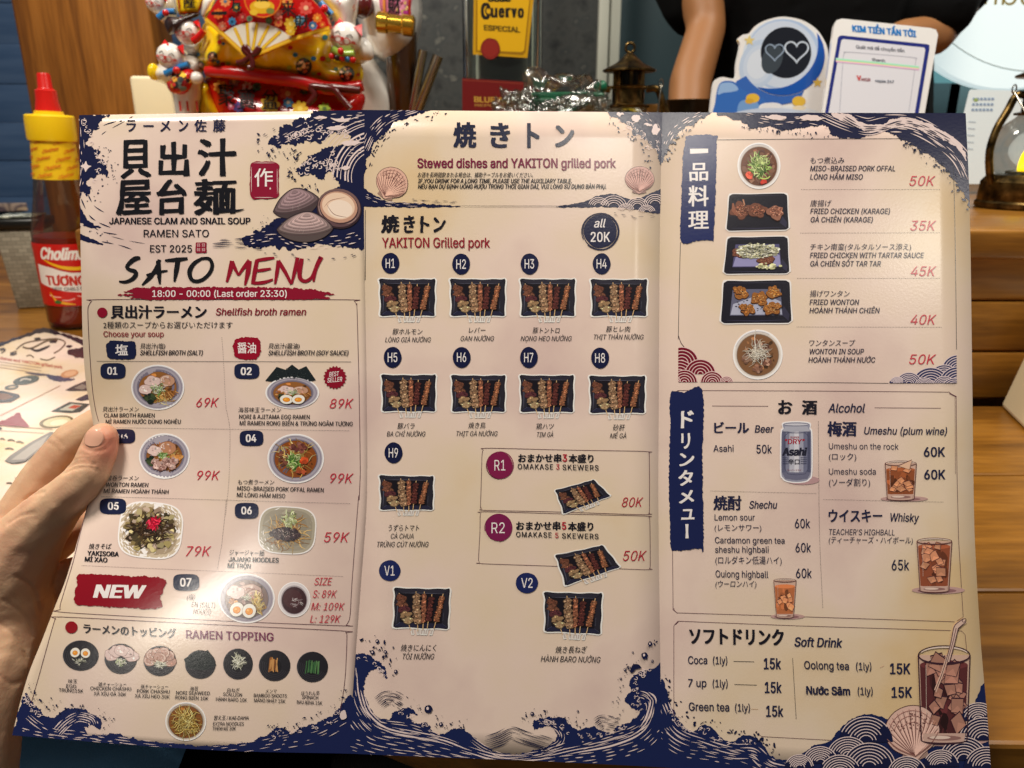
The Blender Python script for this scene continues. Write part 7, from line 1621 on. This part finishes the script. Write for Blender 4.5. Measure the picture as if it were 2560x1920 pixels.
# ---------------------------------------------------------------- brass lanterns
m_flame = mat('flame_bulb', (250, 210, 40), .4, emit=(255, 214, 20), es=2.4)
def lantern(base, k, label, loops_rz):
    """base point on the ledge, k = size; parts in order from the ledge up"""
    t = empty('brass_lantern', base, label, 'lantern', 'brass lanterns on the ledge')
    L = lambda name, prof, m, par=t: lathe(name, [(r*k, h*k) for r, h in prof], base, m, par, n=40)
    L('base', [(.040, 0), (.0425, .002), (.0425, .006), (.0405, .008), (.041, .010), (.040, .026), (.036, .031), (.0345, .0325), (.001, .033)], m_brass)
    L('globe', [(.028, .033), (.034, .040), (.0375, .050), (.038, .058), (.035, .070), (.028, .080), (.020, .0865), (.0165, .089)], m_thin)
    L('globe_collar', [(.0165, .088), (.022, .0885), (.0225, .0905), (.0165, .092), (.0165, .106), (.019, .1065), (.0195, .109), (.0165, .110)], m_brass)
    ck = t
    for i in range(8):
        a = i*math.pi/4; box('vent_bar', Vector(base)+Vector((math.cos(a)*.0145*k, math.sin(a)*.0145*k, .1165*k)), (.003*k, .003*k, .014*k), m_brass, t, a, bev=0)
    L('chimney_core', [(.010, .109), (.010, .1245), (.001, .125)], mat('matt_black', (12, 10, 8), .6))  # plain black cylinder filling the space inside the vent bars
    L('cap', [(.0255, .1225), (.027, .1235), (.0268, .125), (.021, .1275), (.014, .131), (.008, .136), (.0045, .1395), (.002, .141), (.0008, .1415)], m_brass)
    ring = [Vector(base)+Vector((math.cos(a)*.0046*k, 0, (.1455+math.sin(a)*.0046)*k)) for a in [i*math.pi/8 for i in range(17)]]
    tube('finial_ring', ring, .0013*k, m_brass, t, 8, False)
    for s in (-1, 1):
        d = Vector((math.cos(loops_rz)*s, math.sin(loops_rz)*s, 0))
        pts = [Vector(base)+d*x*k+Vector((0, 0, z*k)) for x, z in ((.037, .024), (.0425, .034), (.047, .055), (.044, .075), (.036, .092), (.031, .104), (.026, .107), (.018, .106))]
        tube('side_tube', pts, .0036*k, m_brass, t, 10)
        e = Vector(base)+d*.033*k+Vector((0, 0, .112*k))
        tube('bail_eye', [e+Vector((math.cos(a)*.002*k, 0, math.sin(a)*.004*k)) for a in [i*math.pi/5 for i in range(11)]], .0007*k, m_silver, t, 6, False)
    fr = Vector((math.sin(loops_rz), -math.cos(loops_rz), 0)); dd = Vector((math.cos(loops_rz), math.sin(loops_rz), 0))
    bail = [Vector(base)+dd*x*k+fr*y*k+Vector((0, 0, z*k)) for x, y, z in ((-.033, .0, .110), (-.030, .018, .088), (-.029, .03, .083), (-.018, .036, .081), (-.016, .04, .068), (-.004, .0425, .066), (.004, .0425, .066), (.016, .04, .068), (.018, .036, .081), (.029, .03, .083), (.030, .018, .088), (.033, 0, .110))]
    tube('bail', bail, .0009*k, m_silver, t, 6, False)
    L('wick_plate', [(.020, .0335), (.020, .036), (.012, .0375), (.001, .038)], m_silver)
    lathe('flame', [(.009*k, .0375*k), (.0088*k, .044*k), (.0076*k, .051*k), (.0045*k, .058*k), (.0015*k, .063*k), (.0003*k, .064*k)], Vector(base)+Vector((-.004, -.004, 0))*k, m_flame, t, (-.0, 0, 1), 20)
    tube('wick_knob', [Vector(base)+fr*.036*k+Vector((0, 0, .018*k)), Vector(base)+fr*.046*k+Vector((0, 0, .018*k))], .0045*k, m_brass, t, 12)
    return t
l2 = on_z(2553, 520, LZ); lantern(l2, 1.02, 'brass lantern with a yellow flame bulb at the right, beside the held menu', .15)
l1 = on_y(1572, 500, .98); l1.z = LZ; l1.x = on_y(1572, 200, .98).x; lantern(l1, 1.16, 'brass lantern behind the crumpled plastic bag, near the moon sign', -.1)
# bowls by the lantern
for px, py, r, Y, m, lab in ((1668, 262, .035, 1.12, m_silver, 'shiny steel bowl behind the brass lantern'), (1735, 250, .036, 1.08, mat('dark_pan', (40, 36, 32), .3, metal=.8), 'dark metal bowl left of the moon sign')):
    c = on_y(px, py, Y); ob = lathe('bowl', [(.4*r, LZ-c.z), (.5*r, LZ-c.z+.002), (.8*r, -.03), (r, -.002), (r*1.05, 0), (r*.98, -.001), (.75*r, -.028), (.3*r, LZ-c.z+.008), (.001, LZ-c.z+.008)], c, m, None); tag(ob, lab, 'bowl')
# ---------------------------------------------------------------- signs on the ledge
YS = .80
m_acr = mat('white_acrylic', (240, 240, 240), .12, coat=.6)
def on_plane(o, n_):
    def f(x, y, off=0):
        r = ray(x, y); return r*(o.dot(n_)/r.dot(n_))+n_*off
    return f
o1 = on_y(1950, 200, YS); n1 = Vector((.12, -1, .12)).normalized(); P1 = on_plane(o1, n1)
ms = empty('moon_sign', P1(1930, 470), 'white moon shaped sign with two outlined hearts', 'sign')
out = [(262, 1250), (270, 700), (285, 560), (300, 482), (342, 456), (420, 462), (430, 380), (452, 265), (438, 235), (468, 205), (505, 198), (560, 140), (650, 106), (725, 100), (820, 120), (900, 170), (950, 240), (972, 310), (966, 420), (952, 560), (940, 700), (930, 1250)]
body_ = cat_rom(out[1:-1], False, 14); full = [out[0]]+body_+[out[-1]]
slab('board', [P1(*TC(x, y)) for x, y in full], .004, m_acr, ms, -n1)
p = Print(TC, 30)
in_ = [(x+(620-x)*.05, y+(500-y)*.045) for x, y in full]
p.ell(702, 335, 236, 224, (214, 226, 242)); p.ell(708, 325, 222, 212, (176, 200, 234)); p.ell(700, 322, 205, 198, (206, 220, 240))
for k, c in ((1, (190, 210, 236)), (.8, (202, 218, 240)), (.6, (216, 228, 244))): p.ell(560, 380, 110*k, 150*k, c, 20)
p.ell(722, 312, 150, 152, (30, 34, 44), n=40)
hz = lambda cx, cy, k: [(cx+k*16*math.sin(t)**3, cy-k*(13*math.cos(t)-5*math.cos(2*t)-2*math.cos(3*t)-math.cos(4*t))) for t in [i*.1963 for i in range(32)]]
p.ell(640, 350, 60, 90, (64, 74, 84), 20); p.stroke(hz(655, 305, 3.4), 7, (150, 170, 196), closed=True, step=4); p.stroke(hz(785, 300, 4.3), 9, (206, 220, 238), closed=True, step=4)  # the grey ellipse paints glare on the left of the dark disc
arc = lambda r, a0, a1, cx=704, cy=330: [(cx+r*math.cos(math.radians(a0+(a1-a0)*i/24)), cy+r*.95*math.sin(math.radians(a0+(a1-a0)*i/24))) for i in range(25)]
p.poly(arc(248, -36, 128)+list(reversed([(704+(248-70*math.sin(math.pi*i/24)**.8)*math.cos(math.radians(-36+164*i/24)), 330+(248-70*math.sin(math.pi*i/24)**.8)*.95*math.sin(math.radians(-36+164*i/24))) for i in range(25)])), (30, 88, 180))
p.poly(arc(252, 60, 150)+[(430, 480), (400, 540), (430, 640), (600, 640), (800, 600)], (58, 106, 190))
p.poly(cat_rom([(300, 760), (304, 600), (322, 510), (352, 482), (410, 484), (450, 520), (520, 560), (600, 600), (600, 760)], True, 10), (58, 112, 196)); p.poly(cat_rom([(318, 560), (330, 505), (356, 490), (408, 494), (440, 530), (400, 545), (350, 550)], True, 10), (150, 186, 232)); p.poly(cat_rom([(440, 620), (500, 590), (560, 620), (560, 760), (440, 760)], True, 10), (120, 164, 220))
p.ell(700, 690, 240, 60, (226, 234, 244)); p.ell(610, 640, 50, 30, (236, 240, 246))
star = lambda cx, cy, r: [(cx+(r if i % 2 == 0 else r*.45)*math.sin(i*math.pi/5), cy-(r if i % 2 == 0 else r*.45)*math.cos(i*math.pi/5)) for i in range(10)]
p.poly(star(908, 490, 32), (226, 190, 90)); p.poly(star(505, 240, 34), (226, 206, 130)); p.ell(525, 582, 40, 28, (230, 190, 70)); p.ell(505, 600, 26, 16, (216, 170, 60)); p.ell(798, 600, 40, 30, (230, 190, 70)); p.ell(800, 640, 40, 14, (236, 226, 200)); p.ell(640, 630, 60, 22, (232, 236, 242)); p.ell(640, 700, 260, 60, (200, 214, 236))
p.build('printed_face', lambda x, y, off: P1(x, y, off), ms, [m_ink], base=.0002, dz=.00001)
o2 = on_y(2160, 200, YS-.02); n2 = Vector((-.1, -1, .2)).normalized(); P2 = on_plane(o2, n2)
qs = empty('payment_sign', P2(2120, 470), 'white payment sign with a navy border and blue heading, right of the moon sign', 'sign')
q0 = [(1008, 150), (1022, 120), (1055, 110), (1300, 136), (1580, 166), (1612, 176), (1624, 205), (1540, 700), (1446, 1262), (850, 1240), (940, 660)]
slab('board', [P2(*TC(x, y)) for x, y in q0], .006, m_acr, qs, -n2)
p = Print(TC, 30)
p.poly([(1030, 225), (1042, 212), (1055, 210), (1560, 262), (1572, 268), (1573, 285), (1440, 1080), (890, 1040)], (40, 50, 130)); p.poly([(1050, 240), (1062, 232), (1540, 282), (1548, 295), (1420, 1060), (912, 1020)], (226, 228, 238))
p.text('KIM TIỀN TẤN TỚI', 1116, 1495, 186, 36, (34, 126, 206), y1=220, bold=.045); p.text('Quét mã để chuyển tiền', 1138, 1425, 288, 20, (60, 66, 84), y1=312, bold=.02)
p.stroke([(1040, 660), (1062, 340), (1075, 315), (1100, 310), (1465, 340), (1488, 352), (1490, 375), (1450, 660)], 3, (170, 174, 190))
p.text('thanh', 1232, 1310, 362, 18, (70, 76, 92), y1=370, bold=.02)
for d, c in ((-9, (190, 236, 220)), (-3, (150, 240, 190)), (3, (236, 220, 170)), (9, (240, 190, 236))): p.stroke([(1018, 356+d), (1260, 378+d), (1510, 404+d)], 7, c, smooth=False)  # pastel stripes paint a rainbow reflection across the board
p.text('V', 1142, 1168, 476, 28, (206, 50, 50), y1=478, bold=.05); p.text('ietQR', 1168, 1224, 478, 18, (150, 70, 80), y1=483, bold=.02); p.text('napas 247', 1252, 1362, 486, 16, (80, 90, 110), y1=494, bold=.02)
p.build('printed_face', lambda x, y, off: P2(x, y, off), qs, [m_ink], base=.0002, dz=.00001)
# ---------------------------------------------------------------- back right: cabinets, round lit sign, notice
cb = empty('cabinet', on_y(2450, 400, 1.6), 'grey teal cabinet with a lit pale panel behind the payment sign', 'cabinet')
a, b = on_y(2290, 100, 1.6), on_y(2700, 204, 1.6); box('lit_panel', ((a.x+b.x)/2, 1.6, (a.z+b.z)/2+.13), (b.x-a.x, .02, .36), m_lit, cb)
a, b = on_y(2290, 208, 1.6), on_y(2362, 420, 1.6); box('door', ((a.x+b.x)/2, 1.6, (a.z+b.z)/2), (abs(b.x-a.x), .022, abs(a.z-b.z)), mat('dark_grey_teal', (84, 108, 114), .4), cb)
a, b = on_y(2368, 208, 1.6), on_y(2700, 420, 1.6); box('door', ((a.x+b.x)/2, 1.6, (a.z+b.z)/2), (abs(b.x-a.x), .022, abs(a.z-b.z)), mat('mid_grey_teal', (120, 146, 150), .4), cb)
YR = 1.45
rs = empty('round_sign', on_y(2580, -140, YR), 'large round lit white sign with gold letters at the upper right', 'sign')
cR = on_y(2580, -140, YR); rR = 343*pxm(cR)
lathe('disc', [(.001, 0), (rR*.985, 0), (rR, .003), (rR, .018), (.001, .02)], cR, m_litw, rs, (0, 1, 0), 80)
ringp = Print(maxe=40); ringp.ring(2580, -138, 318, 318, 3, (206, 222, 222), n=80)
ringp.build('rim_line', lambda x, y, off: on_y(x, y, YR)+Vector((0, -off-.0004, 0)), rs, [m_label])
p = Print(tilefn(2300, 0, 2.37), 40); p.text('mbo', 330, 690, 24, 130, (196, 176, 96), y1=34, bold=.0, it=.15); p.build('gold_lettering', lambda x, y, off: on_y(x, y, YR)+Vector((0, -off-.0004, 0)), rs, [m_label])
nt = empty('notice', on_y(2480, 390, 1.0), 'white notice sheet with small blue print behind the right hand lantern', 'notice')
T6 = tilefn(2300, 0, 2.37); on_n = lambda x, y, off=0: on_y(x, y, 1.0)+Vector((0, -off, 0))
slab('sheet', [on_n(*T6(x, y)) for x, y in ((296, 540), (310, 530), (640, 540), (640, 1090), (230, 1090), (262, 680))], .002, mat('glowing_white_paper', (226, 236, 238), .5, emit=(226, 240, 244), es=.18), nt)  # the sheet gets a faint glow of its own, though no lamp
p = Print(T6, 60)
for k in range(3):
    for j in range(6): p.stroke([(312+j*22-k*4, 585+k*32), (328+j*22-k*4, 588+k*32)], 14, (150, 176, 210), smooth=False)
p.ell(330, 592, 14, 10, (170, 196, 120))
for k in range(5): p.stroke([(286-k*4, 720+k*40), (330-k*4, 724+k*40)], 5, (190, 206, 220), smooth=False)
p.build('print', lambda x, y, off: on_n(x, y, off+.0003), nt, [m_label])
# cream box at the right edge of the table
c = on_z(2500, 1018, TZ)
nb = empty('paper_box', c, 'cream paper box on the table at the right edge, below the lantern', 'box')
dx_, dy_ = on_z(2560, 1078, TZ)-c, on_z(2600, 990, TZ)-c
w1, w2 = dx_.normalized()*.11, dy_.normalized()*.1
bs = [c, c+w1, c+w1+w2, c+w2]; tp = [v+Vector((0, 0, .075))+(v-(c+(w1+w2)/2))*-.12+Vector((.012, 0, 0)) for v in bs]
ob = mesh('carton', [*bs, *tp], [(3, 2, 1, 0), (4, 5, 6, 7), (0, 1, 5, 4), (1, 2, 6, 5), (2, 3, 7, 6), (3, 0, 4, 7)], mat('cream_card', (222, 206, 170), .5), nb, False); 
bm = bmesh.new(); bm.from_mesh(ob.data); bmesh.ops.recalc_face_normals(bm, faces=bm.faces); bmesh.ops.bevel(bm, geom=list(bm.edges), offset=.004, segments=3, affect='EDGES', profile=.5); bm.to_mesh(ob.data); bm.free()
lidm = [v+Vector((0, 0, .002)) for v in tp]; mesh('lid', lidm+[v+Vector((0, 0, .006)) for v in lidm], [(3, 2, 1, 0), (4, 5, 6, 7), (0, 1, 5, 4), (1, 2, 6, 5), (2, 3, 7, 6), (3, 0, 4, 7)], mat('pale_card', (232, 222, 196), .5), nb, False)
# ---------------------------------------------------------------- person behind the counter
YP = 1.3
A = lambda x, y, Y=YP: on_y(x, y, Y)
pc = A(2080, 40)
m_skin2 = mat('tanned_skin', (150, 102, 62), .5, sss=.1)
hd0 = pc+Vector((0, .03, .56))
per = flesh('person', [
    [(A(1700, -330), .05), (A(1766, 70, 1.22), .029), (A(1726, 205, 1.17), .031), (A(1716, 330, 1.12), .028), (A(1730, 400, 1.09), .034)],
    [(A(2460, -330), .05), (A(2385, 10, 1.25), .036), (A(2335, 88, 1.17), .028), (A(2260, 96, 1.15), .026), (A(2190, 150, 1.13), .033)],
    [(pc+Vector((0, .03, .30)), .055), (pc+Vector((0, .02, .42)), .052), (hd0+Vector((0, -.01, 0)), .075)],
    [(hd0+Vector((0, 0, -.03)), .07), (hd0+Vector((0, .01, .06)), .082)],
    [(hd0+Vector((0, -.075, .0)), .014), (hd0+Vector((0, -.085, -.015)), .013)],
    [(pc+Vector((0, .05, .25)), .10), (pc+Vector((0, .05, -.4)), .10)]], m_skin2, None, .006, 4)
tag(per, 'person in a black short sleeved shirt standing behind the counter', 'person')
shirt = flesh('shirt', [
    [(A(1640, -330), .07), (A(1700, -140), .068), (A(1752, -10, 1.27), .062)],
    [(A(2470, -330), .07), (A(2450, -140), .06), (A(2390, -30, 1.26), .05)],
    [(A(1850, -300), .10), (A(2300, -300), .10)],
    [(A(1850, -300), .11), (A(1940, 60), .11), (A(1960, 600), .12)], [(A(2300, -300), .11), (A(2160, 60), .10), (A(2150, 600), .11)], [(A(2060, -200), .12), (A(2080, 600), .12)],
    [(A(2400, -90, 1.24), .05), (A(2352, 20, 1.18), .047)]], m_black, per, .006, 5)
hair = flesh('hair', [[(hd0+Vector((0, .03, .08)), .085), (hd0+Vector((0, .055, .0)), .07)]], mat('black_hair', (14, 12, 11), .5), per, .006, 3)

# ---------------------------------------------------------------- the hand that holds the menu
md_ = lambda x, y: menu_depth(0, *panel_st(0, x, y)[:2])
def hp(x, y, rpx, dz=0, z=None):
    zz = (md_(x, y) if z is None else z)+dz; return (at(x, y, zz), rpx*zz/F)
zt = md_(250, 1095)
r1 = 43*zt/F
thumb = [hp(256, 1096, 40, z=zt-r1*.93), hp(246, 1130, 46, z=zt-r1*1.08), hp(226, 1178, 49, z=zt-r1*1.25), hp(196, 1215, 53, z=zt-r1*1.2), hp(140, 1268, 62, z=zt-r1*.7), hp(72, 1345, 84, z=zt), hp(10, 1440, 112, z=zt+.004)]
zi = zt+.017
index = [hp(-10, 1420, 100, z=zt+.012), hp(50, 1300, 66, z=zi), hp(120, 1190, 60, z=zi), hp(186, 1105, 54, z=zi-.002), hp(290, 1040, 46, z=zi-.002), hp(370, 1010, 38, z=zi-.004)]
mid_ = [hp(-10, 1450, 100, z=zi+.004), hp(60, 1330, 60, z=zi+.014), hp(180, 1200, 52, z=zi+.008), hp(300, 1140, 46, z=zi-.001), hp(390, 1115, 38, z=zi-.004)]
ring_ = [hp(-20, 1520, 100, z=zi+.004), hp(80, 1400, 58, z=zi+.016), hp(190, 1310, 50, z=zi+.006), hp(310, 1270, 44, z=zi-.003), hp(380, 1255, 36, z=zi-.006)]
lit = [hp(-20, 1600, 95, z=zi), hp(70, 1520, 52, z=zi+.012), hp(170, 1440, 44, z=zi+.002), hp(270, 1400, 38, z=zi-.008), hp(330, 1385, 31, z=zi-.011)]
palm = [hp(10, 1440, 112, z=zt+.004), hp(20, 1530, 104, z=.299), hp(-10, 1650, 106, z=.293), hp(-52, 1790, 100, z=.288), hp(-70, 1900, 108, z=.288), hp(-120, 2150, 130, z=.29), hp(-220, 2600, 150, z=.29)]
palm2 = [hp(-110, 1480, 110, z=zt+.014), hp(-160, 1700, 120, z=.305), hp(-170, 1900, 120, z=.298)]
hand = flesh('person', [thumb, index, mid_, ring_, lit, palm, palm2], m_skin, None, .0009, 9)
tag(hand, 'hand holding the big menu open by its left edge, thumb in front', 'person')
inv_ = {}
def project(v): d = v.dot(FWD); return 1280+F*v.x/d, 960-F*v.dot(UP)/d
cre = [([(166, 1160), (186, 1150), (206, 1146), (226, 1150)], 2.6, .0005), ([(160, 1172), (184, 1160), (210, 1156), (238, 1160)], 2.8, .0007), ([(158, 1184), (186, 1172), (216, 1168), (244, 1174)], 2.6, .0005), ([(176, 1140), (196, 1136), (216, 1138)], 2.4, .0003),
    ([(206, 1112), (222, 1124), (244, 1128), (266, 1120), (280, 1104)], 2.8, .0004), ([(60, 1250), (84, 1236), (110, 1230)], 3, .0005), ([(20, 1310), (50, 1290), (84, 1282)], 3.5, .0005), ([(120, 1106), (138, 1116), (150, 1130)], 2.6, .0004), ([(134, 1092), (150, 1104), (160, 1118)], 2.6, .0003), ([(40, 1440), (80, 1470), (100, 1530)], 5, .0006), ([(0, 1560), (40, 1590), (70, 1640)], 5, .0005), ([(10, 1500), (60, 1540), (84, 1590)], 4, .0004), ([(0, 1690), (30, 1710), (60, 1700)], 5, .0004)]
cre = [(np.array(cat_rom(c, False, 2)), w, d) for c, w, d in cre]
nrm = [v.normal.copy() for v in hand.data.vertices]
for v, n_ in zip(hand.data.vertices, nrm):
    if n_.dot(v.co) < 0 and v.co.dot(FWD) > .05:
        x, y = project(v.co)
        if -60 < x < 330 and 980 < y < 1800:
            q = 0
            for c, w, d in cre:
                m2 = ((c[:, 0]-x)**2+(c[:, 1]-y)**2).min()
                if m2 < w*w*9: q += d*math.exp(-m2/(w*w))
            v.co -= n_*q
    v.co += n_*(noise.noise(v.co*260)*.00018+noise.noise(v.co*90)*.00022)
m_nail = mat('fingernail', (222, 168, 142), .22, coat=.4)
nc = thumb[0][0]
def nail_pt(u, v):     # a shallow curved plate over the tip of the thumb, on the side turned up and left
    axis = (thumb[1][0]-thumb[0][0]).normalized(); view = -nc.normalized()
    side = axis.cross(view).normalized(); up_ = side.cross(axis).normalized()
    if up_.dot(view) < 0: up_ = -up_
    ctr = thumb[0][0].lerp(thumb[1][0], .12)
    up2 = (up_*.88+side*(-.48 if (side.x > 0) else .48)).normalized(); sd2 = axis.cross(up2).normalized()
    r = thumb[0][1]*1.05
    a = u*.58; return ctr+(up2*math.cos(a)+sd2*math.sin(a))*r*(1-.10*max(0, -v)**2)+axis*v*r*.54
vs, fs = [], []
NU, NV = 14, 14
for j in range(NV+1):
    for i in range(NU+1):
        x, y = i/NU*2-1, j/NV*2-1
        q = math.sqrt(max(0, 1-.5*y*y)), math.sqrt(max(0, 1-.5*x*x)); vs.append(nail_pt(x*q[0], y*q[1]))
for j in range(NV):
    for i in range(NU): a = j*(NU+1)+i; fs.append((a, a+1, a+NU+2, a+NU+1))
nl = mesh('nail', vs, fs, m_nail, hand); md = nl.modifiers.new('s', 'SOLIDIFY'); md.thickness = .0006; md.offset = 0
# trousers of the reader, bag on the bench
zl = .42
flesh('trousers', [[(at(-300, 2050, zl), .07), (at(330, 1975, zl+.03), .062), (at(560, 2000, zl+.1), .06)]], m_denim, hand, .004, 5)
bgb = flesh('bag', [[(at(470, 2010, .44), .04), (at(900, 2000, .46), .045), (at(1250, 2010, .48), .04)], [(at(520, 2100, .46), .08), (at(1100, 2100, .5), .08)]], m_black, None, .004, 4)
tag(bgb, 'black bag lying below the held menu beside the blue trousers', 'bag')
m_rib = mat('dark_ribbed_cloth', (44, 40, 36), .8); n_, l_, b_ = nodes(m_rib); wv = n_.new('ShaderNodeTexWave'); wv.inputs['Scale'].default_value = 180; tc_ = n_.new('ShaderNodeTexCoord'); l_.new(tc_.outputs['Object'], wv.inputs['Vector']); bp = n_.new('ShaderNodeBump'); bp.inputs['Strength'].default_value = .6; bp.inputs['Distance'].default_value = .001; l_.new(wv.outputs['Fac'], bp.inputs['Height']); l_.new(bp.outputs[0], b_.inputs['Normal'])
tube('strap', [at(840, 1935, .37), at(940, 1915, .37), at(1060, 1925, .365), at(1240, 1960, .36)], [.008, .009, .009, .006], m_rib, bgb, 12)
# ---------------------------------------------------------------- lamps in the room
def mirror(k, px, py):
    p = menu_pt(k, px, py); q = (menu_pt(k, px, py, .01)-p).normalized(); d = p.normalized(); return p, d-2*d.dot(q)*q
DBG = True
area('ceiling_lamp', (-.55, .02, 1.38), (0, .4, -.05), .42, 29)
area('ceiling_lamp', (.7, .5, 1.3), (.2, .9, 0), .4, 14)
area('ceiling_lamp', (-.6, 1.2, 1.25), (-.4, 1.0, 0), .3, 10)
for k, px, py, d, size, pw, sp_ in ((0, 530, 1490, 1.5, .05, .0018, 3), (1, 1480, 335, 1.5, .10, .0058, 12), (2, 1760, 330, 1.6, .10, .0050, 12), (2, 2335, 610, 1.5, .12, .010, 12)):
    p, r = mirror(k, px, py); area('spot_lamp', p+r*d, p, size, pw, spread=math.radians(sp_))
    if 0: print('LAMP', k, px, py, [round(v, 3) for v in p], [round(v, 3) for v in r], [round(v, 3) for v in p+r*d])

for px, py, pw in ((60, 1080, .0022), (150, 930, .0008)):
    q = on_z(px, py, TZ); d = q.normalized(); r = Vector((d.x, d.y, -d.z)); area('spot_lamp', q+r*2.0, q, .16, pw, spread=math.radians(14))
